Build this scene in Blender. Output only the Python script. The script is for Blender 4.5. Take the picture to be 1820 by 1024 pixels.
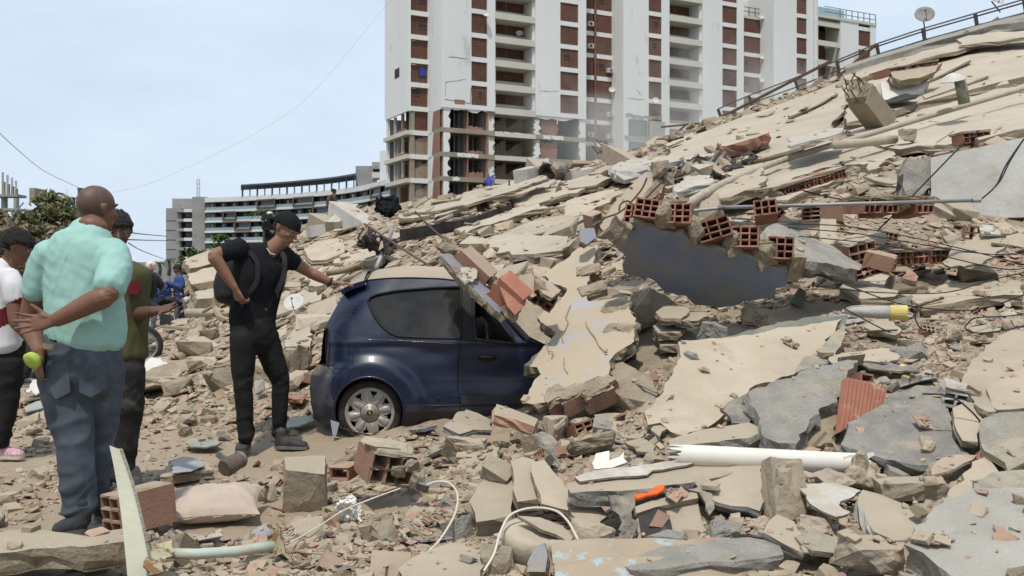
import bpy, bmesh, math, random
import numpy as np
from mathutils import Vector, Matrix, Euler, noise as mnoise
from mathutils.geometry import delaunay_2d_cdt
for _o in list(bpy.data.objects):
	bpy.data.objects.remove(_o)
SC = bpy.context.scene
COL = SC.collection
# ------------------------------------------------------------------ camera, sky, sun, exposure
EYE, F, CXP, HYP = 1.24, 1770.0, 910.0, 500.0        # eye height (m), focal length / centre / horizon of the photograph (its pixels)
cam_d = bpy.data.cameras.new("camera")
cam = bpy.data.objects.new("camera", cam_d)
COL.objects.link(cam)
cam.location = (0, 0, EYE)
cam.rotation_euler = (math.radians(90), 0, 0)
cam_d.sensor_width = 36.0
cam_d.lens = F / 1820 * 36
cam_d.shift_y = -12 / 1820
cam_d.clip_start = 0.1
cam_d.clip_end = 3000
cam_d.dof.use_dof = True
cam_d.dof.focus_distance = 7.4
cam_d.dof.aperture_fstop = 8.0
SC.camera = cam
SUN_DIR = Vector((-0.10, -0.40, 0.91)).normalized()   # towards the sun
world = bpy.data.worlds.new("World")
SC.world = world
world.use_nodes = True
wn, wl = world.node_tree.nodes, world.node_tree.links
wn.clear()
w_out = wn.new("ShaderNodeOutputWorld")
w_bg = wn.new("ShaderNodeBackground")
w_sky = wn.new("ShaderNodeTexSky")
w_sky.sky_type = 'NISHITA'
w_sky.sun_disc = False
w_sky.sun_elevation = math.asin(SUN_DIR.z)
w_sky.sun_rotation = math.atan2(SUN_DIR.x, SUN_DIR.y)
w_sky.air_density = 1.3
w_sky.dust_density = 2.5
w_tc = wn.new("ShaderNodeTexCoord")
w_map = wn.new("ShaderNodeMapping")
w_map.inputs['Scale'].default_value = (1.0, 1.0, 3.2)
w_map.inputs['Rotation'].default_value = (0.25, 0.3, 0.4)
w_no = wn.new("ShaderNodeTexNoise")
w_no.inputs['Scale'].default_value = 1.7
w_no.inputs['Detail'].default_value = 7
w_no.inputs['Roughness'].default_value = 0.55
w_rp = wn.new("ShaderNodeMapRange")
w_rp.inputs['From Min'].default_value = 0.36
w_rp.inputs['From Max'].default_value = 0.68
w_rp.inputs['To Min'].default_value = 0.78
w_rp.inputs['To Max'].default_value = 0.98
w_cl = wn.new("ShaderNodeMixRGB")                       # thin high cloud: pale blue where thin, white where thick
w_cl.inputs['Color1'].default_value = (6.0, 8.1, 10.7, 1)
w_cl.inputs['Color2'].default_value = (10.4, 11.2, 12.1, 1)
w_mx = wn.new("ShaderNodeMixRGB")
wl.new(w_tc.outputs['Generated'], w_map.inputs['Vector'])
wl.new(w_map.outputs[0], w_no.inputs['Vector'])
wl.new(w_no.outputs['Fac'], w_rp.inputs['Value'])
wl.new(w_rp.outputs[0], w_mx.inputs['Fac'])
wl.new(w_no.outputs['Fac'], w_cl.inputs['Fac'])
wl.new(w_sky.outputs[0], w_mx.inputs['Color1'])
wl.new(w_cl.outputs[0], w_mx.inputs['Color2'])
wl.new(w_mx.outputs[0], w_bg.inputs['Color'])
w_bg.inputs['Strength'].default_value = 0.088
wl.new(w_bg.outputs[0], w_out.inputs['Surface'])
sun_d = bpy.data.lights.new("sun", 'SUN')
sun_d.energy = 3.4
sun_d.angle = math.radians(2.5)                          # veiled sun
sun_d.color = (1.0, 0.95, 0.87)
sun = bpy.data.objects.new("sun", sun_d)
COL.objects.link(sun)
sun.location = (0, 0, 60)
sun.rotation_euler = SUN_DIR.to_track_quat('Z', 'Y').to_euler()
SC.view_settings.view_transform = 'Standard'
SC.view_settings.look = 'None'
SC.view_settings.gamma = 1
SC.view_settings.exposure = 0.03
SC.view_settings.use_curve_mapping = False
SC.render.engine = 'CYCLES'
SC.cycles.max_bounces = 5
SC.cycles.diffuse_bounces = 3
SC.cycles.volume_bounces = 1
SC.cycles.use_denoising = True
# ------------------------------------------------------------------ materials
MT = {}
TONE = dict(dict.fromkeys('dirt rubble_dust concrete broken_edge plaster_tan roof_membrane blue_dusty whitewash tin_blue crumb_tan pvc_dusty beige_cloth'.split(), .83), **dict.fromkeys('concrete_grey clay_dusty crumb_clay crumb_grey membrane_green white_cloth white_shirt wood clay'.split(), .86), tower_white=.90, tower_cream=.9, tower_bare=.9, pvc=.92)
def mat(name, col, col2=None, rough=0.9, scale=3.0, spots=None, spot_lo=0.58, spot_hi=0.66, spot_scale=2.0, bump=0.35, bscale=45.0,
		dust=0.0, dustcol=(0.47, 0.395, 0.295), dust_lo=0.35, metal=0.0, spec=0.3, rnd=0.16, grit=0.0, island=False, ridge=None, coat=0.0,
		streak=None, aniso=(1, 1, 1), obj=False):
	q = TONE.get(name, 1.0); dim = lambda c: None if c is None else tuple(x*q for x in c)
	col, col2, spots = dim(col), dim(col2), dim(spots); dustcol = tuple(x*.80 for x in dustcol)
	if streak: streak = (dim(streak[0]),)+streak[1:]
	m = bpy.data.materials.new(name)
	m.use_nodes = True
	n, l = m.node_tree.nodes, m.node_tree.links
	b = n["Principled BSDF"]
	b.inputs['Roughness'].default_value = rough
	b.inputs['Metallic'].default_value = metal
	b.inputs['Specular IOR Level'].default_value = spec
	if coat:
		b.inputs['Coat Weight'].default_value = coat
		b.inputs['Coat Roughness'].default_value = 0.08
	g = n.new("ShaderNodeNewGeometry")
	if obj:
		t = n.new("ShaderNodeTexCoord"); pos = t.outputs['Object']
	else:
		pos = g.outputs['Position']
	mp = n.new("ShaderNodeMapping"); mp.inputs['Scale'].default_value = aniso
	l.new(pos, mp.inputs['Vector'])
	def noise(sc, det=6, ro=0.6):
		x = n.new("ShaderNodeTexNoise")
		x.inputs['Scale'].default_value = sc; x.inputs['Detail'].default_value = det; x.inputs['Roughness'].default_value = ro
		l.new(mp.outputs[0], x.inputs['Vector'])
		return x.outputs['Fac']
	def rng(v, a, c, lo=0.0, hi=1.0):
		x = n.new("ShaderNodeMapRange")
		x.inputs['From Min'].default_value = a; x.inputs['From Max'].default_value = c
		x.inputs['To Min'].default_value = lo; x.inputs['To Max'].default_value = hi
		l.new(v, x.inputs['Value'])
		return x.outputs[0]
	def mix(f, a, c, typ='MIX'):
		x = n.new("ShaderNodeMixRGB"); x.blend_type = typ
		for s, v in (('Fac', f), ('Color1', a), ('Color2', c)):
			if isinstance(v, (int, float)): x.inputs[s].default_value = v
			elif isinstance(v, tuple): x.inputs[s].default_value = (*v, 1)
			else: l.new(v, x.inputs[s])
		return x.outputs[0]
	if col2 is None:
		col2 = tuple(c * 0.72 for c in col)
	c = mix(rng(noise(scale), 0.34, 0.66), col2, col)
	if spots is not None:
		c = mix(rng(noise(spot_scale, 8, 0.65), spot_lo, spot_hi), c, spots)
	if streak is not None:
		c = mix(rng(noise(streak[1], 6, 0.7), streak[2], streak[3]), c, streak[0])
	if rnd:
		r = g.outputs['Random Per Island'] if island else None
		if r is None:
			oi = n.new("ShaderNodeObjectInfo"); r = oi.outputs['Random']
		k = n.new("ShaderNodeCombineColor")
		v = rng(r, 0, 1, 1 - rnd, 1 + rnd)
		for i in range(3): l.new(v, k.inputs[i])
		c = mix(1.0, c, k.outputs[0], 'MULTIPLY')
	if grit:
		c = mix(rng(noise(bscale * 2.2, 3, 0.7), 0.3, 0.7, 0, grit), c, tuple(x * 0.45 for x in col))
	if dust:
		sx = n.new("ShaderNodeSeparateXYZ"); l.new(g.outputs['Normal'], sx.inputs[0])
		up = rng(sx.outputs['Z'], dust_lo, dust_lo + 0.45, 0, 1)
		dn = rng(noise(6.0, 8, 0.7), 0.62 - 0.5 * dust, 0.80 - 0.5 * dust)
		mm = n.new("ShaderNodeMath"); mm.operation = 'MULTIPLY'
		l.new(up, mm.inputs[0]); l.new(dn, mm.inputs[1])
		m2 = n.new("ShaderNodeMath"); m2.operation = 'MULTIPLY'; m2.inputs[1].default_value = min(1.0, 0.55 + 0.45 * dust)
		l.new(mm.outputs[0], m2.inputs[0])
		dc = mix(rng(noise(3.1, 5), 0.3, 0.7), tuple(x * 0.86 for x in dustcol), dustcol)
		c = mix(m2.outputs[0], c, dc)
		if coat or rough < 0.6:
			rr = rng(m2.outputs[0], 0, 1, rough, 0.95); l.new(rr, b.inputs['Roughness'])
			if coat:
				cw = rng(m2.outputs[0], 0, 0.7, coat, 0.0); l.new(cw, b.inputs['Coat Weight'])
	l.new(c, b.inputs['Base Color'])
	if bump:
		bp = n.new("ShaderNodeBump"); bp.inputs['Strength'].default_value = bump; bp.inputs['Distance'].default_value = 0.02
		h = noise(bscale, 6, 0.65)
		if ridge:
			wv = n.new("ShaderNodeTexWave"); wv.wave_type = 'BANDS'; wv.bands_direction = ridge[1]
			wv.inputs['Scale'].default_value = ridge[0]; wv.inputs['Distortion'].default_value = 0.4
			tc = n.new("ShaderNodeTexCoord"); l.new(tc.outputs['Object'], wv.inputs['Vector'])
			ad = n.new("ShaderNodeMath"); ad.operation = 'ADD'; l.new(h, ad.inputs[0]); l.new(wv.outputs['Fac'], ad.inputs[1]); h = ad.outputs[0]
		l.new(h, bp.inputs['Height'])
		l.new(bp.outputs[0], b.inputs['Normal'])
	MT[name] = m
	return m
DUST = (0.47, 0.385, 0.28)
mat('dirt', (0.42, 0.335, 0.24), (0.34, 0.265, 0.185), scale=0.9, spots=(0.36, 0.24, 0.17), spot_lo=0.6, spot_hi=0.75, spot_scale=3, bump=0.6, bscale=28, grit=0.35, rnd=0)
mat('far_land', (0.16, 0.15, 0.10), (0.10, 0.11, 0.06), scale=0.02, bump=0, rnd=0)
mat('rubble_dust', (0.43, 0.35, 0.25), (0.30, 0.24, 0.175), scale=1.6, spots=(0.24, 0.20, 0.16), spot_lo=0.56, spot_hi=0.7, spot_scale=2.2, bump=0.9, bscale=16, grit=0.5, rnd=0)
mat('concrete', (0.44, 0.36, 0.26), (0.34, 0.28, 0.205), scale=5, spots=(0.28, 0.25, 0.21), spot_lo=0.58, spot_hi=0.72, spot_scale=4, bump=0.55, bscale=38, grit=0.35, dust=0.75, rnd=0.15)
mat('concrete_grey', (0.41, 0.385, 0.335), (0.29, 0.27, 0.235), scale=7, spots=(0.42, 0.34, 0.23), spot_lo=0.55, spot_hi=0.68, spot_scale=4, bump=1.0, bscale=42, grit=0.6, dust=0.25, rnd=0.15)
mat('concrete_pale', (0.41, 0.385, 0.335), (0.33, 0.31, 0.265), scale=3, spots=(0.26, 0.25, 0.23), spot_lo=0.6, spot_hi=0.72, spot_scale=5, bump=0.7, bscale=48, grit=0.3, rnd=0.04)
mat('broken_edge', (0.42, 0.34, 0.235), (0.29, 0.235, 0.165), scale=9, bump=1.0, bscale=36, grit=0.6, dust=0.4, rnd=0.12)
mat('plaster_tan', (0.51, 0.43, 0.325), (0.42, 0.345, 0.255), scale=2.2, spots=(0.36, 0.305, 0.235), spot_lo=0.57, spot_hi=0.74, spot_scale=2.9, bump=0.35, bscale=55, grit=0.14, rnd=0.09, streak=((0.40, 0.375, 0.335), 7.0, 0.60, 0.72))
mat('roof_membrane', (0.51, 0.44, 0.345), (0.43, 0.365, 0.28), scale=0.7, spots=(0.33, 0.27, 0.20), spot_lo=0.6, spot_hi=0.74, spot_scale=1.1, bump=0.25, bscale=14, grit=0.12, rnd=0.05, streak=((0.30, 0.24, 0.18), 5.0, 0.62, 0.72))
mat('membrane_green', (0.22, 0.235, 0.19), (0.15, 0.17, 0.14), scale=2.5, spots=(0.43, 0.36, 0.26), spot_lo=0.52, spot_hi=0.7, spot_scale=1.8, bump=0.4, bscale=50, grit=0.25, dust=0.55, rnd=0.1)
mat('slate_grey', (0.23, 0.22, 0.20), (0.15, 0.145, 0.135), scale=4, bump=0.8, bscale=30, grit=0.35, dust=0.3, rnd=0.1)
mat('clay', (0.335, 0.165, 0.115), (0.255, 0.122, 0.085), scale=8, bump=0.3, bscale=50, grit=0.12, dust=0.42, dust_lo=0.55, rnd=0.22)
mat('clay_dusty', (0.40, 0.235, 0.16), (0.33, 0.185, 0.125), scale=7, bump=0.3, bscale=50, grit=0.15, dust=0.6, dust_lo=0.3, rnd=0.2)
mat('clay_ridged', (0.36, 0.155, 0.10), (0.29, 0.122, 0.08), scale=6, spots=(0.42, 0.33, 0.24), spot_lo=0.6, spot_hi=0.68, spot_scale=9, bump=0.3, bscale=50, dust=0.15, rnd=0.1)
mat('blue_paint', (0.27, 0.315, 0.42), (0.19, 0.23, 0.33), scale=2.2, spots=(0.36, 0.31, 0.235), spot_lo=0.54, spot_hi=0.66, spot_scale=3.2, bump=0.7, bscale=60, grit=0.55, dust=0.35, dust_lo=0.5, rnd=0.04, streak=((0.33, 0.295, 0.24), 1.6, 0.47, 0.66))
mat('blue_dusty', (0.49, 0.40, 0.29), (0.46, 0.375, 0.265), scale=2.2, spots=(0.39, 0.42, 0.48), spot_lo=0.53, spot_hi=0.72, spot_scale=3.0, bump=0.22, bscale=60, grit=0.06, rnd=0.05, streak=((0.40, 0.44, 0.52), 14.0, 0.62, 0.70))
mat('white_paint', (0.72, 0.70, 0.66), (0.6, 0.585, 0.55), scale=1.2, bump=0.15, bscale=30, rnd=0.05)
mat('whitewash', (0.62, 0.60, 0.55), (0.50, 0.48, 0.44), scale=3, spots=(0.38, 0.33, 0.26), spot_lo=0.56, spot_hi=0.68, spot_scale=2.0, bump=0.4, bscale=30, grit=0.12, dust=0.5, rnd=0.06)
mat('parapet_white', (0.50, 0.485, 0.45), (0.38, 0.365, 0.33), scale=1.8, spots=(0.33, 0.27, 0.2), spot_lo=0.57, spot_hi=0.7, spot_scale=1.5, bump=0.4, bscale=20, grit=0.1, dust=0.6, rnd=0.05)
mat('pvc', (0.70, 0.67, 0.60), (0.62, 0.58, 0.50), scale=3, spots=(0.50, 0.43, 0.33), spot_lo=0.6, spot_hi=0.75, spot_scale=5, rough=0.45, spec=0.5, bump=0.05, rnd=0.03)
mat('pvc_dusty', (0.50, 0.43, 0.33), (0.40, 0.34, 0.26), scale=5, rough=0.85, bump=0.15, rnd=0.05)
mat('steel_pipe', (0.33, 0.34, 0.34), (0.24, 0.24, 0.235), scale=6, rough=0.5, metal=0.5, bump=0.1, dust=0.5, rnd=0.05)
mat('steel_dark', (0.13, 0.125, 0.12), (0.09, 0.085, 0.08), scale=6, rough=0.6, bump=0.1, dust=0.4, rnd=0.1)
mat('rust', (0.145, 0.085, 0.055), (0.08, 0.05, 0.035), scale=20, rough=0.95, bump=0.4, bscale=90, rnd=0.15)
mat('cable', (0.03, 0.03, 0.03), rough=0.8, bump=0, rnd=0.1)
mat('cable_white', (0.60, 0.55, 0.46), (0.5, 0.44, 0.35), rough=0.7, bump=0, rnd=0.05)
mat('wood', (0.36, 0.27, 0.17), (0.22, 0.16, 0.10), scale=8, aniso=(1, 1, 1), bump=0.4, bscale=30, dust=0.6, rnd=0.15)
mat('dark_wood', (0.17, 0.12, 0.09), (0.10, 0.075, 0.055), scale=14, bump=0.4, bscale=60, dust=0.2, rnd=0.1)
mat('tar', (0.022, 0.021, 0.02), (0.05, 0.045, 0.04), scale=6, rough=0.85, bump=0.7, bscale=25, dust=0.12, rnd=0.1)
mat('black_cloth', (0.012, 0.0125, 0.015), (0.008, 0.008, 0.010), scale=9, rough=0.9, bump=0.15, bscale=260, rnd=0, spec=0.15)
mat('grey_cloth', (0.115, 0.105, 0.095), (0.08, 0.075, 0.07), scale=12, bump=0.4, bscale=80, dust=0.4, rnd=0.1)
mat('white_cloth', (0.66, 0.63, 0.58), (0.56, 0.53, 0.48), scale=6, bump=0.2, bscale=70, rnd=0.05)
mat('beige_cloth', (0.55, 0.45, 0.365), (0.48, 0.385, 0.31), scale=7, spots=(0.30, 0.20, 0.16), spot_lo=0.64, spot_hi=0.72, spot_scale=7, bump=0.25, bscale=90, rnd=0.03)
mat('denim_cloth', (0.16, 0.185, 0.25), (0.11, 0.13, 0.19), scale=8, bump=0.3, bscale=90, dust=0.35, rnd=0.05)
mat('orange_cloth', (0.75, 0.13, 0.02), (0.6, 0.09, 0.02), bump=0.2, rnd=0)
mat('plastic_white', (0.70, 0.68, 0.63), (0.58, 0.55, 0.5), scale=15, rough=0.85, spec=0.2, bump=0.15, bscale=40, rnd=0.05)
mat('plastic_blue', (0.04, 0.05, 0.28), rough=0.5, bump=0.1, rnd=0.1)
mat('plastic_grey', (0.30, 0.31, 0.33), (0.22, 0.23, 0.25), scale=9, rough=0.5, dust=0.4, bump=0.2, rnd=0.1)
mat('yellow_card', (0.60, 0.50, 0.16), (0.5, 0.40, 0.14), scale=9, bump=0.15, rnd=0.03)
mat('green_tint', (0.24, 0.30, 0.265), (0.37, 0.35, 0.28), scale=12, rough=0.4, bump=0.6, bscale=70, rnd=0.1)
mat('metal_cream', (0.46, 0.445, 0.345), (0.37, 0.375, 0.29), scale=4, spots=(0.26, 0.25, 0.23), spot_lo=0.58, spot_hi=0.62, spot_scale=9, rough=0.6, bump=0.12, rnd=0.03, streak=((0.30, 0.16, 0.07), 12.0, 0.66, 0.72))
mat('metal_rusty_cream', (0.40, 0.36, 0.24), (0.28, 0.25, 0.15), scale=6, spots=(0.19, 0.10, 0.045), spot_lo=0.5, spot_hi=0.56, spot_scale=9, rough=0.7, bump=0.2, rnd=0.03)
mat('pipe_pale_green', (0.42, 0.47, 0.40), (0.36, 0.41, 0.35), scale=5, spots=(0.42, 0.33, 0.22), spot_lo=0.55, spot_hi=0.65, spot_scale=4, rough=0.6, bump=0.1, dust=0.3, rnd=0.02)
mat('tin_blue', (0.43, 0.345, 0.25), (0.38, 0.30, 0.21), scale=4, spots=(0.40, 0.46, 0.46), spot_lo=0.535, spot_hi=0.57, spot_scale=5.5, rough=0.75, bump=0.3, bscale=40, rnd=0.03)
mat('dish_grey', (0.24, 0.225, 0.20), (0.18, 0.165, 0.15), scale=7, rough=0.7, bump=0.1, rnd=0.04)
mat('dish_white', (0.52, 0.52, 0.48), (0.45, 0.44, 0.40), scale=7, rough=0.6, bump=0.1, dust=0.3, rnd=0.04)
mat('mould_green', (0.20, 0.21, 0.14), (0.13, 0.15, 0.08), scale=6, spots=(0.31, 0.29, 0.24), spot_lo=0.5, spot_hi=0.6, spot_scale=4, bump=0.3, rnd=0.04)
# ------------------------------------------------------------------ building blocks
def W(px, py, Y):
	return Vector(((px - CXP) / F * Y, Y, EYE - (py - HYP) / F * Y))
class MB:
	def __init__(s):
		s.v, s.f, s.m = [], [], []
	def add(s, verts, faces, mi=0):
		b = len(s.v)
		s.v.extend([tuple(p) for p in verts])
		s.f.extend([tuple(i + b for i in f) for f in faces])
		s.m.extend([mi] * len(faces))
		return s
	def box(s, lo, hi, mi=0, M=None):
		x0, y0, z0 = lo; x1, y1, z1 = hi
		vs = [Vector(p) for p in ((x0,y0,z0),(x1,y0,z0),(x1,y1,z0),(x0,y1,z0),(x0,y0,z1),(x1,y0,z1),(x1,y1,z1),(x0,y1,z1))]
		if M is not None: vs = [M @ p for p in vs]
		return s.add(vs, [(0,3,2,1),(4,5,6,7),(0,1,5,4),(1,2,6,5),(2,3,7,6),(3,0,4,7)], mi)
	def bar(s, a, b, w, h=None, mi=0, up=Vector((0,0,1))):
		a, b = Vector(a), Vector(b); h = h or w
		d = (b - a).normalized()
		sx = d.cross(up)
		if sx.length < 1e-4: sx = d.cross(Vector((1,0,0)))
		sx.normalize(); sy = sx.cross(d).normalized()
		vs = []
		for p in (a, b):
			for i, j in ((-1,-1),(1,-1),(1,1),(-1,1)):
				vs.append(p + sx*(i*w/2) + sy*(j*h/2))
		return s.add(vs, [(0,1,2,3),(7,6,5,4),(0,4,5,1),(1,5,6,2),(2,6,7,3),(3,7,4,0)], mi)
	def tube(s, pts, r, n=8, mi=0, cap=True):
		pts = [Vector(p) for p in pts]
		rs = r if isinstance(r, (list, tuple)) else [r]*len(pts)
		rings = []
		up = None
		for i, p in enumerate(pts):
			d = (pts[min(i+1, len(pts)-1)] - pts[max(i-1, 0)])
			if d.length < 1e-9: d = Vector((0,0,1))
			d.normalize()
			if up is None:
				up = Vector((0,0,1)) if abs(d.z) < 0.9 else Vector((1,0,0))
			a = d.cross(up)
			if a.length < 1e-5: a = d.cross(Vector((0.3,0.7,0.2)))
			a.normalize(); b = a.cross(d).normalized(); up = b
			rings.append([p + (a*math.cos(2*math.pi*k/n) + b*math.sin(2*math.pi*k/n))*rs[i] for k in range(n)])
		vs = [q for rg in rings for q in rg]
		fs = [(i*n+k, i*n+(k+1)%n, (i+1)*n+(k+1)%n, (i+1)*n+k) for i in range(len(pts)-1) for k in range(n)]
		if cap:
			fs += [tuple(range(n-1, -1, -1)), tuple((len(pts)-1)*n + k for k in range(n))]
		return s.add(vs, fs, mi)
	def pipe(s, a, b, r0, r1, n=20, mi=0, jag=0.0, rng_=None):
		a, b = Vector(a), Vector(b); d = (b-a).normalized()
		x = d.cross(Vector((0,0,1))); x.normalize(); y = x.cross(d)
		rg = rng_ or random
		ja = [rg.uniform(-jag, jag) for _ in range(n)]; jb = [rg.uniform(-jag, jag) for _ in range(n)]
		vs = []
		for (r, _) in ((r0,0),(r1,0)):
			for p, jj, sg in ((a, ja, 1), (b, jb, -1)):
				for k in range(n):
					t = 2*math.pi*k/n
					vs.append(p + d*jj[k]*sg + (x*math.cos(t)+y*math.sin(t))*r)
		fs = []
		for k in range(n):
			k2 = (k+1) % n
			fs += [(k, k2, n+k2, n+k), (2*n+k2, 2*n+k, 3*n+k, 3*n+k2), (k2, k, 2*n+k, 2*n+k2), (n+k, n+k2, 3*n+k2, 3*n+k)]
		return s.add(vs, fs, mi)
	def lathe(s, prof, n=24, M=None, mi=0, arc=2*math.pi):
		full = abs(arc - 2*math.pi) < 1e-6
		m = n if full else n+1
		vs = []
		for r, z in prof:
			for k in range(m):
				t = arc*k/n
				p = Vector((r*math.cos(t), r*math.sin(t), z))
				vs.append(M @ p if M is not None else p)
		fs = []
		for i in range(len(prof)-1):
			for k in range(n):
				k2 = (k+1) % m
				fs.append((i*m+k, i*m+k2, (i+1)*m+k2, (i+1)*m+k))
		return s.add(vs, fs, mi)
	def ball(s, c, r, n=10, mi=0, R=None):
		rx, ry, rz = (r, r, r) if isinstance(r, (int, float)) else r
		vs, fs = [], []
		for i in range(n+1):
			ph = math.pi*i/n
			for k in range(2*n):
				t = math.pi*k/n
				p = Vector((rx*math.sin(ph)*math.cos(t), ry*math.sin(ph)*math.sin(t), rz*math.cos(ph)))
				if R is not None: p = R @ p
				vs.append(Vector(c) + p)
		m = 2*n
		for i in range(n):
			for k in range(m):
				fs.append((i*m+k, (i+1)*m+k, (i+1)*m+(k+1)%m, i*m+(k+1)%m))
		return s.add(vs, fs, mi)
	def mesh(s, name, mats, off=None, smooth=False):
		me = bpy.data.meshes.new(name)
		vs = np.array(s.v, dtype=np.float64).reshape(-1, 3)
		if off is not None: vs = vs - np.array(off)
		me.from_pydata(vs.tolist(), [], s.f)
		for m in (mats if isinstance(mats, (list, tuple)) else [mats]):
			me.materials.append(MT[m] if isinstance(m, str) else m)
		if any(s.m): me.polygons.foreach_set('material_index', s.m)
		if smooth: me.polygons.foreach_set('use_smooth', [True]*len(me.polygons))
		me.update()
		return me
ORIG = {}
def tag(o, label=None, cat=None, group=None, kind=None):
	if label: o['label'] = label
	if cat: o['category'] = cat
	if group: o['group'] = group
	if kind: o['kind'] = kind
	return o
def thing(name, label, cat, loc=(0,0,0), rot=(0,0,0), group=None):
	o = bpy.data.objects.new(name, None); COL.objects.link(o)
	o.location = loc; o.rotation_euler = rot; o.empty_display_size = 0.2
	tag(o, label, cat, group, 'thing')
	if tuple(rot) == (0,0,0): ORIG[o.name] = Vector(loc)
	return o
def root_of(o):
	while o.parent is not None: o = o.parent
	return o
def link(name, me, parent=None):
	o = bpy.data.objects.new(name, me); COL.objects.link(o)
	if parent is not None: o.parent = parent
	return o
def part(name, mb, mats, parent, smooth=False, label=None, kind=None):
	off = ORIG.get(root_of(parent).name)
	o = link(name, mb.mesh(name, mats, off, smooth), parent)
	if label: o['label'] = label
	if kind: o['kind'] = kind
	return o
def single(name, mb, mats, label, cat, group=None, smooth=False, kind=None):
	vs = np.array(mb.v); lo, hi = vs.min(0), vs.max(0)
	off = Vector(((lo[0]+hi[0])/2, (lo[1]+hi[1])/2, lo[2]))
	o = link(name, mb.mesh(name, mats, off, smooth)); o.location = off
	return tag(o, label, cat, group, kind or 'thing')
def fb(p, sc=1.0, oct=4):
	return mnoise.fractal(Vector(p)*sc, 0.9, 2.0, oct, noise_basis='PERLIN_ORIGINAL')
# ------------------------------------------------------------------ the lie of the land
CTRL = [  # photo x, photo y, metres ahead
 (0,1010,0),(300,1010,0),(600,1000,0),(0,800,0),(250,800,0),(430,800,0),(0,660,0),(250,660,0),(400,660,0),(0,580,0),(250,592,0),(330,592,0),(-300,800,0),(-300,600,0),(-250,560,0),(-100,545,0),(100,545,0),(200,545,0),
 (760,1010,4.2),(910,1010,4.15),(1100,1010,4.12),(1300,1000,4.1),(1500,985,4.15),(1700,960,4.15),(1900,930,4.1),
 (600,800,7.1),(760,800,6.6),(900,800,6.2),(1050,810,5.8),(700,900,5.3),(900,900,5.1),(1100,900,4.95),
 (1200,830,5.2),(1380,835,5.2),(1560,830,5.18),(1750,800,5.1),(1900,760,5.0),(1400,900,4.7),(1650,880,4.65),(1820,860,4.6),
 (560,775,7.6),(950,770,7.1),(1050,740,7.0),(1150,765,6.0),(1300,720,6.2),(1450,700,6.1),(1600,700,5.9),(1750,690,5.8),(1900,680,5.7),
 (1200,620,7.3),(1350,600,7.5),(1500,575,7.6),(1650,590,7.2),(1820,590,6.9),(2000,590,6.8),
 (1200,570,8.2),(1400,540,8.6),(1550,500,9.2),(1700,490,9.4),(1850,480,9.4),(2050,470,9.4),
 (1000,560,8.6),(1020,470,10.5),(1150,410,11.5),(1300,400,11.5),(1450,385,11.3),(1600,370,11.4),(1700,385,11.4),(1850,390,11.5),(2050,390,11.5),
 (520,640,9.5),(560,600,11),(470,600,13.5),(520,560,14.5),(600,545,12.5),(700,520,11.5),(800,520,10),(900,500,9.6),
 (430,570,19),(350,570,24),(330,545,26),(370,490,26),(450,470,24),(500,450,23),(430,520,22),
 (560,500,16),(650,470,14.5),(750,450,14),(850,420,15),(950,420,14),(1050,380,15.5),(1150,340,17),
 (560,440,24),(640,400,26),(600,372,30),(690,395,28),(800,360,28),(900,335,28),(1000,320,28),(1100,315,27),
 (850,390,20),(1000,370,19),(1100,330,21),(1200,300,22),
 (1250,350,15.5),(1400,320,16),(1550,300,16.5),(1640,285,14.5),(1740,268,13.0),(1850,250,12.7),(2050,240,12.7),
 (1400,260,22),(1550,230,22),(1700,190,22),(1850,160,22),(2050,140,22),
 (1200,262,38),(1300,222,37),(1400,180,36),(1500,140,34.5),(1600,110,33),(1700,82,32),(1820,50,30.5),(2050,15,29),
]
_cp = []
for px, py, Y in CTRL:
	if Y == 0: Y = EYE*F/(py-HYP)
	_cp.append(W(px, py, Y))
_extra = [(-60,-10,0),(-60,40,0),(-60,100,0),(-20,50,0),(-8,60,0),(10,75,1),(40,75,3),(70,60,6),(40,-10,0.3),(0,-10,0),(-10,0,0),(70,0,3),(60,20,7),(60,100,1),(0,100,0),(-11.5,34,0.2),(-4,48,0.8),(5,52,2.5),(14,55,3.5)]
_cp = np.array([tuple(p) for p in _cp] + _extra)
def _rbf_fit(P):
	n = len(P)
	d = np.sqrt(((P[:, None, :2]-P[None, :, :2])**2).sum(-1) + 0.04)
	A = np.zeros((n+3, n+3)); A[:n, :n] = d - np.eye(n)*0.06
	A[:n, n] = 1; A[:n, n+1:] = P[:, :2]; A[n, :n] = 1; A[n+1:, :n] = P[:, :2].T
	b = np.zeros(n+3); b[:n] = P[:, 2]
	return np.linalg.solve(A, b)
_rw = _rbf_fit(_cp)
def hsm(x, y):
	x = np.asarray(x, float); y = np.asarray(y, float)
	sh = x.shape; x = x.ravel(); y = y.ravel()
	out = np.zeros(len(x)); n = len(_cp)
	for a in range(0, len(x), 20000):
		xx, yy = x[a:a+20000], y[a:a+20000]
		d = np.sqrt((xx[:, None]-_cp[None, :, 0])**2 + (yy[:, None]-_cp[None, :, 1])**2 + 0.04)
		out[a:a+20000] = d @ _rw[:n] + _rw[n] + xx*_rw[n+1] + yy*_rw[n+2]
	z = out
	far = np.clip((np.hypot(x, y)-60)/40, 0, 1)
	z = z*(1-far)
	return np.maximum(z, 0).reshape(sh)
def hz(x, y):
	return float(hsm(np.array([x]), np.array([y]))[0])
_ys = np.concatenate([np.arange(3.0, 12, 0.05), np.arange(12, 50, 0.15)])
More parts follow.
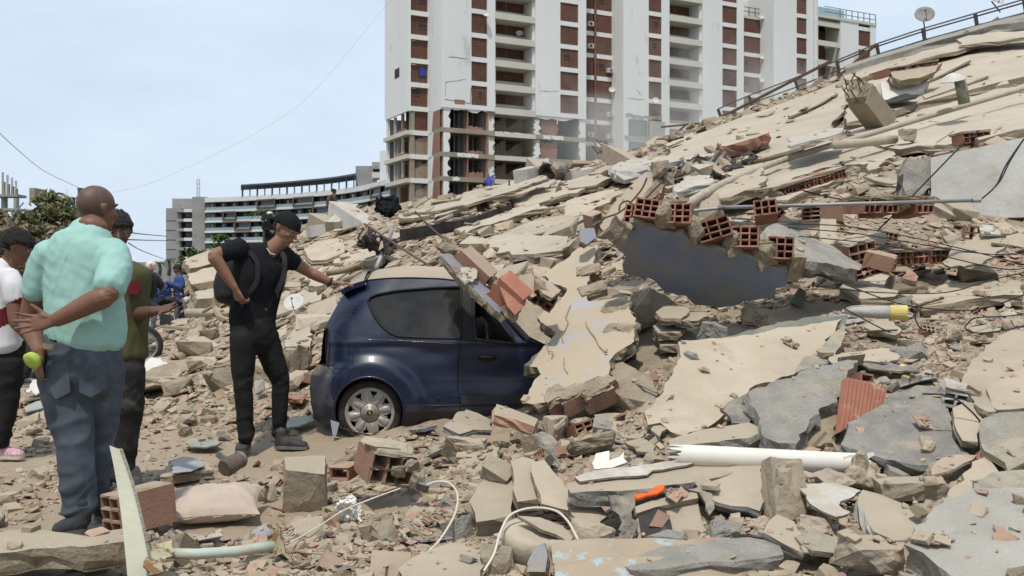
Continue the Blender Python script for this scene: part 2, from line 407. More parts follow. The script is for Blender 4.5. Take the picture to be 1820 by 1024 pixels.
def hit(px, py, lift=0.0):
	xs = (px-CXP)/F*_ys; zs = EYE-(py-HYP)/F*_ys
	g = hsm(xs, _ys)+lift - zs
	k = np.argmax(g > 0)
	if g[k] <= 0:
		Y = 45.0
	elif k == 0: Y = _ys[0]
	else:
		t = g[k-1]/(g[k-1]-g[k]); Y = _ys[k-1]+t*(_ys[k]-_ys[k-1])
	return W(px, py, Y)
def ground_mesh():
	th = np.radians(np.linspace(-50, 50, 420))
	r = np.concatenate([np.geomspace(1.0, 62, 400), np.geomspace(64, 1800, 30)])
	R, T = np.meshgrid(r, th, indexing='ij')
	X, Y = R*np.sin(T), R*np.cos(T)
	Z = hsm(X, Y)
	rub = np.clip(Z/0.35, 0, 1)
	lump = np.zeros_like(Z)
	it = np.nditer([X, Y, rub, R], flags=['multi_index'])
	for x, y, q, rr in it:
		if rr > 62: continue
		p = Vector((float(x), float(y), 0.3))
		a = mnoise.noise(p*0.9)*0.06 + mnoise.noise(p*2.7)*0.05 + (mnoise.noise(p*8)*0.03 if rr < 25 else 0)
		lump[it.multi_index] = a*(0.10+0.9*float(q))*(1 if rr < 11 else .45) - 0.02 + (mnoise.noise(p*22)*0.008 if rr < 12 else 0)
	Z = Z + lump
	nr, nt = X.shape
	vs = np.stack([X, Y, Z], -1).reshape(-1, 3)
	i = np.arange(nr*nt).reshape(nr, nt)
	fs = np.stack([i[:-1, :-1], i[:-1, 1:], i[1:, 1:], i[1:, :-1]], -1).reshape(-1, 4)
	me = bpy.data.meshes.new('ground')
	me.vertices.add(len(vs)); me.vertices.foreach_set('co', vs.ravel())
	me.loops.add(fs.size); me.loops.foreach_set('vertex_index', fs.ravel().astype(np.int32))
	me.polygons.add(len(fs)); me.polygons.foreach_set('loop_start', np.arange(0, fs.size, 4, dtype=np.int32)); me.polygons.foreach_set('loop_total', np.full(len(fs), 4, np.int32))
	mi = ((Z > 0.12)[:-1, :-1] & (R < 62)[:-1, :-1]).astype(np.int32).ravel()
	fz = (R[:-1, :-1] > 64).ravel(); mi[fz] = 2
	me.materials.append(MT['dirt']); me.materials.append(MT['rubble_dust']); me.materials.append(MT['far_land'])
	me.polygons.foreach_set('material_index', mi)
	me.polygons.foreach_set('use_smooth', np.ones(len(fs), bool))
	me.update(); me.validate()
	return me
ground = link('ground', ground_mesh()); tag(ground, kind='structure')
_b = MB(); _b.add([(-1800,-1800,-0.25),(1800,-1800,-0.25),(1800,1800,-0.25),(-1800,1800,-0.25)], [(0,1,2,3)])
base = link('terrain', _b.mesh('terrain', 'far_land')); tag(base, kind='structure')
# ------------------------------------------------------------------ the damaged white tower
mat('tower_white', (0.78, 0.77, 0.745), (0.72, 0.71, 0.69), scale=0.12, spots=(0.50, 0.48, 0.44), spot_lo=0.62, spot_hi=0.72, spot_scale=0.35, bump=0.1, bscale=3, rnd=0.02, streak=((0.56, 0.55, 0.52), 0.9, 0.6, 0.7), aniso=(1, 1, 0.35))
mat('tower_cream', (0.62, 0.59, 0.52), (0.55, 0.52, 0.45), scale=0.4, bump=0.1, bscale=3, rnd=0.03)
mat('tower_bare', (0.33, 0.285, 0.22), (0.26, 0.22, 0.17), scale=0.6, bump=0.5, bscale=4, rnd=0.05)
mat('screen_red', (0.20, 0.10, 0.072), (0.15, 0.078, 0.056), scale=1.2, bump=0.1, bscale=8, rnd=0.14)
mat('screen_pale', (0.40, 0.31, 0.23), (0.32, 0.22, 0.16), scale=1.2, bump=0.1, bscale=8, rnd=0.1)
mat('room_wall', (0.40, 0.38, 0.35), (0.33, 0.31, 0.28), scale=0.6, bump=0.1, bscale=5, rnd=0.1)
mat('room_green', (0.28, 0.40, 0.16), (0.25, 0.35, 0.14), scale=0.6, bump=0.1, rnd=0.05)
mat('room_blue', (0.24, 0.30, 0.38), (0.20, 0.26, 0.33), scale=0.6, bump=0.1, rnd=0.05)
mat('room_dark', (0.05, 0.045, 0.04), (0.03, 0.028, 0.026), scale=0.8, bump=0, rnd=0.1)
mat('room_brick', (0.29, 0.155, 0.11), (0.21, 0.11, 0.08), scale=2, bump=0.3, bscale=6, rnd=0.12)
mat('door_brown', (0.20, 0.10, 0.055), bump=0, rnd=0.15)
mat('glass_dark', (0.05, 0.065, 0.075), (0.035, 0.045, 0.055), rough=0.15, spec=0.6, bump=0, rnd=0.1)
mat('glass_teal', (0.17, 0.26, 0.27), (0.13, 0.21, 0.22), scale=0.2, rough=0.12, spec=0.6, bump=0, rnd=0.1)
mat('ac_white', (0.6, 0.6, 0.58), bump=0, rnd=0.08)
mat('roof_glass', (0.30, 0.42, 0.46), (0.24, 0.36, 0.40), rough=0.2, bump=0, rnd=0.02)
TA = math.atan2(0.46, 0.887)
TE, TN = Vector((math.cos(TA), math.sin(TA), 0)), Vector((-math.sin(TA), math.cos(TA), 0))
TP = Vector(((785-CXP)/F*113.7, 113.7, 0))
tower = thing('apartment_tower', 'white apartment tower with brick lattice screens and torn open lower storeys', 'building', TP, (0, 0, TA))
def ux(px, d=0.0):
	k = (px-CXP)/F; p = TP + TN*d
	return (k*p.y - p.x)/(TE.x - k*TE.y)
def zt(py, px, d=0.0):
	p = TP + TE*ux(px, d) + TN*d
	return EYE + (HYP-py)/F*p.y
S, Z0, HI = 2.8, 30.1, 47.0
def tp(name, mats, lo, hi, parent=None, mi=0):
	b = MB().box(lo, hi); return part(name, b, mats, parent or tower)
_screen = {}
def screen(u0, u1, d, z0, z1, pale=False, hole=None, missing=0.0, seed=0):
	w, h = u1-u0, z1-z0
	rg = random.Random(seed)
	key = (round(w, 1), round(h, 1), pale) if not missing and hole is None else (seed, w)
	if key not in _screen:
		b = MB(); p = 0.185; nx, nz = max(2, round(w/p)), max(2, round(h/p))
		t = 0.07
		for i in range(nx+1):
			x = i*w/nx
			top = h
			if missing:
				top = h*(1-missing) + (h*missing*0.9)*max(0, min(1, (i/nx)*1.3-0.15)) + rg.uniform(-.12, .12)
				top = min(top, h)
			b.box((max(0,x-t/2), 0, 0), (min(w,x+t/2), 0.12, top))
		for j in range(nz+1):
			z = j*h/nz; x0 = 0
			if missing and z > h*(1-missing): x0 = w*min(0.95, max(0, ((z/h-(1-missing))/missing)*0.8+0.12+rg.uniform(-.05,.05)))
			b.box((x0, 0.003, max(0,z-t/2)), (w, 0.117, min(h,z+t/2)))
		if hole:
			x0, x1, y0, y1 = hole
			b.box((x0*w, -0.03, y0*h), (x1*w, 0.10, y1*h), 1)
			b.box((x0*w-.06, -0.06, y0*h-.05), (x1*w+.06, -0.031, y0*h), 0)
		_screen[key] = b.mesh('brick_screen', ['screen_pale' if pale else 'screen_red', 'room_dark'])
	o = link('brick_screen', _screen[key], tower); o.location = (u0, d, z0)
	return o
def storeys(zlo, zhi):
	k0, k1 = math.ceil((zlo-Z0)/S), math.floor((zhi-Z0)/S)
	return [(Z0+S*k, k) for k in range(k0, k1+1)]
def block(px, top, zlow, seed, cut=None):
	a, s0, s1, c1, b1, t0, t1, e = [ux(p) for p in px]
	rg = random.Random(seed)
	D, BD = 0.35, 2.6
	zl = cut if cut else zlow
	for (x0, x1, nm) in ((a, s0, 'wall'), (s1, c1, 'pier'), (b1, t0, 'wall'), (t1, e, 'pier')):
		tp(nm, 'tower_white', (x0, 0, zl), (x1, D, top))
	tp('side_wall', 'tower_white', (a, D, zl), (a+0.3, 6.5, top))
	tp('side_wall', 'tower_white', (e-0.3, D, zl), (e, 6.5, top))
	tp('inner_wall', 'tower_white', (b1-0.25, D, zl), (b1-0.004, BD, top))
	tp('inner_wall', 'tower_white', (c1+.004, D, zl), (c1+0.25, BD, top))
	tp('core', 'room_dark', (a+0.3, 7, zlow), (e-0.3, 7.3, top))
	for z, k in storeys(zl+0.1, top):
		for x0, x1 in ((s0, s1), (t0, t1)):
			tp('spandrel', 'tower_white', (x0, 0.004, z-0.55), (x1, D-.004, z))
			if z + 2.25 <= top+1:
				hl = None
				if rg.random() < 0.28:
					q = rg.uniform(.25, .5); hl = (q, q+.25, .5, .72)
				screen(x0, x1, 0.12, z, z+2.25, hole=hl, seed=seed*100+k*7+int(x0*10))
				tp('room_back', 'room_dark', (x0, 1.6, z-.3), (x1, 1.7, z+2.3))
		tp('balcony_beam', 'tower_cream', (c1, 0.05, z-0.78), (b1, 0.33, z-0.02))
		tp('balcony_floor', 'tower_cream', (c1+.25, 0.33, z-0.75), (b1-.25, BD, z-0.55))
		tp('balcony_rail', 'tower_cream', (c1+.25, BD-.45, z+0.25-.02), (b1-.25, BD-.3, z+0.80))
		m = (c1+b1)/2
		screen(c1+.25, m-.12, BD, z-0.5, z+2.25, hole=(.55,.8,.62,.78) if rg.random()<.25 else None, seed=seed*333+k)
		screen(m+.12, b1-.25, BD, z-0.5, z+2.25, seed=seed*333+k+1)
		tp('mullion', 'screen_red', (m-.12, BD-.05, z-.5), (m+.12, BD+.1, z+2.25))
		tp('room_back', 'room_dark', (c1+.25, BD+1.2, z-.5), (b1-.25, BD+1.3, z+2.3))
	return a, s0, s1, c1, b1, t0, t1, e
CUT = Z0 - S*4 + 2.25     # above the four torn storeys of the first bay
B1 = block((785, 838, 866, 880, 952, 996, 1028, 1042), HI, 0, 1, cut=CUT)
CUT2 = Z0 - S*4 + 2.2
B2 = block((1108, 1153, 1176, 1190, 1249, 1284, 1310, 1322), HI, 4, 2)
B3 = block((1375, 1416, 1434, 1446, 1447.5, 1452, 1453, 1454), HI, 8, 3)
# recessed strips between the bays
def recess(px0, px1, d, top, zlow, seed, pipe=None, pale=False):
	x0, x1 = ux(px0, d)-1.2, ux(px1, d)+0.4
	rg = random.Random(seed)
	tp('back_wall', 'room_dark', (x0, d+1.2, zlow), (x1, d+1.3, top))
	for z, k in storeys(zlow, top):
		tp('floor_band', 'tower_white', (x0, d-.06, z-0.55), (x1, d+.35, z))
		if z+2.25 > top+.5: continue
		if pipe:
			xp = ux(pipe, d)
			segs = ((x0, xp-.22), (xp+.22, x1))
		else: segs = ((x0, x1),)
		for i, (p, q) in enumerate(segs):
			hl = (.15,.45,.45,.72) if rg.random() < .4 else None
			screen(p, q, d, z, z+2.25, hole=hl, seed=seed*77+k*3+i)
			if hl and rg.random() < .7:
				b = MB().box((p+(q-p)*.55, d-.5, z+.55), (p+(q-p)*.55+.8, d-.02, z+1.1))
				b.lathe([(0, .0), (.2, .0), (.2, .03)], 12, Matrix.Translation((p+(q-p)*.55+.4, d-.5, z+.82)) @ Matrix.Rotation(math.pi/2, 4, 'X'), 1)
				part('air_conditioner', b, ['ac_white', 'room_dark'], tower)
	if pipe:
		part('drain_pipe', MB().tube([(xp, d-.15, zlow), (xp, d-.15, top)], .16, 8), 'screen_red', tower)
	tp('parapet', 'tower_cream', (x0, d-.1, top), (x1, d+.3, top+.35))
recess(1042, 1087, 2.7, HI, 3, 5, pipe=1057)
recess(1322, 1350, 2.7, 37.6, 6, 6)
# far right bay: lower roof, a balcony recess and a last screen column
a, b_, c_, d_, e_ = ux(1447, 1.2), ux(1494, 1.2), ux(1526, 1.2), ux(1547, 1.2), ux(1557, 1.2)
TOP4 = 38.9
tp('wall', 'tower_white', (b_, 1.2, 8), (c_, 1.55, TOP4)); tp('pier', 'tower_white', (d_, 1.2, 8), (e_, 1.55, TOP4))
tp('side_wall', 'tower_white', (e_-.3, 1.55, 8), (e_-.002, 9, TOP4)); tp('inner_wall', 'tower_cream', (b_, 1.55, 8), (b_+.2, 4.2, TOP4))
for z, k in storeys(10, TOP4):
	tp('spandrel', 'tower_white', (c_, 1.204, z-.55), (d_, 1.54, z))
	if z+2.25 <= TOP4+.6:
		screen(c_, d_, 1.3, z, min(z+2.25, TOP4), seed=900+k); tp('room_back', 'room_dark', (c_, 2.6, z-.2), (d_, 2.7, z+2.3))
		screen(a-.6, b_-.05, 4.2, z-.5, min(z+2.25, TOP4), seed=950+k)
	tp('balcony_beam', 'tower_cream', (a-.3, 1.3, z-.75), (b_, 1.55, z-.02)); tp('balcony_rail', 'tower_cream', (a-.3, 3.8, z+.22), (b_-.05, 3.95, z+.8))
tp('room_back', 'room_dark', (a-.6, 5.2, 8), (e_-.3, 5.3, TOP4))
tp('roof_slab', 'tower_cream', (a-.6, 1.1, TOP4), (e_+.05, 9, TOP4+.4))
rb = MB()
for i in range(7):
	u = b_ + (e_-b_)*i/6; rb.bar((u, 1.3, TOP4+.4), (u, 1.3, TOP4+1.7), .09)
for h in (.95, 1.7): rb.bar((b_-3, 1.3, TOP4+h), (e_, 1.3, TOP4+h), .08)
part('roof_railing', rb, 'steel_dark', tower)
tp('roof_screen', 'roof_glass', (a, 3.4, TOP4+.4), (c_-.6, 3.5, TOP4+2.3))
xr0, xr1 = ux(1322, 2.7)-1.2, ux(1350, 2.7)+.4
rb = MB()
for i in range(5): rb.bar((xr0+(xr1-xr0)*i/4, 2.8, 37.95), (xr0+(xr1-xr0)*i/4, 2.8, 39.2), .09)
rb.bar((xr0, 2.8, 39.2), (xr1, 2.8, 39.2), .08); rb.bar((xr0, 2.8, 38.6), (xr1, 2.8, 38.6), .08)
part('roof_railing', rb, 'steel_dark', tower)
tp('roof_door', 'room_dark', (xr0+2.0, 5.3, 37.9), (xr0+3.2, 5.4, 40.2)); tp('roof_house', 'tower_white', (xr0+1.2, 5.404, 37.9), (xr1-.2, 8, 41))
# small dishes hung on the bays
def dish_on(u, d, z, r=.42):
	M = Matrix.Translation((u, d-.5, z)) @ Euler((math.radians(65), 0, math.radians(-25))).to_matrix().to_4x4()
	b = MB().lathe([(0, 0), (r*.5, .03), (r, .12), (r*.98, .14), (r*.5, .05), (0, .02)], 16, M)
	b.tube([(u, d, z-.25), (u, d-.5, z-.02)], .035, 6)
	part('satellite_dish', b, 'dish_white', tower)
dish_on(B1[2]-.35, 0, zt(27, 861)); dish_on(B1[4]-1.3, 2.2, zt(54, 930)); dish_on(ux(1086, 2.7)-.2, 2.7, zt(153, 1086))
dish_on(ux(1221), 2.4, zt(118, 1221, 2.4)); dish_on(ux(1161), 0, zt(180, 1161)); dish_on(ux(1349, 2.7), 2.7, zt(32, 1349, 2.7)); dish_on(ux(1350, 2.7), 2.7, zt(103, 1350, 2.7)); dish_on(ux(1350, 2.7), 2.7, zt(144, 1350, 2.7))
dish_on(ux(1465, 3.5), 3.5, zt(48, 1465, 3.5)); dish_on(ux(1465, 3.5), 3.5, zt(85, 1465, 3.5))
# torn storeys of the first bay: bare frame, open rooms, walls hanging by shreds
def ragged(name, mats, u0, u1, d0, d1, z0, z1, side, amp=.18, seed=0):
	rg = random.Random(seed); n = 9; pts = []
	def e(k): return rg.uniform(-amp, amp) if k in side else 0
	for i in range(n): pts.append((u0+(u1-u0)*i/n, z0+(e('b') if i else 0)))
	for i in range(n): pts.append((u1+(e('r') if i else 0), z0+(z1-z0)*i/n))
	for i in range(n): pts.append((u1-(u1-u0)*i/n, z1+(e('t') if i else 0)))
	for i in range(n): pts.append((u0+(e('l') if i else 0), z1-(z1-z0)*i/n))
	m = len(pts)
	b = MB(); b.add([(p, d0, q) for p, q in pts]+[(p, d1, q) for p, q in pts], [tuple(range(m)), tuple(range(2*m-1, m-1, -1))]+[(i, m+i, m+(i+1)%m, (i+1)%m)[::-1] for i in range(m)])
	return part(name, b, mats, tower)
a, s0, s1, c1, b1, t0, t1, e = B1
ragged('torn_wall', 'tower_white', a+.02, s1, .10, .33, CUT-.15, CUT+.15, 'b', .22, 3)
ragged('torn_wall', 'tower_white', b1, e, .10, .33, CUT-.2, CUT+.1, 'b', .25, 4)
cz = [Z0-S*k for k in range(4, 9)]           # floors of the torn storeys
part('peeled_patch', MB().box((a+1.6, -.02, CUT+.5), (a+2.9, -.004, CUT+1.0)), 'room_brick', tower)
for k, z in enumerate(cz):
	tp('floor_slab', 'tower_bare', (a, .12, z-.55), (e, 7.4, z-.02) if k else (e, 7.4, z-.02))
	rg = random.Random(k)
	for q in range(5):     # shreds of white plaster left on the slab edges
		u = a+.5+rg.random()*(e-a-3); ragged('plaster_shred', 'tower_white', u, u+rg.uniform(.8, 2.2), .09, .117, z-.5, z-.08, 'btlr', .1, k*10+q)
	if k == 4: break
	zc = z + S - .55
	for p0, p1, nm in ((788, 796, 'column'), (868, 880, 'column'), (950, 961, 'column'), (1030, 1041, 'column')):
		tp(nm, 'tower_bare', (ux(p0), .2, z-.02), (ux(p1), .75, zc))
	ragged('plaster_shred', 'tower_white', ux(789), ux(799), .14, .19, z-.6, zc+.5, 'r', .25, 20+k)
	ragged('plaster_shred', 'tower_white', ux(870), ux(879), .14, .19, z-.6, z+1.2+.4*(k % 2), 'rt', .25, 30+k)
	ragged('plaster_shred', 'tower_white', ux(951), ux(960), .14, .19, z-.4, z+1.6, 'lrt', .25, 40+k)
	ragged('plaster_shred', 'tower_white', ux(1031), ux(1042), .14, .19, z-.6, zc+.5, 'l', .22, 50+k)
	# rooms: back wall, partitions, brick
	tp('room_back', 'room_wall' if k != 0 else 'room_green', (ux(834), 6, z), (ux(868), 6.2, zc))
	tp('room_back', 'glass_dark', (ux(796), 4.2, z), (ux(834), 4.3, zc))
	bb = MB()
	for i in range(5): uu = ux(797)+(ux(830)-ux(797))*i/4; bb.box((uu-.05, 1.0, z), (uu+.05, 1.1, zc))
	part('window_frame', bb, 'steel_dark', tower)
	tp('partition', 'room_brick', (ux(832), .3, z), (ux(834.5), .9, zc)); tp('partition', 'room_wall', (ux(832), .9, z), (ux(834.5), 6, zc))
	tp('partition', 'room_wall', (ux(857), 2.6, z), (ux(858.2), 6, zc))
	tp('door', 'door_brown', (ux(842), 5.9, z), (ux(849), 5.99, z+2.0))
	tp('partition', 'room_brick', (ux(866), .3, z), (ux(868), .9, zc)); tp('partition', 'room_wall', (ux(866), .9, z), (ux(868), 6, zc))
	ragged('broken_brick_heap', 'room_brick', ux(836), ux(862), .5, 1.1, z, z+.35+.25*(k == 2), 't', .15, 60+k)
	# balcony recess
	screen(c1+.3, (c1+b1)/2, 2.6, z-.02, zc, pale=True, missing=.55, seed=7000+k); screen((c1+b1)/2, b1-.3, 2.6, z-.02, zc, pale=True, missing=.6, seed=7100+k)
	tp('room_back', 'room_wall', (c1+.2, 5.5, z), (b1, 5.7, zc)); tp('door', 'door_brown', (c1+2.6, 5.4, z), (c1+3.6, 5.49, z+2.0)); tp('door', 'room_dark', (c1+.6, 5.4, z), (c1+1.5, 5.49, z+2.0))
	tp('inner_wall', 'tower_bare', (b1-.2, .8, z), (b1, 5.5, zc))
	tp('balcony_beam', 'tower_cream', (c1, .0, z-.62), (b1, .11, z-.1))
	# right room: brick infill that slid, open blue room
	ragged('brick_wall', 'room_brick', ux(964), ux(993), .35+.1*k, .55+.1*k, z, zc-.2*k, 'rt', .3, 80+k)
	tp('room_back', 'room_blue' if k != 1 else 'room_wall', (ux(993), 5, z), (ux(1030), 5.2, zc)); tp('inner_wall', 'room_blue', (ux(1029.5), .8, z), (ux(1030.5), 5, zc)); tp('door', 'door_brown', (ux(1006), 4.9, z), (ux(1011), 4.99, z+2))
	tp('partition', 'room_wall', (ux(993.5), .7, z), (ux(995), 5, zc))
# left flank: recessed bay with lattice and the long side wall
DB = 4.2
lw0, lw1 = ux(729, DB), ux(766.5, DB)
zcut = zt(196, 730, DB)
tp('side_wall', 'tower_white', (a-.002, 6.4, 0), (a+.28, 8, HI))
for z, k in storeys(10.0, HI):
	if z > cz[0]-.2:
		tp('floor_band', 'tower_white', (lw0, DB-.25, z-.55), (lw1+.05, DB+.3, z))
		hl = {0: (.42,.78,.38,.6), 1: (.4,.75,.5,.72), 2: (.45,.85,.55,.85), -1: None, -2: (.4,.75,.4,.75), -3: (.12,.42,.6,.95)}.get(k)
		o = screen(lw0, lw1, DB, z, z+2.25, hole=hl, seed=4000+k)
		if k == -2: part('blue_curtain', MB().box((lw0+(lw1-lw0)*.42, DB-.09, z+.85), (lw0+(lw1-lw0)*.74, DB-.06, z+1.75)), 'plastic_blue', tower)
	else:
		kk = round((cz[0]-z)/S)
		tp('floor_band', 'tower_white', (lw0, DB-.25, z-.55), (lw1+.05, DB+.3, z))
		screen(lw0, lw1, DB, z, z+2.25, pale=kk > 0, missing=(0, .25, .6, .5, .5)[min(kk, 4)], seed=4100+kk)
		tp('room_back', 'room_wall', (lw0-.1, DB+4.0, z), (lw1+.5, DB+4.1, z+2.3)); tp('door', 'door_brown', (lw0+.3, DB+3.9, z), (lw0+1.2, DB+3.98, z+2)); tp('door', 'room_dark', (lw0+1.7, DB+3.9, z+.8), (lw0+2.9, DB+3.98, z+1.9))
	tp('room_back', 'room_dark', (lw0, DB+1.3, z-.3) if z > cz[0]-.2 else (lw0+.2, DB+4.2, z-.3), (lw1, DB+1.4, z+2.4) if z > cz[0]-.2 else (lw1, DB+4.3, z+2.4))
# return wall of the first bay, with shear-torn brick in the lower storeys
ragged('return_wall', 'tower_white', a+.01, a+.02, 0, 0, 0, 0, '', 0)  if False else None
b = MB().box((a-.01, .36, CUT-.2), (a+.28, DB+.3, HI)); part('return_wall', b, 'tower_white', tower)
for k, z in enumerate(cz[:4]):
	zc = z+S-.55
	vs = [(a-.005, .45, z), (a-.005, 3.6, z), (a-.005, 2.2, zc), (a-.005, .45, zc)]
	b = MB().add(vs+[(p+.2, q, r) for p, q, r in vs], [(0,1,2,3),(7,6,5,4),(0,4,5,1),(1,5,6,2),(2,6,7,3)]); part('brick_wall', b, 'room_brick', tower)
	vs = [(a-.03, 2.9, z-.5), (a-.03, 4.1, z-.5), (a-.03, 4.1, zc+.2), (a-.03, 2.3, zc+.2), (a-.03, 2.6, z+1.3)]
	b = MB().add(vs+[(p+.1, q, r) for p, q, r in vs], [(0,1,2,3,4),(9,8,7,6,5),(0,5,6,1),(1,6,7,2),(2,7,8,3),(3,8,9,4),(4,9,5,0)]); part('plaster_shred', b, 'tower_white', tower)
# long side wall running back on the left
us = lw0
kx = (688-CXP)/F; q0 = TP+TE*us
SE = (kx*q0.y-q0.x)/(TN.x-kx*TN.y)
def sd_(f): return DB+(SE-DB)*f
part('side_wall', MB().box((us-.3, DB-.2, cz[0]+2.25), (us, SE, HI)), 'tower_white', tower)
zw = zt(133, 712, sd_(.5)); part('side_window', MB().box((us-.33, sd_(.35), zw-.5), (us-.301, sd_(.55), zw+.6)), 'room_dark', tower)
for k, z in enumerate(cz[:4]):
	part('balcony_slab', MB().box((us-.5, DB-.1, z-.5), (us+.4, sd_(1-.04*k), z-.02)), 'tower_cream', tower)
	part('floor_slab', MB().box((us+.4, DB+.3, z-.45), (us+6.5, SE, z-.03)), 'tower_bare', tower)
	part('room_back', MB().box((us+3.2, DB+.5, z), (us+3.4, SE, z+2.3)), 'room_wall', tower)
	part('room_end', MB().box((us+.2, SE-.5, z), (us+3.2, SE-.3, z+2.3)), 'room_wall', tower)
	if k < 3:
		part('pier', MB().box((us-.2, sd_(.9), z), (us+.1, sd_(.97), z+2.3)), 'tower_white', tower)
		part('partition', MB().box((us, sd_(.30), z), (us+.2, sd_(.38), z+2.3)), 'room_brick' if k == 0 else 'room_wall', tower); part('partition', MB().box((us-.05, sd_(.62), z), (us+.2, sd_(.68), z+2.2)), 'room_wall', tower)
		part('window', MB().box((us+3.0, sd_(.5), z+.7), (us+3.15, sd_(.75), z+2.0)), 'glass_teal', tower)
		ragged('brick_heap', 'room_brick', us, us+.4, sd_(.2)+.3*k, sd_(.6)+.3*k, z-.02, z+.35, 't', .2, 300+k)
part('side_wall', MB().box((us-.35, DB+.5, 0), (us-.05, SE, cz[3]-.55)), 'tower_white', tower)
part('column', MB().box((us+.01, DB-.15, 0), (us+.5, DB+.4, cz[0]+2.2)), 'tower_bare', tower)
# torn storey of the second bay
a2 = B2[0]
zc2 = zt(207, 1130)
ragged('torn_wall', 'tower_bare', ux(1112), ux(1176), -.05, -.006, zc2-.2, zc2+.25, 'tb', .2, 70)
for k in range(3):
	z = zc2 - S*(k+1) + .3
	for p0, p1, m_ in ((1117, 1150, 'glass_dark'), (1154, 1182, 'room_wall')):
		tp('open_room', m_, (ux(p0), -.05, z), (ux(p1), -.006, z+2.1))
	tp('door', 'door_brown', (ux(1151), -.06, z), (ux(1154), -.008, z+2.1))
	tp('torn_beam', 'tower_bare', (ux(1110), -.09, z-.45), (ux(1184), -.01, z-.02))
# crack lines that run through the plaster (open gaps of a hand's width)
mat('crack_gap', (0.07, 0.06, 0.05), bump=0, rnd=0)
def crack(pts, d=-.012, w=.05):
	rg = random.Random(int(pts[0][0])); b = MB(); P = []
	for (x0, y0), (x1, y1) in zip(pts, pts[1:]):
		for i in range(6): P.append((x0+(x1-x0)*i/6 + rg.uniform(-.5, .5), y0+(y1-y0)*i/6+rg.uniform(-.6, .6)))
	for p, q in zip(P, P[1:]): b.bar((ux(p[0]), d, zt(p[1], p[0])), (ux(q[0]), d, zt(q[1], q[0])), w*rg.uniform(.4, 1.3), .012, up=Vector((0,1,0)))
	part('crack', b, 'crack_gap', tower)
crack([(797, 101), (837, 105)]); crack([(792, 146), (836, 140)]); crack([(790, 176), (836, 184), (837, 150)]); crack([(962, 162), (996, 163)]); crack([(1118, 175), (1150, 178)]); crack([(1132, 160), (1141, 171)]); crack([(792, 146), (791, 176)])
# ------------------------------------------------------------------ the curved hotel behind
HPATH = [(364, 292), (420, 288), (470, 283), (520, 277), (570, 270), (610, 263), (645, 254), (675, 243), (705, 231), (730, 220)]
def hp(px, back=0.0):
	xs = [p[0] for p in HPATH]; Y = float(np.interp(px, xs, [p[1] for p in HPATH]))
	return W(px, HYP, Y+back)
mat('hotel_white', (0.62, 0.63, 0.63), (0.56, 0.57, 0.57), scale=0.08, bump=0, rnd=0.02)
mat('hotel_brown', (0.14, 0.085, 0.07), (0.11, 0.07, 0.058), scale=0.2, bump=0, rnd=0.12)
mat('hotel_concrete', (0.31, 0.305, 0.29), (0.25, 0.245, 0.235), scale=0.15, spots=(0.20, 0.195, 0.19), spot_lo=0.58, spot_hi=0.68, spot_scale=0.3, bump=0.2, bscale=1.5, rnd=0.04, aniso=(1, 1, 2))
mat('hotel_steel', (0.09, 0.11, 0.125), bump=0, rnd=0.1)
mat('hotel_rail', (0.27, 0.34, 0.345), (0.23, 0.29, 0.30), scale=0.1, rough=0.2, spec=0.5, bump=0, rnd=0.06)
hroot = thing('hotel_building', 'long curved hotel of white balcony bands with teal glass rails beyond the rubble', 'building', W(480, HYP, 280).xy.to_3d())
HZ = [24.4, 21.4, 18.4, 15.4, 12.4, 9.4, 6.4]     # undersides of the bands
def band(pxs, z0, z1, b0, b1, nm, m, par=None):
	b = MB(); n = len(pxs); vs = []
	for p in pxs:
		f, k = hp(p, b0), hp(p, b1)
		vs += [(f.x, f.y, z0), (f.x, f.y, z1), (k.x, k.y, z1), (k.x, k.y, z0)]
	fs = [(0,1,2,3), tuple(4*(n-1)+i for i in (3,2,1,0))]
	for i in range(n-1):
		for j in range(4): fs.append((4*i+j, 4*(i+1)+j, 4*(i+1)+(j+1)%4, 4*i+(j+1)%4))
	b.add(vs, fs); return part(nm, b, m, par or hroot)
allpx = list(range(364, 731, 8))
band(allpx, HZ[0], HZ[0]+1.3, 0, 9, 'roof_band', 'hotel_white')
rg = random.Random(5)
for k, z in enumerate(HZ[:6]):
	if k: band(allpx, z, z+.62, 0, 3, 'balcony_band', 'hotel_white')
	zl, zh = HZ[k+1]+.62, z
	band(allpx, zl, zh, 2.4, 2.8, 'back_wall', 'hotel_brown')
	for i in range(0, 364//19):
		p = 366+i*19.3+rg.uniform(-1, 1)
		if p > 724: break
		band([p+1, p+7.5], zl+.05, zh-.35, 2.3, 2.39, 'window', 'glass_dark')
		band([p+9, p+13], zl+.05, zh-.35, 2.32, 2.39, 'window', 'glass_teal')
		band([p+16.2, p+17.1], zl, zh, .6, 2.39, 'fin_wall', 'hotel_brown')
	band(list(np.arange(366, 728, 8)), zl, zl+.85, .05, .12, 'glass_rail', 'hotel_rail')
for p0, p1, k in ((457, 488, 0), (521, 556, 0), (658, 675, 0), (396, 418, 1), (556, 588, 1), (417, 444, 2), (676, 690, 1), (470, 498, 3)):
	for q in (p0, p1): band([q-1.2, q+1.2], HZ[k+1]+.55, HZ[k]+.1, -.7, .6, 'loggia_frame', 'hotel_brown')
	band([p0-1.2, p1+1.2], HZ[k]-.35, HZ[k]+.12, -.704, .6, 'loggia_frame', 'hotel_brown'); band([p0-1.2, p1+1.2], HZ[k+1]+.5, HZ[k+1]+.95, -.704, .6, 'loggia_frame', 'hotel_brown')
	band([p0+1.5, p1-1.5], HZ[k+1]+.95, HZ[k]-.35, .3, .35, 'window', 'glass_dark')
zr = EYE+(HYP-322)/F*272
band([428, 470, 520, 570, 600, 633], zr, zr+.45, -1, 12, 'pergola_roof', 'hotel_steel')
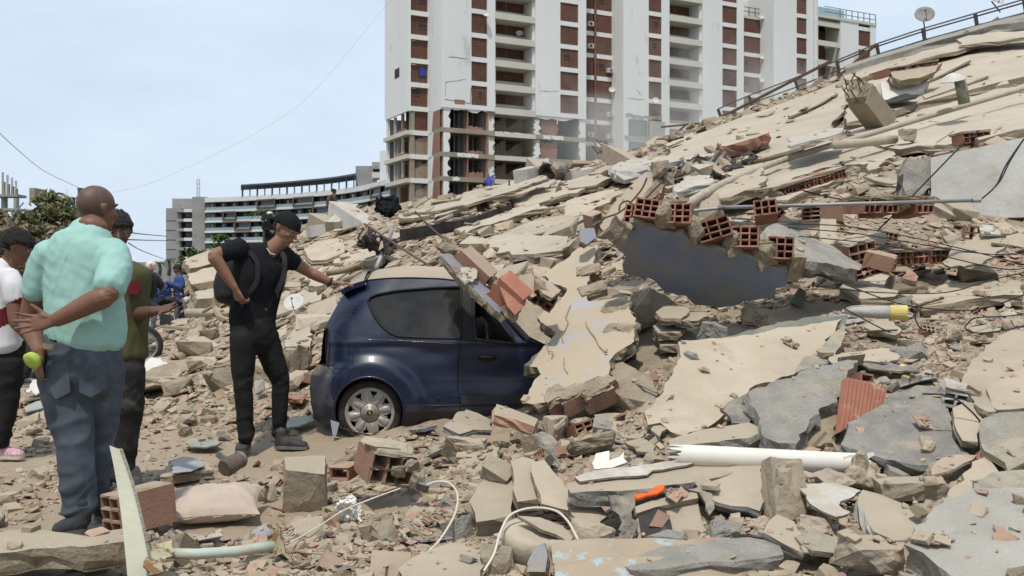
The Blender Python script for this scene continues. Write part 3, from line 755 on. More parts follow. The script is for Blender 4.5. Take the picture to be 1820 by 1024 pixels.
for i in range(16):
	p = 431+i*13.2
	for bk in (0.2, 6):
		q = hp(p, bk); part('pergola_post', MB().bar((q.x, q.y, HZ[0]+1), (q.x, q.y, zr), .28 if i % 2 else .42), 'hotel_steel', hroot)
def hbox(p0, p1, y0, y1, Y, dep, nm, m):
	a_, c_ = W(p0, y1, Y), W(p1, y0, Y); return part(nm, MB().box((a_.x, Y, a_.z), (c_.x, Y+dep, c_.z)), m, hroot)
hbox(632, 663, 295, 332, 262, 8, 'roof_house', 'hotel_concrete'); hbox(661, 677, 288, 300, 259, 6, 'roof_house', 'hotel_concrete'); hbox(661, 677, 306, 316, 258, 6, 'roof_house', 'tower_cream'); hbox(664, 675, 300, 306, 260, 3, 'roof_house', 'room_dark'); hbox(675, 700, 268, 330, 250, 10, 'roof_house', 'hotel_white')
ctw = thing('concrete_tower', 'bare grey concrete stair tower at the left end of the curved hotel', 'building', W(330, HYP, 298).xy.to_3d())
def cbox(p0, p1, y0, y1, Y, dep, nm, m):
	a_, c_ = W(p0, y1, Y), W(p1, y0, Y); return part(nm, MB().box((a_.x, Y, a_.z), (c_.x, Y+dep, c_.z)), m, ctw)
cbox(295, 322, 370, 500, 300, 12, 'wall', 'hotel_concrete'); cbox(306, 345, 353, 500, 303, 14, 'wall', 'hotel_concrete'); cbox(341.5, 366, 350, 500, 297, 14, 'wall', 'hotel_concrete')
for i in range(7):
	y = 372+i*17
	cbox(310+3*(i > 0), 342, y, y+5, 297.5, 4, 'balcony', 'hotel_concrete'); cbox(323, 341.4, y+5, y+14, 302, .5, 'window', 'glass_dark'); cbox(327, 341.4, y-.5, y+5, 297.2, .25, 'balcony_front', 'hotel_white'); cbox(337, 341.3, y+5, y+15, 299, .5, 'screen', 'hotel_brown')
for i in range(1, 9): cbox(294.8, 341, 358+i*17, 358.6+i*17, 296.9 if False else 299.9, .08, 'pour_joint', 'room_dark') if i > 1 else None
mast = thing('radio_mast', 'thin red and white lattice mast behind the grey concrete tower', 'mast', W(352.5, 420, 306))
b = MB()
for s in (-.45, .45): b.bar(W(352.5, 420, 306)+Vector((s, 0, 0)), W(352.5, 320, 306)+Vector((s, 0, 0)), .12)
for i in range(14):
	p = W(352.5, 420-i*7.4, 306); b.bar(p+Vector((-.45, 0, 0)), p+Vector((.45, 0, 1.2)), .1); b.bar(p+Vector((.45, 0, 0)), p+Vector((-.45, 0, 1.2)), .1)
part('lattice', b, 'steel_pipe', mast)
# unfinished frame at the far left
ufr = thing('unfinished_building', 'bare concrete frame with four tall starter columns above the trees', 'building', W(0, HYP, 150).xy.to_3d())
def ubox(p0, p1, y0, y1, Y, dep, nm, m):
	a_, c_ = W(p0, y1, Y), W(p1, y0, Y); return part(nm, MB().box((a_.x, Y, a_.z), (c_.x, Y+dep, c_.z)), m, ufr)
for i, p in enumerate((3, 11.5, 19.5, 26.5)):
	ubox(p, p+4.2-.4*i, 323+5*i*.8, 346, 150+4*i, .5, 'column', 'tower_bare')
	b = MB()
	for j in range(4): b.bar(W(p+.3+j*1.1, 324+4*i, 150.2+4*i), W(p+.3+j*1.1, 306+5*i, 150.2+4*i), .05)
	part('rebar', b, 'steel_pipe', ufr)
ubox(-120, 30, 345, 349.5, 149, 3, 'floor_slab', 'hotel_concrete'); ubox(2, 8, 349, 500, 150, 1, 'column', 'hotel_concrete'); ubox(-120, 30, 370, 374, 149, 3, 'floor_slab', 'hotel_concrete'); ubox(24, 29, 349, 500, 165, 1, 'column', 'hotel_concrete'); ubox(52, 62, 334, 360, 160, 4, 'roof_house', 'tower_bare')
wl_ = MB().box(tuple(W(230, 501, 110)), tuple(W(345, 466, 110)+Vector((0, .6, 0)))); single('boundary_wall', wl_, 'hotel_concrete', 'low grey boundary wall below the concrete tower, behind the small palms', 'wall')
# ------------------------------------------------------------------ dust still hanging at the foot of the tower
def dust_cloud():
	m = bpy.data.materials.new('dust_haze'); m.use_nodes = True; n, l = m.node_tree.nodes, m.node_tree.links; n.clear()
	out = n.new("ShaderNodeOutputMaterial"); v = n.new("ShaderNodeVolumePrincipled"); v.inputs['Color'].default_value = (.86, .85, .83, 1)
	tc = n.new("ShaderNodeTexCoord"); no = n.new("ShaderNodeTexNoise"); no.inputs['Scale'].default_value = .11; no.inputs['Detail'].default_value = 4; no.inputs['Distortion'].default_value = .6
	l.new(tc.outputs['Object'], no.inputs['Vector'])
	r = n.new("ShaderNodeMapRange"); r.inputs['From Min'].default_value = .45; r.inputs['From Max'].default_value = .70; r.inputs['To Max'].default_value = .17; l.new(no.outputs['Fac'], r.inputs['Value'])
	d = n.new("ShaderNodeVectorMath"); d.operation = 'MULTIPLY'; d.inputs[1].default_value = (1/19, 1/8, 1/11); l.new(tc.outputs['Object'], d.inputs[0])
	le = n.new("ShaderNodeVectorMath"); le.operation = 'LENGTH'; l.new(d.outputs[0], le.inputs[0])
	f = n.new("ShaderNodeMapRange"); f.inputs['From Min'].default_value = 1.0; f.inputs['From Max'].default_value = .35; l.new(le.outputs['Value'], f.inputs['Value'])
	mu = n.new("ShaderNodeMath"); mu.operation = 'MULTIPLY'; l.new(r.outputs[0], mu.inputs[0]); l.new(f.outputs[0], mu.inputs[1]); l.new(mu.outputs[0], v.inputs['Density'])
	l.new(v.outputs[0], out.inputs['Volume']); MT['dust_haze'] = m
	o = link('dust_smoke', MB().ball((0, 0, 0), (19, 8, 11), 10).mesh('dust_smoke', 'dust_haze')); o.location = W(1200, 225, 106); tag(o, 'pale dust drifting in front of the tower foot', 'dust', None, 'stuff')
dust_cloud()
# ------------------------------------------------------------------ the buried blue hatchback
mat('car_blue', (0.0055, 0.0115, 0.037), (0.004, 0.0085, 0.028), scale=1.2, rough=0.38, spec=0.4, coat=0.28, bump=0.03, bscale=14, dust=0.36, dust_lo=0.60, dustcol=(0.40, 0.335, 0.25), rnd=0,
	spots=(0.035, 0.033, 0.037), spot_lo=0.58, spot_hi=0.85, spot_scale=2.2)
mat('car_roof', (0.007, 0.013, 0.055), (0.005, 0.010, 0.043), scale=1.2, rough=0.3, spec=0.5, coat=0.5, bump=0.05, bscale=30, dust=1.0, dust_lo=0.58, dustcol=(0.50, 0.405, 0.29), rnd=0)
mat('car_low', (0.016, 0.016, 0.022), (0.035, 0.033, 0.032), scale=1.5, rough=0.5, spec=0.4, bump=0.05, dust=0.3, dust_lo=0.4, rnd=0)
mat('car_bumper', (0.012, 0.014, 0.032), (0.05, 0.047, 0.045), scale=2.0, rough=0.5, spec=0.4, spots=(0.16, 0.145, 0.12), spot_lo=0.55, spot_hi=0.8, spot_scale=2.0, bump=0.05, dust=0.5, dust_lo=0.2, rnd=0)
mat('car_black', (0.010, 0.010, 0.011), (0.016, 0.015, 0.015), scale=8, rough=0.65, bump=0.1, dust=0.2, rnd=0)
mat('car_seal', (0.008, 0.008, 0.009), rough=0.6, bump=0, rnd=0)
mat('tyre_rubber', (0.013, 0.0125, 0.012), (0.045, 0.04, 0.034), scale=6, rough=0.85, bump=0.3, bscale=60, rnd=0)
mat('hubcap', (0.33, 0.30, 0.265), (0.26, 0.235, 0.205), scale=6, rough=0.45, metal=0.25, spec=0.5, bump=0.05, dust=0.2, rnd=0)
mat('badge_gold', (0.42, 0.29, 0.08), rough=0.4, metal=0.5, bump=0, rnd=0)
mat('car_seat', (0.03, 0.03, 0.032), rough=0.9, bump=0.2, rnd=0)
def glass_mat():
	m = bpy.data.materials.new('car_glass'); m.use_nodes = True
	n, l = m.node_tree.nodes, m.node_tree.links
	b = n["Principled BSDF"]; out = n["Material Output"]
	b.inputs['Base Color'].default_value = (0.012, 0.014, 0.017, 1); b.inputs['Roughness'].default_value = 0.07; b.inputs['Specular IOR Level'].default_value = 0.6
	t = n.new("ShaderNodeBsdfTransparent"); t.inputs['Color'].default_value = (0.30, 0.33, 0.34, 1)
	x = n.new("ShaderNodeMixShader"); x.inputs[0].default_value = 0.62
	l.new(t.outputs[0], x.inputs[1]); l.new(b.outputs[0], x.inputs[2])
	d = n.new("ShaderNodeBsdfDiffuse"); d.inputs['Color'].default_value = (0.33, 0.28, 0.21, 1)
	tc = n.new("ShaderNodeTexCoord"); no = n.new("ShaderNodeTexNoise"); no.inputs['Scale'].default_value = 3.5; no.inputs['Detail'].default_value = 8; no.inputs['Roughness'].default_value = 0.7
	l.new(tc.outputs['Object'], no.inputs['Vector'])
	r = n.new("ShaderNodeMapRange"); r.inputs['From Min'].default_value = 0.42; r.inputs['From Max'].default_value = 0.75; r.inputs['To Min'].default_value = 0.02; r.inputs['To Max'].default_value = 0.12
	l.new(no.outputs['Fac'], r.inputs['Value'])
	y = n.new("ShaderNodeMixShader"); l.new(r.outputs[0], y.inputs[0]); l.new(x.outputs[0], y.inputs[1]); l.new(d.outputs[0], y.inputs[2])
	l.new(y.outputs[0], out.inputs['Surface'])
	MT['car_glass'] = m
glass_mat()
CY = 7.45
PXM = F/CY
CZ0 = EYE-(770-HYP)/PXM
car = thing('car', 'dark blue hatchback with dusty roof, its front crushed under fallen wall pieces', 'car', ((540-CXP)/PXM, CY+.80, CZ0), (0, 0, math.radians(0.6)))
def cx(px): return (px-540)/PXM
def cz_(py): return (770-py)/PXM
def smooth(a, b, x):
	t = min(1, max(0, (x-a)/(b-a))); return t*t*(3-2*t)
WHX, WHZ = cx(655), cz_(731)
_gx = [.0, .28, .33, .46, .60, .76, 1.0, 1.18, 1.26, 1.30, 1.62, 1.70, 2.6]
_gz = [1.05, 1.085, 1.115, 1.150, 1.163, 1.167, 1.160, 1.140, 1.115, 1.08, .70, .66, .60]
def zgut(x): return float(np.interp(x, _gx, _gz))
_rzz = [.05, .10, .20, .32, .42, .50, .53, .60, .76, .84, 1.0, 1.09, 1.25]
_rzx = [.05, .025, .008, .0, .012, .06, .085, .09, .105, .14, .225, .285, .36]
def xrear(z): return float(np.interp(z, _rzz, _rzx))
def yhalf(x, z):
	w = float(np.interp(z, [.04, .12, .20, .40, .58, .70, .735, .80, 1.0, 1.17], [.745, .785, .805, .815, .812, .808, .795, .772, .70, .625]))
	# fender flare round the wheel
	d = math.hypot(x-WHX, (z-WHZ)*1.0)
	if d < .46 and z < .66:
		w += .050*smooth(.445, .34, d)
	# door skin is a touch hollow between sill and shoulder, shoulder crease
	if x > .75: w -= .016*math.exp(-((z-.45)/.13)**2)*smooth(.75, 1.05, x)
	w += .012*math.exp(-((z-.675)/.02)**2)
	w += .010*math.exp(-((z-.16)/.03)**2)*(1 if x > .5 else 0)
	# dents
	w -= .018*math.exp(-(((x-.95)/.14)**2+((z-.60)/.06)**2)) + .014*math.exp(-(((x-1.45)/.2)**2+((z-.40)/.09)**2)) + .022*math.exp(-(((x-.66)/.20)**2+((z-.66)/.045)**2))
	w += 0.0045*mnoise.noise(Vector((x*5, z*5, 3)))
	t = x-xrear(z)
	if t < .38: w *= 1-.24*(1-t/.38)**2.4
	# the nose is twisted down and inwards under the wall
	if x > 1.3: w -= .10*(x-1.3)**1.5
	return w
def arch(x, z): return math.hypot(x-WHX, z-WHZ) < .262 and z < WHZ+.27
def inpoly(x, z, P):
	c = False; j = len(P)-1
	for i in range(len(P)):
		if (P[i][1] > z) != (P[j][1] > z) and x < (P[j][0]-P[i][0])*(z-P[i][1])/(P[j][1]-P[i][1])+P[i][0]: c = not c
		j = i
	return c
def PX(pts): return [(cx(a), cz_(b)) for a, b in pts]
WIN = PX([(648, 536), (652, 529), (664, 524), (700, 517), (760, 512), (813, 510), (816, 511), (817, 602), (760, 601), (705, 598), (690, 592), (675, 580), (660, 561)])
PIL = PX([(817, 507), (843, 507), (850, 530), (845, 609), (817, 606)])
FRW = PX([(839, 512), (846, 520), (912, 606), (915, 612), (843, 604), (839, 560)])
FLAP = PX([(591, 625), (626, 625), (627, 655), (590, 655)])
LAMP = PX([(545, 590), (576, 588), (574, 650), (545, 652)])
SEAM = PX([(818, 607), (812, 640), (811, 690), (818, 742)])
def xseam(z): return float(np.interp(z, [p[1] for p in SEAM][::-1], [p[0] for p in SEAM][::-1]))
NT, NV = 200, 120
tt = np.concatenate([np.linspace(0, 1.85, 170), np.linspace(1.87, 2.5, NT-170)])
def side_pt(t, v, off=0.0, sgn=-1):
	z = .05+v*(zgut(t+.1)-.05)
	for _ in range(2):
		x = xrear(z)*math.exp(-t/.45)+t
		z = .05+v*(zgut(x)-.05)
	return Vector((x, sgn*(yhalf(x, z)+off), z))
def car_part(name, mb, mats, par=None, smooth=True, label=None):
	return part(name, mb, mats, par or car, smooth, label)
grid = [[side_pt(t, v/(NV-1)) for v in range(NV)] for t in tt]
parts_ = {k: MB() for k in ('body', 'door', 'rear_bumper', 'window', 'pillar', 'sill', 'fuel_flap')}
maps = {k: {} for k in parts_}
def put(k, q, off=0.0):
	b, mp = parts_[k], maps[k]; idx = []
	for (i, j) in q:
		if (i, j) not in mp:
			p = grid[i][j].copy(); p.y += off; mp[(i, j)] = len(b.v); b.v.append(tuple(p))
		idx.append(mp[(i, j)])
	b.f.append(tuple(idx)); b.m.append(0)
for i in range(NT-1):
	for j in range(NV-1):
		q = ((i, j), (i+1, j), (i+1, j+1), (i, j+1))
		c = (grid[i][j]+grid[i+1][j+1])/2; x, z = c.x, c.z
		if arch(x, z) or inpoly(x, z, FRW) or inpoly(x, z, LAMP): continue
		if inpoly(x, z, WIN): put('window', q, .010)
		elif inpoly(x, z, PIL): put('pillar', q, -.002)
		elif inpoly(x, z, FLAP): put('fuel_flap', q, -.002)
		elif z < .215 and x > WHX: put('sill', q)
		elif x > xseam(z) and x > 1.1: put('door', q)
		elif x < .20+max(0, (.30-z)*.3) and z < .50: put('rear_bumper', q)
		else: put('body', q)
# far side and rear closing panels (same shell, mirrored)
b = parts_['body']
mir = [[Vector((p.x, -p.y, p.z)) for p in r[::4]] for r in grid[::4]]
base_i = len(b.v)
for r in mir: b.v.extend([tuple(p) for p in r])
n2 = len(mir[0])
for i in range(len(mir)-1):
	for j in range(n2-1): b.f.append((base_i+i*n2+j, base_i+i*n2+j+1, base_i+(i+1)*n2+j+1, base_i+(i+1)*n2+j)); b.m.append(0)
rear = []
for v in range(0, NV, 3):
	p = grid[0][v]; rear.append([Vector((p.x-.05*(1-(k/4-1)**2), p.y+(-2*p.y)*k/8, p.z)) for k in range(9)])
rb_, rg_ = MB(), MB()
for i in range(len(rear)-1):
	for k in range(8):
		q = [rear[i][k], rear[i+1][k], rear[i+1][k+1], rear[i][k+1]]
		(rg_ if .86 < q[0].z < 1.04 and 0 < k < 7 else rb_).add(q, [(0,1,2,3)])
car_part('tailgate', rb_, 'car_blue'); car_part('rear_window', rg_, 'car_glass')
car_part('body', parts_['body'], 'car_blue'); door = car_part('door', parts_['door'], 'car_blue'); car_part('rear_bumper', parts_['rear_bumper'], 'car_bumper')
win = car_part('window', parts_['window'], 'car_glass'); car_part('pillar', parts_['pillar'], 'car_black'); car_part('sill', parts_['sill'], 'car_low'); flap = car_part('fuel_flap', parts_['fuel_flap'], 'car_blue')
def on_side(x, z, off=0.0): return Vector((x, -(yhalf(x, z)+off), z))
def loop(pts, r, name, m, par, closed=True, off=.002, sub=6):
	P = []
	n = len(pts)
	for i in range(n if closed else n-1):
		a_, c_ = pts[i], pts[(i+1) % n]
		for k in range(sub): P.append(on_side(a_[0]+(c_[0]-a_[0])*k/sub, a_[1]+(c_[1]-a_[1])*k/sub, off))
	P.append(on_side(*(pts[0] if closed else pts[-1]), off))
	return car_part(name, MB().tube(P, r, 6), m, par)
loop(WIN, .010, 'window_seal', 'car_seal', win)
loop(FRW, .016, 'window_frame', 'car_black', door, off=.0)
loop(FLAP, .0035, 'flap_gap', 'car_seal', flap, off=-.001)
loop(SEAM, .0045, 'door_gap', 'car_seal', door, closed=False, off=-.001)
loop([(1.6, .205), (WHX+.27, .205)], .004, 'sill_gap', 'car_black', door, closed=False)
loop([(.20, .50), (.14, .5), (.07, .505)], .004, 'bumper_gap', 'car_seal', car, closed=False)
loop(PX([(548, 650), (575, 652), (600, 668), (604, 690)]), .003, 'bumper_gap', 'car_seal', car, closed=False, off=.0)
loop(PX([(575, 597), (640, 603), (720, 606), (816, 612), (880, 618), (940, 626)]), .003, 'waist_crease', 'car_blue', car, closed=False, off=.0)
# rub strip on the door
b = MB(); P = [(xseam(.25)+.02, .215), (1.95, .225), (1.95, .285), (xseam(.27)+.02, .275)]
q = [on_side(P[0][0]+(P[1][0]-P[0][0])*i/20, P[0][1]+(P[1][1]-P[0][1])*i/20, .010) for i in range(21)]+[on_side(P[3][0]+(P[2][0]-P[3][0])*i/20, P[3][1]+(P[2][1]-P[3][1])*i/20, .010) for i in range(21)]
b.add(q, [(i, i+1, 22+i, 21+i) for i in range(20)]); q2 = [p+Vector((0, .014, 0)) for p in q]
b.add(q+q2, [(21+i, 22+i, 64-1+i+1, 63+i) for i in range(20)]+[(42+i, 43+i, i+1, i) for i in range(20)])
car_part('rub_strip', b, 'car_low', door)
# handle
b = MB(); hx, hzz = cx(863), cz_(637)
b.ball(on_side(hx, hzz, -.006), (.082, .012, .030), 8); car_part('handle_cup', b, 'car_black', door)
b = MB(); b.tube([on_side(hx-.06, hzz+.008, .004), on_side(hx-.05, hzz+.008, .020), on_side(hx+.05, hzz+.006, .022), on_side(hx+.065, hzz+.006, .004)], .011, 8); car_part('handle', b, 'car_black', door)
for px_, py_ in ((778, 709), (798, 705), (812, 706)):
	car_part('clip_hole', MB().ball(on_side(cx(px_), cz_(py_), .001), (.012, .006, .010), 5), 'car_seal', car)
# roof, spoiler, rear lamp hollow
b = MB(); nx, ny = 60, 26; vs = []
RX = np.linspace(.27, 1.30, nx)
for x in RX:
	zg = zgut(x); yh = yhalf(x, zg); crown = float(np.interp(x, [.27, .36, .46, .76, 1.05, 1.2, 1.30], [.03, .055, .085, .098, .095, .06, .0]))
	for k in range(ny):
		s = -1+2*k/(ny-1); z = zg+crown*(1-abs(s)**2.3)
		z += .010*mnoise.noise(Vector((x*4, s*3, 5)))*(1-s*s) - .05*smooth(1.05, 1.3, x)*math.exp(-((s+.5)/.4)**2)
		vs.append((x+(.03*(1-s*s) if x < .4 else 0)*-1, s*yh, z))
b.add(vs, [(i*ny+k, (i+1)*ny+k, (i+1)*ny+k+1, i*ny+k+1) for i in range(nx-1) for k in range(ny-1)])
roof = car_part('roof', b, 'car_roof')
P = [Vector((x, -(yhalf(x, zgut(x))+.002), zgut(x)-.004)) for x in np.linspace(.30, 1.22, 24)]
car_part('roof_gutter', MB().tube(P, .007, 6), 'car_seal', roof)
b = MB(); vs = []
for i, x in enumerate((.235, .26, .31, .37, .42)):
	for k in range(15):
		s = -1+2*k/14
		zz = (1.062, 1.085, 1.108, 1.128, 1.142)[i]; vs.append((x-.02*(1-s*s), s*(.60+.012*i), zz+.085*(1-abs(s)**2.5)*(i/4+.35)/1.35))
vs2 = [(p[0]+.012, p[1], p[2]-.035) for p in vs]
n_ = 15
b.add(vs, [(i*n_+k, (i+1)*n_+k, (i+1)*n_+k+1, i*n_+k+1) for i in range(4) for k in range(n_-1)])
b.add(vs2, [(i*n_+k, i*n_+k+1, (i+1)*n_+k+1, (i+1)*n_+k) for i in range(4) for k in range(n_-1)])
b.add(vs[:n_]+vs2[:n_], [(k, k+1, n_+k+1, n_+k) for k in range(n_-1)])
ed = [vs[i*n_] for i in range(5)]+[vs2[i*n_] for i in range(5)]
b.add(ed, [(i, 5+i, 6+i, i+1) for i in range(4)])
car_part('spoiler', b, 'car_roof')
car_part('spoiler_gap', MB().tube([Vector((.43, s_*.60, zgut(.43)+.075*(1-abs(s_)**2.3)+.001)) for s_ in np.linspace(-.98, .98, 21)], .006, 6), 'car_seal', roof)
b = MB(); lx = [(.095, .50), (.155, .50), (.165, .63), (.155, .765), (.105, .765)]
front = [on_side(x, z, -.03) for x, z in lx]; deep = [on_side(x+.02, z, -.14) for x, z in lx]
b.add(front+deep, [(5,6,7,8,9)]+[(i, (i+1) % 5, 5+(i+1) % 5, 5+i) for i in range(5)])
car_part('lamp_socket', b, 'car_seal', car, smooth=False)
b = MB().box((.12, -.62, .50), (.16, .62, .78)); b.box((.24, -.55, .45), (2.4, .55, .47)); car_part('inner_panel', b, 'car_seal', smooth=False)
loop([(p[0], p[1]) for p in lx[1:4]], .006, 'lamp_gasket', 'car_seal', car, closed=False, off=.0)
# wheel arch lip and liner, tyre, hubcap
arc_ = [(WHX+.262*math.cos(a_), WHZ+.262*math.sin(a_)) for a_ in np.linspace(-.35, math.pi+.25, 40)]
arc_ = [p for p in arc_ if p[1] > .06]
P = [on_side(x, z, .0) for x, z in arc_]; car_part('arch_lip', MB().tube(P, .009, 6), 'car_blue')
b = MB(); ring = [Vector((WHX+.285*math.cos(a_), 0, WHZ+.285*math.sin(a_))) for a_ in np.linspace(-.4, math.pi+.4, 24)]
b.add([p+Vector((0, -.74, 0)) for p in ring]+[p+Vector((0, -.45, 0)) for p in ring]+[Vector((WHX, -.45, WHZ))], [(i, i+1, 25+i, 24+i) for i in range(23)]+[(24+i, 25+i, 48) for i in range(23)])
car_part('arch_liner', b, 'car_seal')
Rw = Matrix.Translation((WHX-.005, -.70, WHZ-.012)) @ Matrix.Rotation(math.radians(3), 4, 'Z') @ Matrix.Rotation(math.radians(90), 4, 'X') @ Matrix.Rotation(.2, 4, 'Z')
tyre = car_part('tyre', MB().lathe([(.18, .075), (.195, .088), (.222, .090), (.240, .075), (.247, .05), (.247, -.06), (.235, -.09), (.18, -.09)], 48, Rw), 'tyre_rubber', car)
tr = MB()
for k in range(48):
	for s in (-1, 1):
		M_ = Rw @ Matrix.Rotation(2*math.pi*k/48, 4, 'Z')
		tr.box((.2455, -.007, .018*s-.014), (.2505, .007, .018*s+.014), M=M_)
part('tread', tr, 'tyre_rubber', tyre, kind='stuff')
b = MB(); NA, rr_ = 160, [0, .030, .0301, .066, .067, .085, .110, .132, .146, .156, .160, .168, .178, .186, .190]
zz_ = [.098, .098, .096, .094, .088, .090, .090, .088, .086, .085, .086, .094, .098, .092, .078]
def hubz(i, k):
	a_ = 2*math.pi*k/NA*8/(2*math.pi); fr = abs((a_ % 1)-.5)   # 0 at window middle, .5 at spoke middle
	return fr
vs = []
for i, r in enumerate(rr_):
	for k in range(NA):
		fr = hubz(i, k); z = zz_[i] + (.010*smooth(.20, .42, fr) if 5 <= i <= 9 else 0)
		t = 2*math.pi*k/NA; vs.append(Rw @ Vector((r*math.cos(t), r*math.sin(t), z)))
fs = []
for i in range(len(rr_)-1):
	for k in range(NA):
		fr = (hubz(i, k)+hubz(i, (k+1) % NA))/2
		rm = (rr_[i]+rr_[i+1])/2
		lim = {6: .05, 7: .16, 8: .20, 9: .20}.get(i, -1)
		if fr < lim: continue
		fs.append((i*NA+k, i*NA+(k+1) % NA, (i+1)*NA+(k+1) % NA, (i+1)*NA+k))
b.add(vs, fs)
hub = car_part('hubcap', b, 'hubcap')
car_part('wheel_back', MB().lathe([(0, .055), (.185, .055), (.185, .03)], 32, Rw), 'car_seal', car)
car_part('hub_ring', MB().lathe([(.0675, .0885), (.0705, .0935), (.0735, .0885)], 40, Rw), 'car_low', hub)
car_part('badge_disc', MB().lathe([(0, .101), (.0215, .101), (.0225, .0985)], 24, Rw), 'car_seal', hub)
b = MB(); w1, w2, h1, h2 = .019, .0068, .0046, .0088
bow = [(-w1+.003, -h1), (-w2, -h1), (-w2+.001, -h2), (w2+.002, -h2), (w2+.001, -h1), (w1, -h1), (w1-.003, h1), (w2, h1), (w2-.001, h2), (-w2-.002, h2), (-w2-.001, h1), (-w1, h1)]
Mb = Rw @ Matrix.Rotation(math.radians(96), 4, 'Z')
b.add([Mb @ Vector((x, y, .1035)) for x, y in bow]+[Mb @ Vector((x, y, .1005)) for x, y in bow], [tuple(range(12))]+[(i, (i+1) % 12, 12+(i+1) % 12, 12+i) for i in range(12)])
car_part('emblem', b, 'badge_gold', hub, smooth=False)
for k in range(8):
	car_part('lug_dot', MB().ball(Rw @ Vector((.048*math.cos(k*math.pi/4+.2), .048*math.sin(k*math.pi/4+.2), .0945)), .0034, 4), 'car_seal', hub)
# inside: rear seat, front seat, wheel, belt; hanging bits under the bumper
b = MB()
for y in (-.35, .3):
	b.ball((.95, y, .62), (.14, .24, .34), 8); b.ball((.93, y, 1.0), (.06, .13, .09), 8)
car_part('seat', b, 'car_seat')
car_part('rear_seat', MB().ball((.50, 0, .62), (.12, .55, .30), 8), 'car_seat')
car_part('seat_belt', MB().bar((.80, -.63, 1.05), (.60, -.66, .62), .045, .004), 'car_black')
car_part('steering_wheel', MB().tube([(1.52+.05*math.cos(a_), -.35+.17*math.sin(a_), .68+.15*math.cos(a_)) for a_ in np.linspace(0, 6.283, 20)], .014, 6), 'car_black')
P = [on_side(x, z, -.02) for x, z in PX([(840, 515), (862, 540), (890, 575), (917, 610)])]
for o in (-.035, -.06, -.09): car_part('hanging_trim', MB().tube([p+Vector((-.02+.2*o, o*-1, .8*o)) for p in P], .013, 6), 'car_black', door)
car_part('front_pillar', MB().tube([Vector((1.27, -.60, 1.125)), Vector((1.42, -.63, .95)), Vector((1.66, -.67, .69)), Vector((1.8, -.67, .62))], .034, 8), 'car_black')
car_part('bonnet', MB().add([(1.30, -.60, 1.09), (1.66, -.70, .66), (2.5, -.70, .55), (2.5, .7, .55), (1.66, .7, .66), (1.30, .6, 1.09)], [(0,1,4,5), (1,2,3,4)]), 'car_roof', smooth=False)
car_part('loose_cable', MB().tube([(.20, -.78, .14), (.27, -.80, .04), (.38, -.83, .01), (.5, -.85, -.01), (.56, -.86, .02)], .006, 6), 'cable')
car_part('torn_flap', MB().add([(.19, -.80, .10), (.26, -.82, .08), (.24, -.83, -.01), (.215, -.83, -.035)], [(0,1,2,3)]), 'plastic_grey', smooth=False)
# ------------------------------------------------------------------ tools for broken things
def plane3(A, B, C):
	a, b, c = W(*A), W(*B), W(*C)
	n = (b-a).cross(c-a).normalized()
	if n.dot(Vector((0, 0, EYE))-a) < 0: n = -n
	return a, n
def onplane(px, py, P):
	d = W(px, py, 1.0)-Vector((0, 0, EYE))
	t = (P[0]-Vector((0, 0, EYE))).dot(P[1])/d.dot(P[1])
	return Vector((0, 0, EYE))+d*t
def fit_plane(pts):
	A = np.array([tuple(p) for p in pts]); c = A.mean(0)
	n = Vector(np.linalg.svd(A-c)[2][2]).normalized()
	if n.z < 0: n = -n
	return Vector(c), n
def jagged(P, amp, seg, rg):
	out = []
	for i in range(len(P)):
		a, b = P[i], P[(i+1) % len(P)]
		L = math.hypot(b[0]-a[0], b[1]-a[1]); n = max(1, int(L/seg))
		nx, ny = -(b[1]-a[1])/(L+1e-9), (b[0]-a[0])/(L+1e-9)
		w = 0
		for k in range(n):
			t = k/n
			w = 0 if k == 0 else w*0.45+rg.uniform(-amp, amp)
			tt_ = t+(rg.uniform(-.25, .25)/n if k else 0)
			out.append((a[0]+(b[0]-a[0])*tt_+nx*w, a[1]+(b[1]-a[1])*tt_+ny*w))
	return out
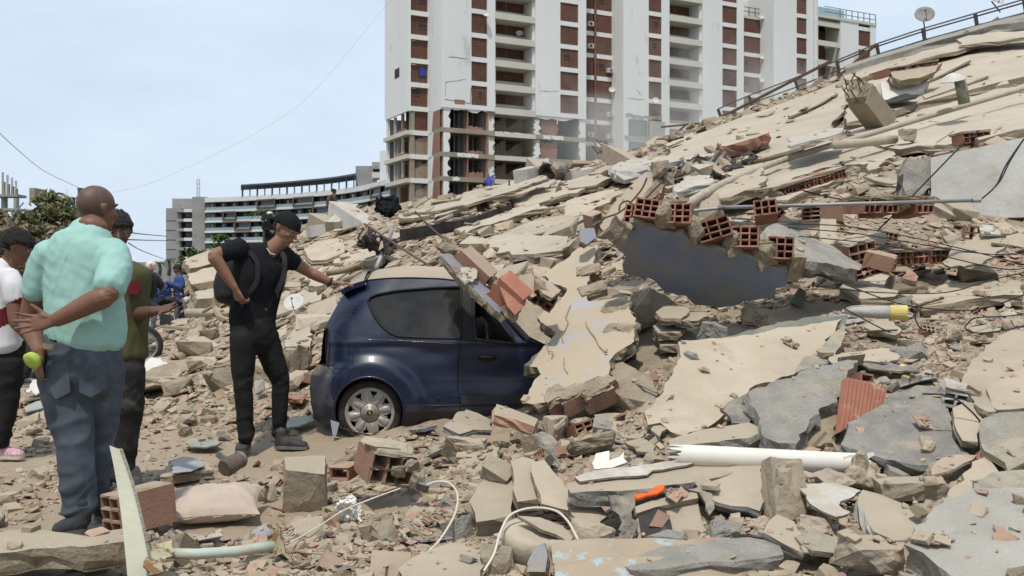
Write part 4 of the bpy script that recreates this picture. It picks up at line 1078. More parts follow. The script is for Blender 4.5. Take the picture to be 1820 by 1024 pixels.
def plate_mesh(pts, c, n, thick, jag=0.02, seg=0.06, res=0.15, warp=0.01, rough=0.3, seed=0, drape=None, mb=None, mis=(0, 1, 2), lift=0.0, curl=None):
	rg = random.Random(seed)
	n = n.normalized()
	e1 = n.cross(Vector((0, 0, 1)) if abs(n.z) < .95 else Vector((0, 1, 0))).normalized(); e2 = n.cross(e1).normalized()
	P = [((p-c).dot(e1), (p-c).dot(e2)) for p in pts]
	area = sum(P[i][0]*P[(i+1) % len(P)][1]-P[(i+1) % len(P)][0]*P[i][1] for i in range(len(P)))
	if area < 0: P = P[::-1]
	P = jagged(P, jag, seg, rg)
	m = len(P)
	xs = [p[0] for p in P]; ys = [p[1] for p in P]
	inner = []
	x = min(xs)+res*.5
	while x < max(xs):
		y = min(ys)+res*.5
		while y < max(ys):
			q = (x+rg.uniform(-.3, .3)*res, y+rg.uniform(-.3, .3)*res)
			if inpoly(q[0], q[1], P): inner.append(q)
			y += res
		x += res
	V2 = [Vector(p) for p in P+inner]
	try:
		v2, _, f2, ov, _, _ = delaunay_2d_cdt(V2, [], [list(range(m))], 1, 1e-5)
	except Exception:
		v2, f2, ov = V2, [list(range(m))], None
	def h(u, v):
		p = c+e1*u+e2*v
		return warp*(mnoise.noise(p*2.3)+.5*mnoise.noise(p*6.1))
	top, bot = [], []
	for q in v2:
		p = c+e1*q.x+e2*q.y
		if drape is not None:
			zz = drape(p.x, p.y)+lift+warp*(mnoise.noise(p*1.7)+.4*mnoise.noise(p*5))
			p = Vector((p.x, p.y, zz)); t = p
		else:
			t = p+n*(h(q.x, q.y)+lift)
			if curl: t = t+n*curl(q.x, q.y)
		top.append(t); bot.append(t-n*thick*(1+.25*mnoise.noise(t*5)))
	# rim: find boundary edges of the triangulation
	cnt = {}
	for f in f2:
		for i in range(len(f)):
			a, b = f[i], f[(i+1) % len(f)]; cnt[(a, b)] = 1
	rim = [(a, b) for (a, b) in cnt if (b, a) not in cnt]
	b = mb or MB()
	sgn = 1
	if f2:
		f = f2[0]; nn = (top[f[1]]-top[f[0]]).cross(top[f[2]]-top[f[0]])
		sgn = 1 if nn.dot(n) > 0 else -1
	F1 = [tuple(f) if sgn > 0 else tuple(f[::-1]) for f in f2]
	b.add(top, F1, mis[0]); b.add(bot, [f[::-1] for f in F1], mis[2])
	# fractured edge with two middle rows
	cen = sum((Vector(t) for t in top), Vector())/len(top)
	idx = {}
	rows = 2 if thick > .03 else 1
	vs = []
	for a, _ in rim:
		out = (top[a]-cen); out -= n*out.dot(n)
		out = out.normalized() if out.length > 1e-6 else e1
		col = [top[a]]
		for r in range(1, rows+1):
			t = r/(rows+1)
			col.append(top[a].lerp(bot[a], t)+out*thick*rough*rg.uniform(-.7, .7)+n*thick*.12*rg.uniform(-1, 1))
		col.append(bot[a]+out*thick*rough*rg.uniform(-1.1, .2)); idx[a] = len(vs); vs += col
	k = rows+2
	fs = []
	for a, c2 in rim:
		if a in idx and c2 in idx:
			for r in range(k-1):
				q = (idx[a]+r, idx[a]+r+1, idx[c2]+r+1, idx[c2]+r)
				fs.append(q if sgn > 0 else q[::-1])
	b.add(vs, fs, mis[1])
	return b
def G(i=None): return None
def plate(name, label, cat, poly, anchors=None, thick=.08, mats='plaster_tan', edge='broken_edge', under=None, jag=.02, seg=.06, res=.15, warp=.012, rough=.35,
		  seed=0, lift=None, group=None, parent=None, ext=0.0, curl=None, drape=False):
	if anchors:
		Pn = plane3(*anchors); pts = [onplane(x, y, Pn) for x, y in poly]; c = sum(pts, Vector())/len(pts); n = Pn[1]; lf = (.045 if parent is None and poly[0][1] > 560 else 0) if lift is None else lift
	else:
		lf = thick*.8 if lift is None else lift
		pts = [hit(x, y, lf) for x, y in poly]; c, n = fit_plane(pts)
		lf = 0
	b = plate_mesh(pts, c, n, thick, jag, seg, res, warp, rough, seed or int(poly[0][0]*7+poly[0][1]), mis=(0, 1, 2), lift=lf, curl=curl)
	ms = [mats, edge, under or edge]
	if parent is not None: return part(name, b, ms, parent, label=label)
	return single(name, b, ms, label, cat, group)
def rock_mesh(size, seed, detail=2, boxy=.6, rough=.12, npt=18):
	rg = random.Random(seed); bm = bmesh.new()
	for i in range(npt):
		if i < 8 and rg.random() < boxy:
			p = Vector(((i & 1)*2-1, ((i >> 1) & 1)*2-1, ((i >> 2) & 1)*2-1))*.5
			p = Vector([v*rg.uniform(.72, 1) for v in p])
		else:
			p = Vector((rg.gauss(0, 1), rg.gauss(0, 1), rg.gauss(0, 1))).normalized()*rg.uniform(.46, .58)
		bm.verts.new((p.x*size[0], p.y*size[1], p.z*size[2]))
	r = bmesh.ops.convex_hull(bm, input=bm.verts)
	bmesh.ops.delete(bm, geom=[e for e in r['geom_interior'] if isinstance(e, bmesh.types.BMVert)], context='VERTS')
	s = sum(size)/3
	for k in range(detail):
		bmesh.ops.subdivide_edges(bm, edges=bm.edges[:], cuts=1, use_grid_fill=True)
		bm.normal_update()
		o = Vector((seed*1.7 % 50, seed*.37 % 50, 0))
		for v in bm.verts:
			q = v.co/s*(2.3*(k+1))+o
			v.co += v.normal*s*rough*(mnoise.noise(q)+.35*mnoise.noise(q*2.7))/(k*.8+1)
	bmesh.ops.triangulate(bm, faces=bm.faces[:])
	bm.verts.index_update()
	vs = [v.co.copy() for v in bm.verts]; fs = [tuple(v.index for v in f.verts) for f in bm.faces]
	bm.free()
	return vs, fs
def rock(name, label, cat, px, py, wpx, hpx, Y=None, mats='concrete', seed=0, rot=(0, 0, 0), depth=.8, boxy=.6, rough=.12, detail=2, group=None, parent=None):
	c = W(px, py, Y) if Y else None
	if c is None:
		q = hit(px, py+hpx*.42); c = W(px, py, q.y+.02)
	if Y and parent is None and py > 480:
		q = hit(px, py+hpx*.40);
		if abs(q.y-Y) < 1.6: c = W(px, py, q.y+.03)
	k = c.y/F
	vs, fs = rock_mesh((wpx*k, wpx*k*depth, hpx*k), seed or int(px*13+py), detail, boxy, rough)
	R = Euler([math.radians(a) for a in rot]).to_matrix()
	b = MB().add([c+R @ v for v in vs], fs)
	if parent is not None: return part(name, b, mats, parent)
	return single(name, b, mats, label, cat, group)
def hollow_cells(w, h, L, nx, nz, t, rg, broken=0.0):
	xs, zs = [0], [0]
	cw, ch = (w-(nx+1)*t)/nx, (h-(nz+1)*t)/nz
	for i in range(nx): xs += [xs[-1]+t, xs[-1]+t+cw]
	xs.append(xs[-1]+t)
	for i in range(nz): zs += [zs[-1]+t, zs[-1]+t+ch]
	zs.append(zs[-1]+t)
	NX, NZ = len(xs), len(zs)
	def end(i, j): return broken*(rg.random()**2)
	f0 = {(i, j): end(i, j) for i in range(NX) for j in range(NZ)}
	V, idx = [], {}
	for i in range(NX):
		for j in range(NZ):
			idx[(i, j, 0)] = len(V); V.append(Vector((xs[i]-w/2, f0[(i, j)], zs[j]-h/2)))
			idx[(i, j, 1)] = len(V); V.append(Vector((xs[i]-w/2, L, zs[j]-h/2)))
	Fs = []
	def solid(i, j): return 0 <= i < NX-1 and 0 <= j < NZ-1 and (i % 2 == 0 or j % 2 == 0)
	for i in range(NX-1):
		for j in range(NZ-1):
			if not solid(i, j): continue
			a, b, c, d = (i, j), (i+1, j), (i+1, j+1), (i, j+1)
			Fs.append(tuple(idx[(*q, 0)] for q in (a, b, c, d))); Fs.append(tuple(idx[(*q, 1)] for q in (d, c, b, a)))
			for (di, dj, p, q) in ((0, -1, b, a), (1, 0, c, b), (0, 1, d, c), (-1, 0, a, d)):
				if not solid(i+di, j+dj): Fs.append((idx[(*p, 0)], idx[(*q, 0)], idx[(*q, 1)], idx[(*p, 1)])[::-1])
	return V, Fs
def hollow(name, label, cat, pos, dims=(.19, .15, .25), n=(3, 3), rot=(0, 0, 0), mats='clay', broken=.02, seed=0, group=None, parent=None, M=None, mortar=None):
	rg = random.Random(seed)
	V, Fs = hollow_cells(dims[0], dims[1], dims[2], n[0], n[1], .012, rg, broken)
	R = (Euler([math.radians(a) for a in rot]).to_matrix() if M is None else M)
	b = MB().add([Vector(pos)+R @ (v-Vector((0, dims[2]*.0, 0))) for v in V], Fs)
	ms = [mats]
	if mortar:
		rg2 = random.Random(seed+5)
		for k in range(3):
			f_ = 1.02 if k == 0 else rg2.uniform(.4, .8); vs, fs = rock_mesh((dims[0]*f_, dims[2]*f_, .035), seed+k, 2, .95 if k == 0 else .5, .12)
			o = Vector((0, dims[2]*.5, dims[1]/2+.01)) if k == 0 else Vector((rg2.uniform(-.3, .3)*dims[0], dims[2]*rg2.uniform(.3, .7), dims[1]/2+.014))
			b.add([Vector(pos)+R @ (v+o) for v in vs], fs, 1)
		ms = [mats, mortar]
	if parent is not None: return part(name, b, ms, parent)
	return single(name, b, ms, label, cat, group)
def stick(name, label, cat, pts, r, mats, n=8, group=None, smooth=True):
	return single(name, MB().tube(pts, r, n), mats, label, cat, group, smooth=smooth)
# ------------------------------------------------------------------ the wall pieces round the car
H1 = ((1050, 440, 8.7), (928, 716, 6.75), (1131, 567, 7.35))
wall1 = thing('fallen_wall', 'large dust covered wall slab leaning on the front of the blue car', 'wall slab', onplane(1030, 600, plane3(*H1)))
plate('plaster_face', None, None, [(1063,438),(1056,462),(1052,480),(1043,505),(1041,520),(1046,535),(1075,533),(1114,527),(1121,553),(1131,567),(1127,605),(1105,622),(1087,638),(1076,680),(1050,686),(1034,692),(997,710),(956,717),(928,716),(947,683),(962,667),(955,654),(931,650),(952,628),(978,605),(988,590),(962,574),(956,565),(975,548),(997,534),(1008,514),(975,500),(968,487),(985,474),(1003,464),(1029,440)],
	  H1, .10, 'blue_dusty', jag=.010, seg=.035, res=.09, warp=.015, rough=.5, seed=4, parent=wall1)
def pl_off(px, py, P, d): return onplane(px, py, P)-P[1]*d
HP1 = plane3(*H1)
def edge_brick(px, py, par, P, dims, n, spin, d=.10, tilt=0, mats='clay', seed=1, open_end=True, broken=.05, mortar='broken_edge'):
	nrm = P[1]; up = (Vector((0, 0, 1))-nrm*nrm.z).normalized(); rt = up.cross(nrm).normalized()
	a = math.radians(spin); y = (rt*math.cos(a)+up*math.sin(a)); x = y.cross(nrm).normalized(); z = x.cross(y).normalized()
	if tilt:
		q = Matrix.Rotation(math.radians(tilt), 3, x); y, z = q @ y, q @ z
	M = Matrix((x, y, z)).transposed()
	return hollow('brick', None, None, pl_off(px, py, P, d), dims, n, mats=mats, broken=broken, seed=seed, parent=par, M=M, mortar=mortar)
# spin: direction of the tubes' closed end; the open end looks the other way
for i, (px, py, sp, dm, nn, mt) in enumerate((
	(962, 712, 60, (.16, .12, .18), (2, 3), 'clay'), (990, 707, 52, (.15, .12, .20), (2, 3), 'clay_dusty'), (1030, 700, 50, (.17, .12, .22), (2, 3), 'clay_dusty'), (1056, 690, 60, (.10, .12, .16), (2, 3), 'clay'),
	(1121, 545, 185, (.17, .12, .24), (2, 3), 'clay_ridged'), (1122, 590, 170, (.15, .12, .22), (2, 3), 'clay'), (1075, 508, 215, (.17, .12, .22), (2, 3), 'clay_dusty'), (1066, 475, 205, (.18, .12, .22), (2, 3), 'clay'))):
	edge_brick(px, py, wall1, HP1, dm, nn, sp, d=.075, mats=mt, seed=30+i)
plate('mortar_bed', None, None, [(1046,530),(1075,522),(1112,522),(1100,510),(1080,500),(1060,488),(1048,505)], H1, .07, 'broken_edge', jag=.02, lift=-.05, parent=wall1)
plate('tie_column', None, None, [(1087,630),(1110,648),(1135,665),(1160,680),(1172,702),(1160,716),(1142,716),(1115,705),(1090,692),(1074,682)], ((1087, 630, 7.15), (1165, 705, 6.55), (1080, 685, 6.75)), .14, 'broken_edge', jag=.02, warp=.05, parent=wall1)
for a_, c_ in (((1120, 676), (1168, 698)), ((1112, 692), (1148, 718))):
	part('rebar', MB().tube([W(*a_, 6.78), W((a_[0]+c_[0])/2, (a_[1]+c_[1])/2, 6.6), W(*c_, 6.5)], .008, 6), 'concrete_grey', wall1)
part('rebar', MB().tube([W(1105, 690, 6.8), W(1118, 682, 6.76), W(1131, 672, 6.8)], .005, 6), 'rust', wall1)
rg = random.Random(9)
for i, (p0, p1) in enumerate((((1015,545),(1000,610)), ((1040,575),(1075,628)), ((972,610),(985,640)), ((1000,640),(1010,665)))):   # hairline cracks: thin gaps
	b = MB(); q = [(p0[0]+(p1[0]-p0[0])*k/6+rg.uniform(-4, 4), p0[1]+(p1[1]-p0[1])*k/6+rg.uniform(-2, 2)) for k in range(7)]
	for u, v in zip(q, q[1:]): b.bar(onplane(*u, HP1)+HP1[1]*.012, onplane(*v, HP1)+HP1[1]*.012, .006, .004, up=HP1[1])
	part('crack', b, 'broken_edge', wall1)
# big blue wall hanging over towards the viewer, broken blocks along its upper edge
H2 = ((1130, 400, 7.45), (1400, 482, 7.4), (1250, 544, 7.95))
HP2 = plane3(*H2)
wall2 = thing('fallen_wall', 'overhanging dark blue painted wall with a broken row of hollow bricks on its top edge', 'wall slab', onplane(1250, 480, HP2))
plate('blue_face', None, None, [(1077,421),(1095,440),(1112,456),(1106,470),(1108,485),(1135,492),(1159,497),(1182,520),(1219,525),(1236,542),(1275,546),(1301,543),(1323,535),(1377,530),(1376,514),(1397,506),(1411,491),(1400,480),(1357,472),(1332,457),(1301,452),(1258,440),(1236,432),(1213,415),(1196,418),(1168,408),(1134,396),(1117,395),(1111,418),(1095,424)],
	  H2, .05, 'blue_paint', jag=.012, seg=.05, res=.1, warp=.012, seed=5, parent=wall2)
tz = (onplane(1250, 440, HP2)-onplane(1250, 540, HP2)).normalized()      # up the wall, towards the viewer
rt = tz.cross(HP2[1]).normalized()
if rt.x < 0: rt = -rt
def rowbrick(px, py, w, h, n, L=.30, roll=0.0, seed=0, back=.10, mats='clay', pitch=0.0):
	y = -(tz*.86+HP2[1]*.5).normalized() if not pitch else -(tz*(.86-pitch)+HP2[1]*(.5+pitch)).normalized()
	x = rt; z = x.cross(y).normalized()
	q = Matrix.Rotation(math.radians(roll), 3, y); x, z = q @ x, q @ z
	M = Matrix((x, y, z)).transposed()
	p = onplane(px, py, HP2)-HP2[1]*back
	return hollow('brick', None, None, p, (w, h, L), n, broken=.012, seed=seed, parent=wall2, M=M, mats=mats)
for i, (px, py, w, h, n, roll) in enumerate(((1117, 398, .10, .20, (2, 4), 0), (1146, 383, .185, .15, (3, 3), 3), (1203, 392, .185, .155, (3, 3), -4), (1266, 420, .25, .16, (3, 3), -22), (1322, 434, .20, .16, (3, 3), -5), (1386, 454, .19, .17, (3, 3), -3), (1352, 426, .17, .12, (3, 2), -12))):
	rowbrick(px, py, w, h, n, roll=roll, seed=60+i, back=.08 if i != 6 else .34)
for i, (px, py, w, h, rz) in enumerate(((1177, 388, 30, 52, -20), (1236, 408, 30, 50, -25), (1300, 432, 28, 44, -20), (1357, 452, 34, 50, -22), (1412, 478, 24, 52, 0), (1096, 408, 40, 46, 30))):
	rock('mortar', None, None, px, py, w*1.15, h, 7.42, 'broken_edge', 70+i, (20, rz, 10), .9, .8, .16, 2, parent=wall2)
plate('paint_chip', None, None, [(1108,418),(1128,424),(1142,440),(1132,452),(1112,440)], H2, .012, 'clay', lift=.02, seg=.03, parent=wall2) if False else None
# blue and red brick piece that lies on the car's front window
H3 = ((784, 455, 7.05), (830, 432, 7.5), (897, 560, 7.0))
HP3 = plane3(*H3)
wall3 = thing('wall_fragment', 'blue plastered piece of hollow brick wall resting on the car beside the window', 'wall slab', onplane(860, 500, HP3))
plate('blue_face', None, None, [(784,455),(806,450),(825,466),(846,490),(866,508),(884,512),(904,520),(912,540),(906,556),(897,566),(868,540),(838,512),(810,482)], H3, .05, 'blue_paint', jag=.008, seg=.03, res=.06, parent=wall3, seed=12)
e_dn = (onplane(897, 560, HP3)-onplane(784, 455, HP3)).normalized()
def ubrick(px, py, Y, w, h, L, n, seed, mats, lean=0):
	y = e_dn; z = Vector((.50, -.45, .74)); z = (z-y*z.dot(y)).normalized(); x = y.cross(z).normalized(); M = Matrix((x, y, z)).transposed()
	return hollow('brick', None, None, W(px, py, Y), (w, h, L), n, mats=mats, broken=.03, seed=seed, parent=wall3, M=M, mortar=None)
ubrick(818, 446, 7.22, .16, .10, .30, (1, 2), 80, 'clay_dusty'); ubrick(884, 500, 7.10, .20, .17, .235, (3, 3), 81, 'clay_ridged')
rock('mortar', None, None, 800, 444, 44, 26, 7.25, 'broken_edge', 83, (0, 40, 0), .8, .6, .2, 2, parent=wall3); rock('mortar', None, None, 868, 495, 34, 22, 7.2, 'broken_edge', 84, (0, 40, 0), .8, .6, .2, 2, parent=wall3)
rock('mortar', None, None, 908, 552, 36, 26, 7.0, 'broken_edge', 85, (0, 40, 0), .8, .6, .2, 2, parent=wall3)
plate('ridged_face', None, None, [(889,512),(908,490),(922,497),(936,540),(915,560),(902,545)], ((889,512,6.98),(908,490,7.08),(915,560,6.9)), .02, 'clay_ridged', 'clay', jag=.004, parent=wall3)
wall4 = thing('wall_fragment', 'small blue faced brick lump with dusty ridges sitting on the tan wall slab', 'wall slab', W(965, 520, 7.4))
plate('blue_face', None, None, [(921,492),(944,484),(954,500),(962,520),(945,528),(935,522)], ((921,492,7.25),(950,484,7.5),(945,528,7.2)), .03, 'blue_dusty', jag=.006, seg=.03, parent=wall4)
plate('ridged_side', None, None, [(946,482),(985,505),(997,516),(980,530),(964,522)], ((946,482,7.5),(995,515,7.35),(964,522,7.2)), .03, 'clay_dusty', jag=.006, seg=.03, parent=wall4)
hollow('brick', None, None, W(966, 535, 7.3), (.19, .12, .20), (3, 2), (25, 28, 20), 'clay', .04, 88, parent=wall4, mortar='broken_edge')
# the pale roof slab in the middle and what lies round it
plate('roof_slab', 'broad smooth tan slab sloping down towards the white pipe', 'roof slab', [(1203,622),(1260,612),(1334,606),(1400,590),(1493,578),(1482,600),(1463,616),(1467,645),(1449,657),(1398,680),(1330,702),(1326,714),(1300,726),(1283,749),(1266,764),(1215,786),(1190,776),(1172,762),(1150,767),(1147,739),(1172,714),(1190,680),(1208,649)],
	  ((1150, 765, 5.75), (1300, 745, 5.95), (1490, 580, 7.35)), .07, 'plaster_tan', jag=.012, seg=.05, warp=.022, seed=21)
plate('membrane_strip', 'grey green roofing membrane flap along the upper edge of the smooth tan slab', 'membrane', [(1200,626),(1250,610),(1300,602),(1340,590),(1400,572),(1440,568),(1503,565),(1496,586),(1470,598),(1440,590),(1380,606),(1334,614),(1262,628),(1215,632)],
	  ((1200, 626, 7.0), (1330, 610, 7.15), (1490, 570, 7.4)), .015, 'membrane_green', 'slate_grey', jag=.012, warp=.035, lift=.03, seed=22)
plate('membrane_strip', 'dark green membrane scrap hooked over the right corner of the tan slab', 'membrane', [(1440,640),(1462,618),(1493,588),(1505,600),(1480,640),(1475,655),(1450,662),(1400,682),(1412,664)], ((1440, 640, 6.55), (1493, 588, 7.1), (1450, 662, 6.4)), .015, 'membrane_green', 'slate_grey', jag=.014, warp=.04, lift=.045, seed=23)
plate('concrete_chunk', 'big rough grey concrete slab piece standing right of the tan slab', 'rubble', [(1329,706),(1345,698),(1388,686),(1441,665),(1490,655),(1520,651),(1515,668),(1502,683),(1492,710),(1487,724),(1452,742),(1430,775),(1414,796),(1361,793),(1352,770),(1344,747)],
	  ((1329, 706, 5.75), (1520, 651, 6.1), (1390, 795, 5.3)), .16, 'concrete_grey', 'concrete_grey', jag=.02, seg=.04, res=.05, warp=.05, seed=24)
plate('concrete_chunk', 'pitted tan concrete under the rough grey slab piece, beside the ridged red brick', 'rubble', [(1400,800),(1440,745),(1487,724),(1490,745),(1478,775),(1482,803),(1440,812)], ((1400, 800, 5.5), (1487, 724, 5.75), (1440, 812, 5.45)), .15, 'broken_edge', 'broken_edge', jag=.02, seg=.04, res=.05, warp=.06, seed=25)
plate('slate_piece', 'dark slate scrap with a green corner between the tan slab and the grey concrete', 'rubble', [(1283,738),(1300,724),(1326,712),(1332,730),(1338,750),(1330,768),(1303,762)], ((1283, 738, 5.8), (1330, 712, 5.85), (1320, 768, 5.6)), .03, 'slate_grey', jag=.012, seg=.04, seed=26)
# ridged red clay face
b = MB(); A_, B_, C_, D_ = [onplane(x, y, plane3((1505, 673, 5.62), (1575, 687, 5.72), (1495, 766, 5.42))) for x, y in ((1505, 671), (1576, 687), (1566, 735), (1493, 768))]
nn_ = (B_-A_).cross(D_-A_).normalized()
if nn_.y > 0: nn_ = -nn_
rows_ = []
for k in range(61):
	u = k/60; off = .006*(1 if (u*10) % 1 < .62 else -1)
	rows_.append([A_.lerp(B_, u)+nn_*off, D_.lerp(C_, u)+nn_*off+(C_-B_)*(-.06*math.sin(u*9))])
v_ = [p for r in rows_ for p in r]; v2_ = [p-nn_*.05 for p in v_]
b.add(v_+v2_, [(2*k, 2*k+1, 2*k+3, 2*k+2) for k in range(60)]+[(122+2*k, 124+2*k, 125+2*k, 123+2*k) for k in range(60)]+[(2*k, 2*k+2, 124+2*k, 122+2*k) for k in range(60)]+[(2*k+1, 123+2*k, 125+2*k, 2*k+3) for k in range(60)]+[(0, 122, 123, 1), (120, 121, 243, 242)])
single('ridged_brick', b, 'clay_ridged', 'red ridged clay brick face standing between grey concrete and the green grey slab', 'brick')
plate('roof_slab', 'grey green slab with a torn top layer right of the red ridged brick', 'roof slab', [(1493,803),(1505,765),(1535,750),(1572,724),(1600,708),(1628,696),(1672,701),(1680,730),(1690,759),(1696,800),(1722,822),(1690,834),(1652,841),(1610,838),(1572,832),(1530,818)],
	  ((1493, 803, 5.25), (1650, 700, 5.75), (1690, 834, 5.05)), .06, 'slate_grey', 'slate_grey', jag=.012, seg=.05, warp=.02, seed=27)
plate('membrane_layer', 'torn tan membrane layer lying on the grey green slab', 'membrane', [(1533,756),(1572,722),(1600,706),(1628,694),(1672,699),(1680,728),(1690,757),(1694,801),(1660,797),(1628,788),(1604,775),(1566,770),(1540,772)],
	  ((1493, 803, 5.23), (1650, 700, 5.73), (1690, 834, 5.03)), .014, 'membrane_green', 'slate_grey', jag=.02, seg=.04, warp=.012, lift=.018, seed=28)
plate('concrete_slab', 'large pale grey concrete slab in the bottom right corner', 'rubble', [(1606,985),(1625,965),(1645,945),(1660,920),(1676,903),(1729,888),(1790,886),(1900,888),(1930,1060),(1700,1050),(1664,1022),(1640,1000)],
	  ((1606, 985, 3.88), (1729, 888, 4.28), (1820, 1024, 3.68)), .11, 'concrete_pale', 'concrete_grey', jag=.018, seg=.05, res=.06, warp=.018, seed=29)
plate('painted_board', 'flat green stained slab above the large grey slab at the right edge', 'roof slab', [(1729,866),(1760,852),(1850,842),(1880,890),(1790,892),(1729,888)], ((1729, 866, 4.5), (1850, 842, 4.6), (1790, 892, 4.36)), .04, 'membrane_green', jag=.012, lift=.03, seed=30)
plate('white_chipped_slab', 'tan slab with a white chipped edge in front of the white sheet', 'rubble', [(1520,902),(1529,886),(1560,893),(1600,910),(1640,930),(1622,965),(1604,978),(1575,970),(1549,960)], ((1520, 902, 4.55), (1640, 930, 4.5), (1575, 972, 4.25)), .08, 'plaster_tan', 'whitewash', jag=.012, seg=.04, seed=31)
plate('white_sheet', 'thin bent white sheet lying over red brick shards', 'sheet', [(1420,880),(1440,876),(1483,874),(1529,884),(1517,893),(1500,898),(1490,907),(1509,919),(1497,930),(1483,932),(1460,920),(1443,911),(1432,893)], ((1420, 880, 4.6), (1529, 884, 4.62), (1483, 932, 4.3)), .012, 'whitewash', jag=.010, seg=.03, warp=.03, lift=.03, seed=32)
rock('concrete_block', 'upright tan concrete block in front of the white pipe', 'rubble', 1393, 872, 76, 120, 4.72, 'concrete', 41, (-22, 6, 12), .55, .95, .07, 3)
rock('rubble_rock', 'rounded tan rock at the broken right end of the white pipe', 'rubble', 1536, 840, 82, 66, 4.95, 'concrete', 42, (0, 10, 20), .9, .3, .16, 3)
rock('rubble_rock', 'grey stained rock between the upright block and the rounded rock', 'rubble', 1480, 862, 92, 54, 4.8, 'concrete', 43, (0, -8, 0), .8, .4, .14, 3)
rock('concrete_block', 'low layered block right of the rounded rock', 'rubble', 1620, 868, 125, 40, 4.75, 'concrete', 44, (0, -3, -8), .6, .9, .06, 3)
rock('rubble_rock', 'small brown lump on the low layered block', 'rubble', 1668, 845, 42, 34, 4.8, 'broken_edge', 45, (0, 20, 0))
rock('concrete_block', 'broken tan step block below the chipped slab in the lower right', 'rubble', 1545, 990, 110, 70, 4.05, 'concrete', 46, (8, 5, 20), .7, .8, .1, 3)
rock('rubble_rock', 'dark sided lump under the white sheet', 'rubble', 1445, 940, 64, 46, 4.35, 'concrete', 47, (0, 20, 0), .7, .5, .12, 3)
plate('tilted_plate', 'tan plate with green edge tilted beside the upright block, low in the picture', 'rubble', [(1364,945),(1380,932),(1410,945),(1440,985),(1425,1002),(1390,985),(1356,965)], ((1364, 945, 4.25), (1410, 945, 4.25), (1420, 1000, 4.0)), .03, 'plaster_tan', 'concrete_grey', seed=48)
plate('tilted_plate', 'grey green plate sliding under the chipped white slab', 'rubble', [(1408,972),(1440,962),(1500,985),(1480,1002),(1440,998)], ((1408, 972, 4.1), (1440, 962, 4.2), (1480, 1002, 4.0)), .02, 'membrane_green', seed=49)
plate('tilted_plate', 'long tan board pointing up right beside the low layered block', 'rubble', [(1682,886),(1740,822),(1752,818),(1778,848),(1760,858),(1715,886),(1690,892)], ((1682, 886, 4.55), (1750, 818, 4.9), (1778, 848, 4.75)), .03, 'plaster_tan', 'broken_edge', lift=.02, seed=50)
plate('clay_sheet', 'dusty red clay slab lying over a dark hollow below the grey green slab', 'rubble', [(1655,858),(1662,836),(1700,822),(1735,824),(1712,838),(1690,850)], ((1655, 858, 4.75), (1700, 822, 4.95), (1712, 838, 4.85)), .03, 'clay_dusty', seed=51)
plate('green_plate', 'green painted slab leaning at the right edge above the pale corner slab', 'roof slab', [(1742,805),(1790,795),(1840,790),(1850,830),(1790,850),(1770,828)], ((1742, 805, 4.95), (1840, 790, 5.0), (1790, 850, 4.7)), .03, 'membrane_green', 'concrete', seed=52)
plate('grey_sheet', 'smooth grey sheet leaning in the hollow at the right edge', 'sheet', [(1740,760),(1775,745),(1840,742),(1850,800),(1780,802),(1742,812),(1738,790)], ((1740, 760, 5.2), (1840, 742, 5.25), (1742, 812, 5.0)), .02, 'concrete_grey', jag=.006, seed=53)
plate('tan_plate', 'curved tan plate beside the white edged brick', 'rubble', [(1690,740),(1715,728),(1742,726),(1745,770),(1735,800),(1708,798),(1698,780)], ((1690, 740, 5.35), (1742, 726, 5.4), (1708, 798, 5.1)), .04, 'plaster_tan', 'broken_edge', warp=.03, lift=.04, seed=54)
hollow('white_edged_brick', 'brick lump with white painted face on the right rubble slope', 'brick', W(1710, 714, 5.5), (.20, .09, .16), (3, 2), (10, 8, -15), 'whitewash', .02, 55, mortar='whitewash')
plate('roof_slab', 'wide dusty slab rising to the right edge of the picture below the cable loop', 'roof slab', [(1710,680),(1725,650),(1750,625),(1780,602),(1820,592),(1900,585),(1950,720),(1860,728),(1800,735),(1755,745),(1730,728),(1716,700)], ((1710, 680, 5.75), (1820, 592, 6.7), (1820, 728, 5.35)), .08, 'plaster_tan', jag=.015, warp=.02, lift=.03, seed=56)
plate('roof_slab', 'thin cracked slab lying on the wide dusty slab at right', 'roof slab', [(1752,708),(1780,690),(1830,665),(1900,660),(1900,735),(1830,740),(1770,752)], ((1752, 708, 5.55), (1830, 665, 5.85), (1830, 740, 5.3)), .03, 'plaster_tan', jag=.015, warp=.03, lift=.07, seed=57)
plate('membrane_flap', 'curled tan membrane flap between the tan slab and the yellow card', 'membrane', [(1472,640),(1500,625),(1540,620),(1580,618),(1600,632),(1575,648),(1540,645),(1510,650),(1478,650)], None, .014, 'plaster_tan', 'slate_grey', warp=.06, lift=.07, seed=58)
plate('membrane_flap', 'grey curled membrane flap just below the yellow card', 'membrane', [(1510,645),(1560,638),(1600,650),(1640,640),(1630,655),(1600,662),(1560,660)], None, .014, 'slate_grey', warp=.06, lift=.06, seed=59)
plate('yellow_card', 'yellow sheet scrap stuck in the rubble right of the tan slab', 'sheet', [(1590,664),(1600,653),(1612,662),(1617,674),(1604,677)], ((1590, 664, 6.2), (1600, 652, 6.3), (1610, 677, 6.15)), .006, 'yellow_card', jag=.004, seg=.03, lift=.03)
hollow('brick', 'small red brick end above the ridged red clay face', 'brick', W(1542, 672, 5.85), (.09, .06, .12), (1, 1), (-20, 10, 15), 'clay', .01, 61)
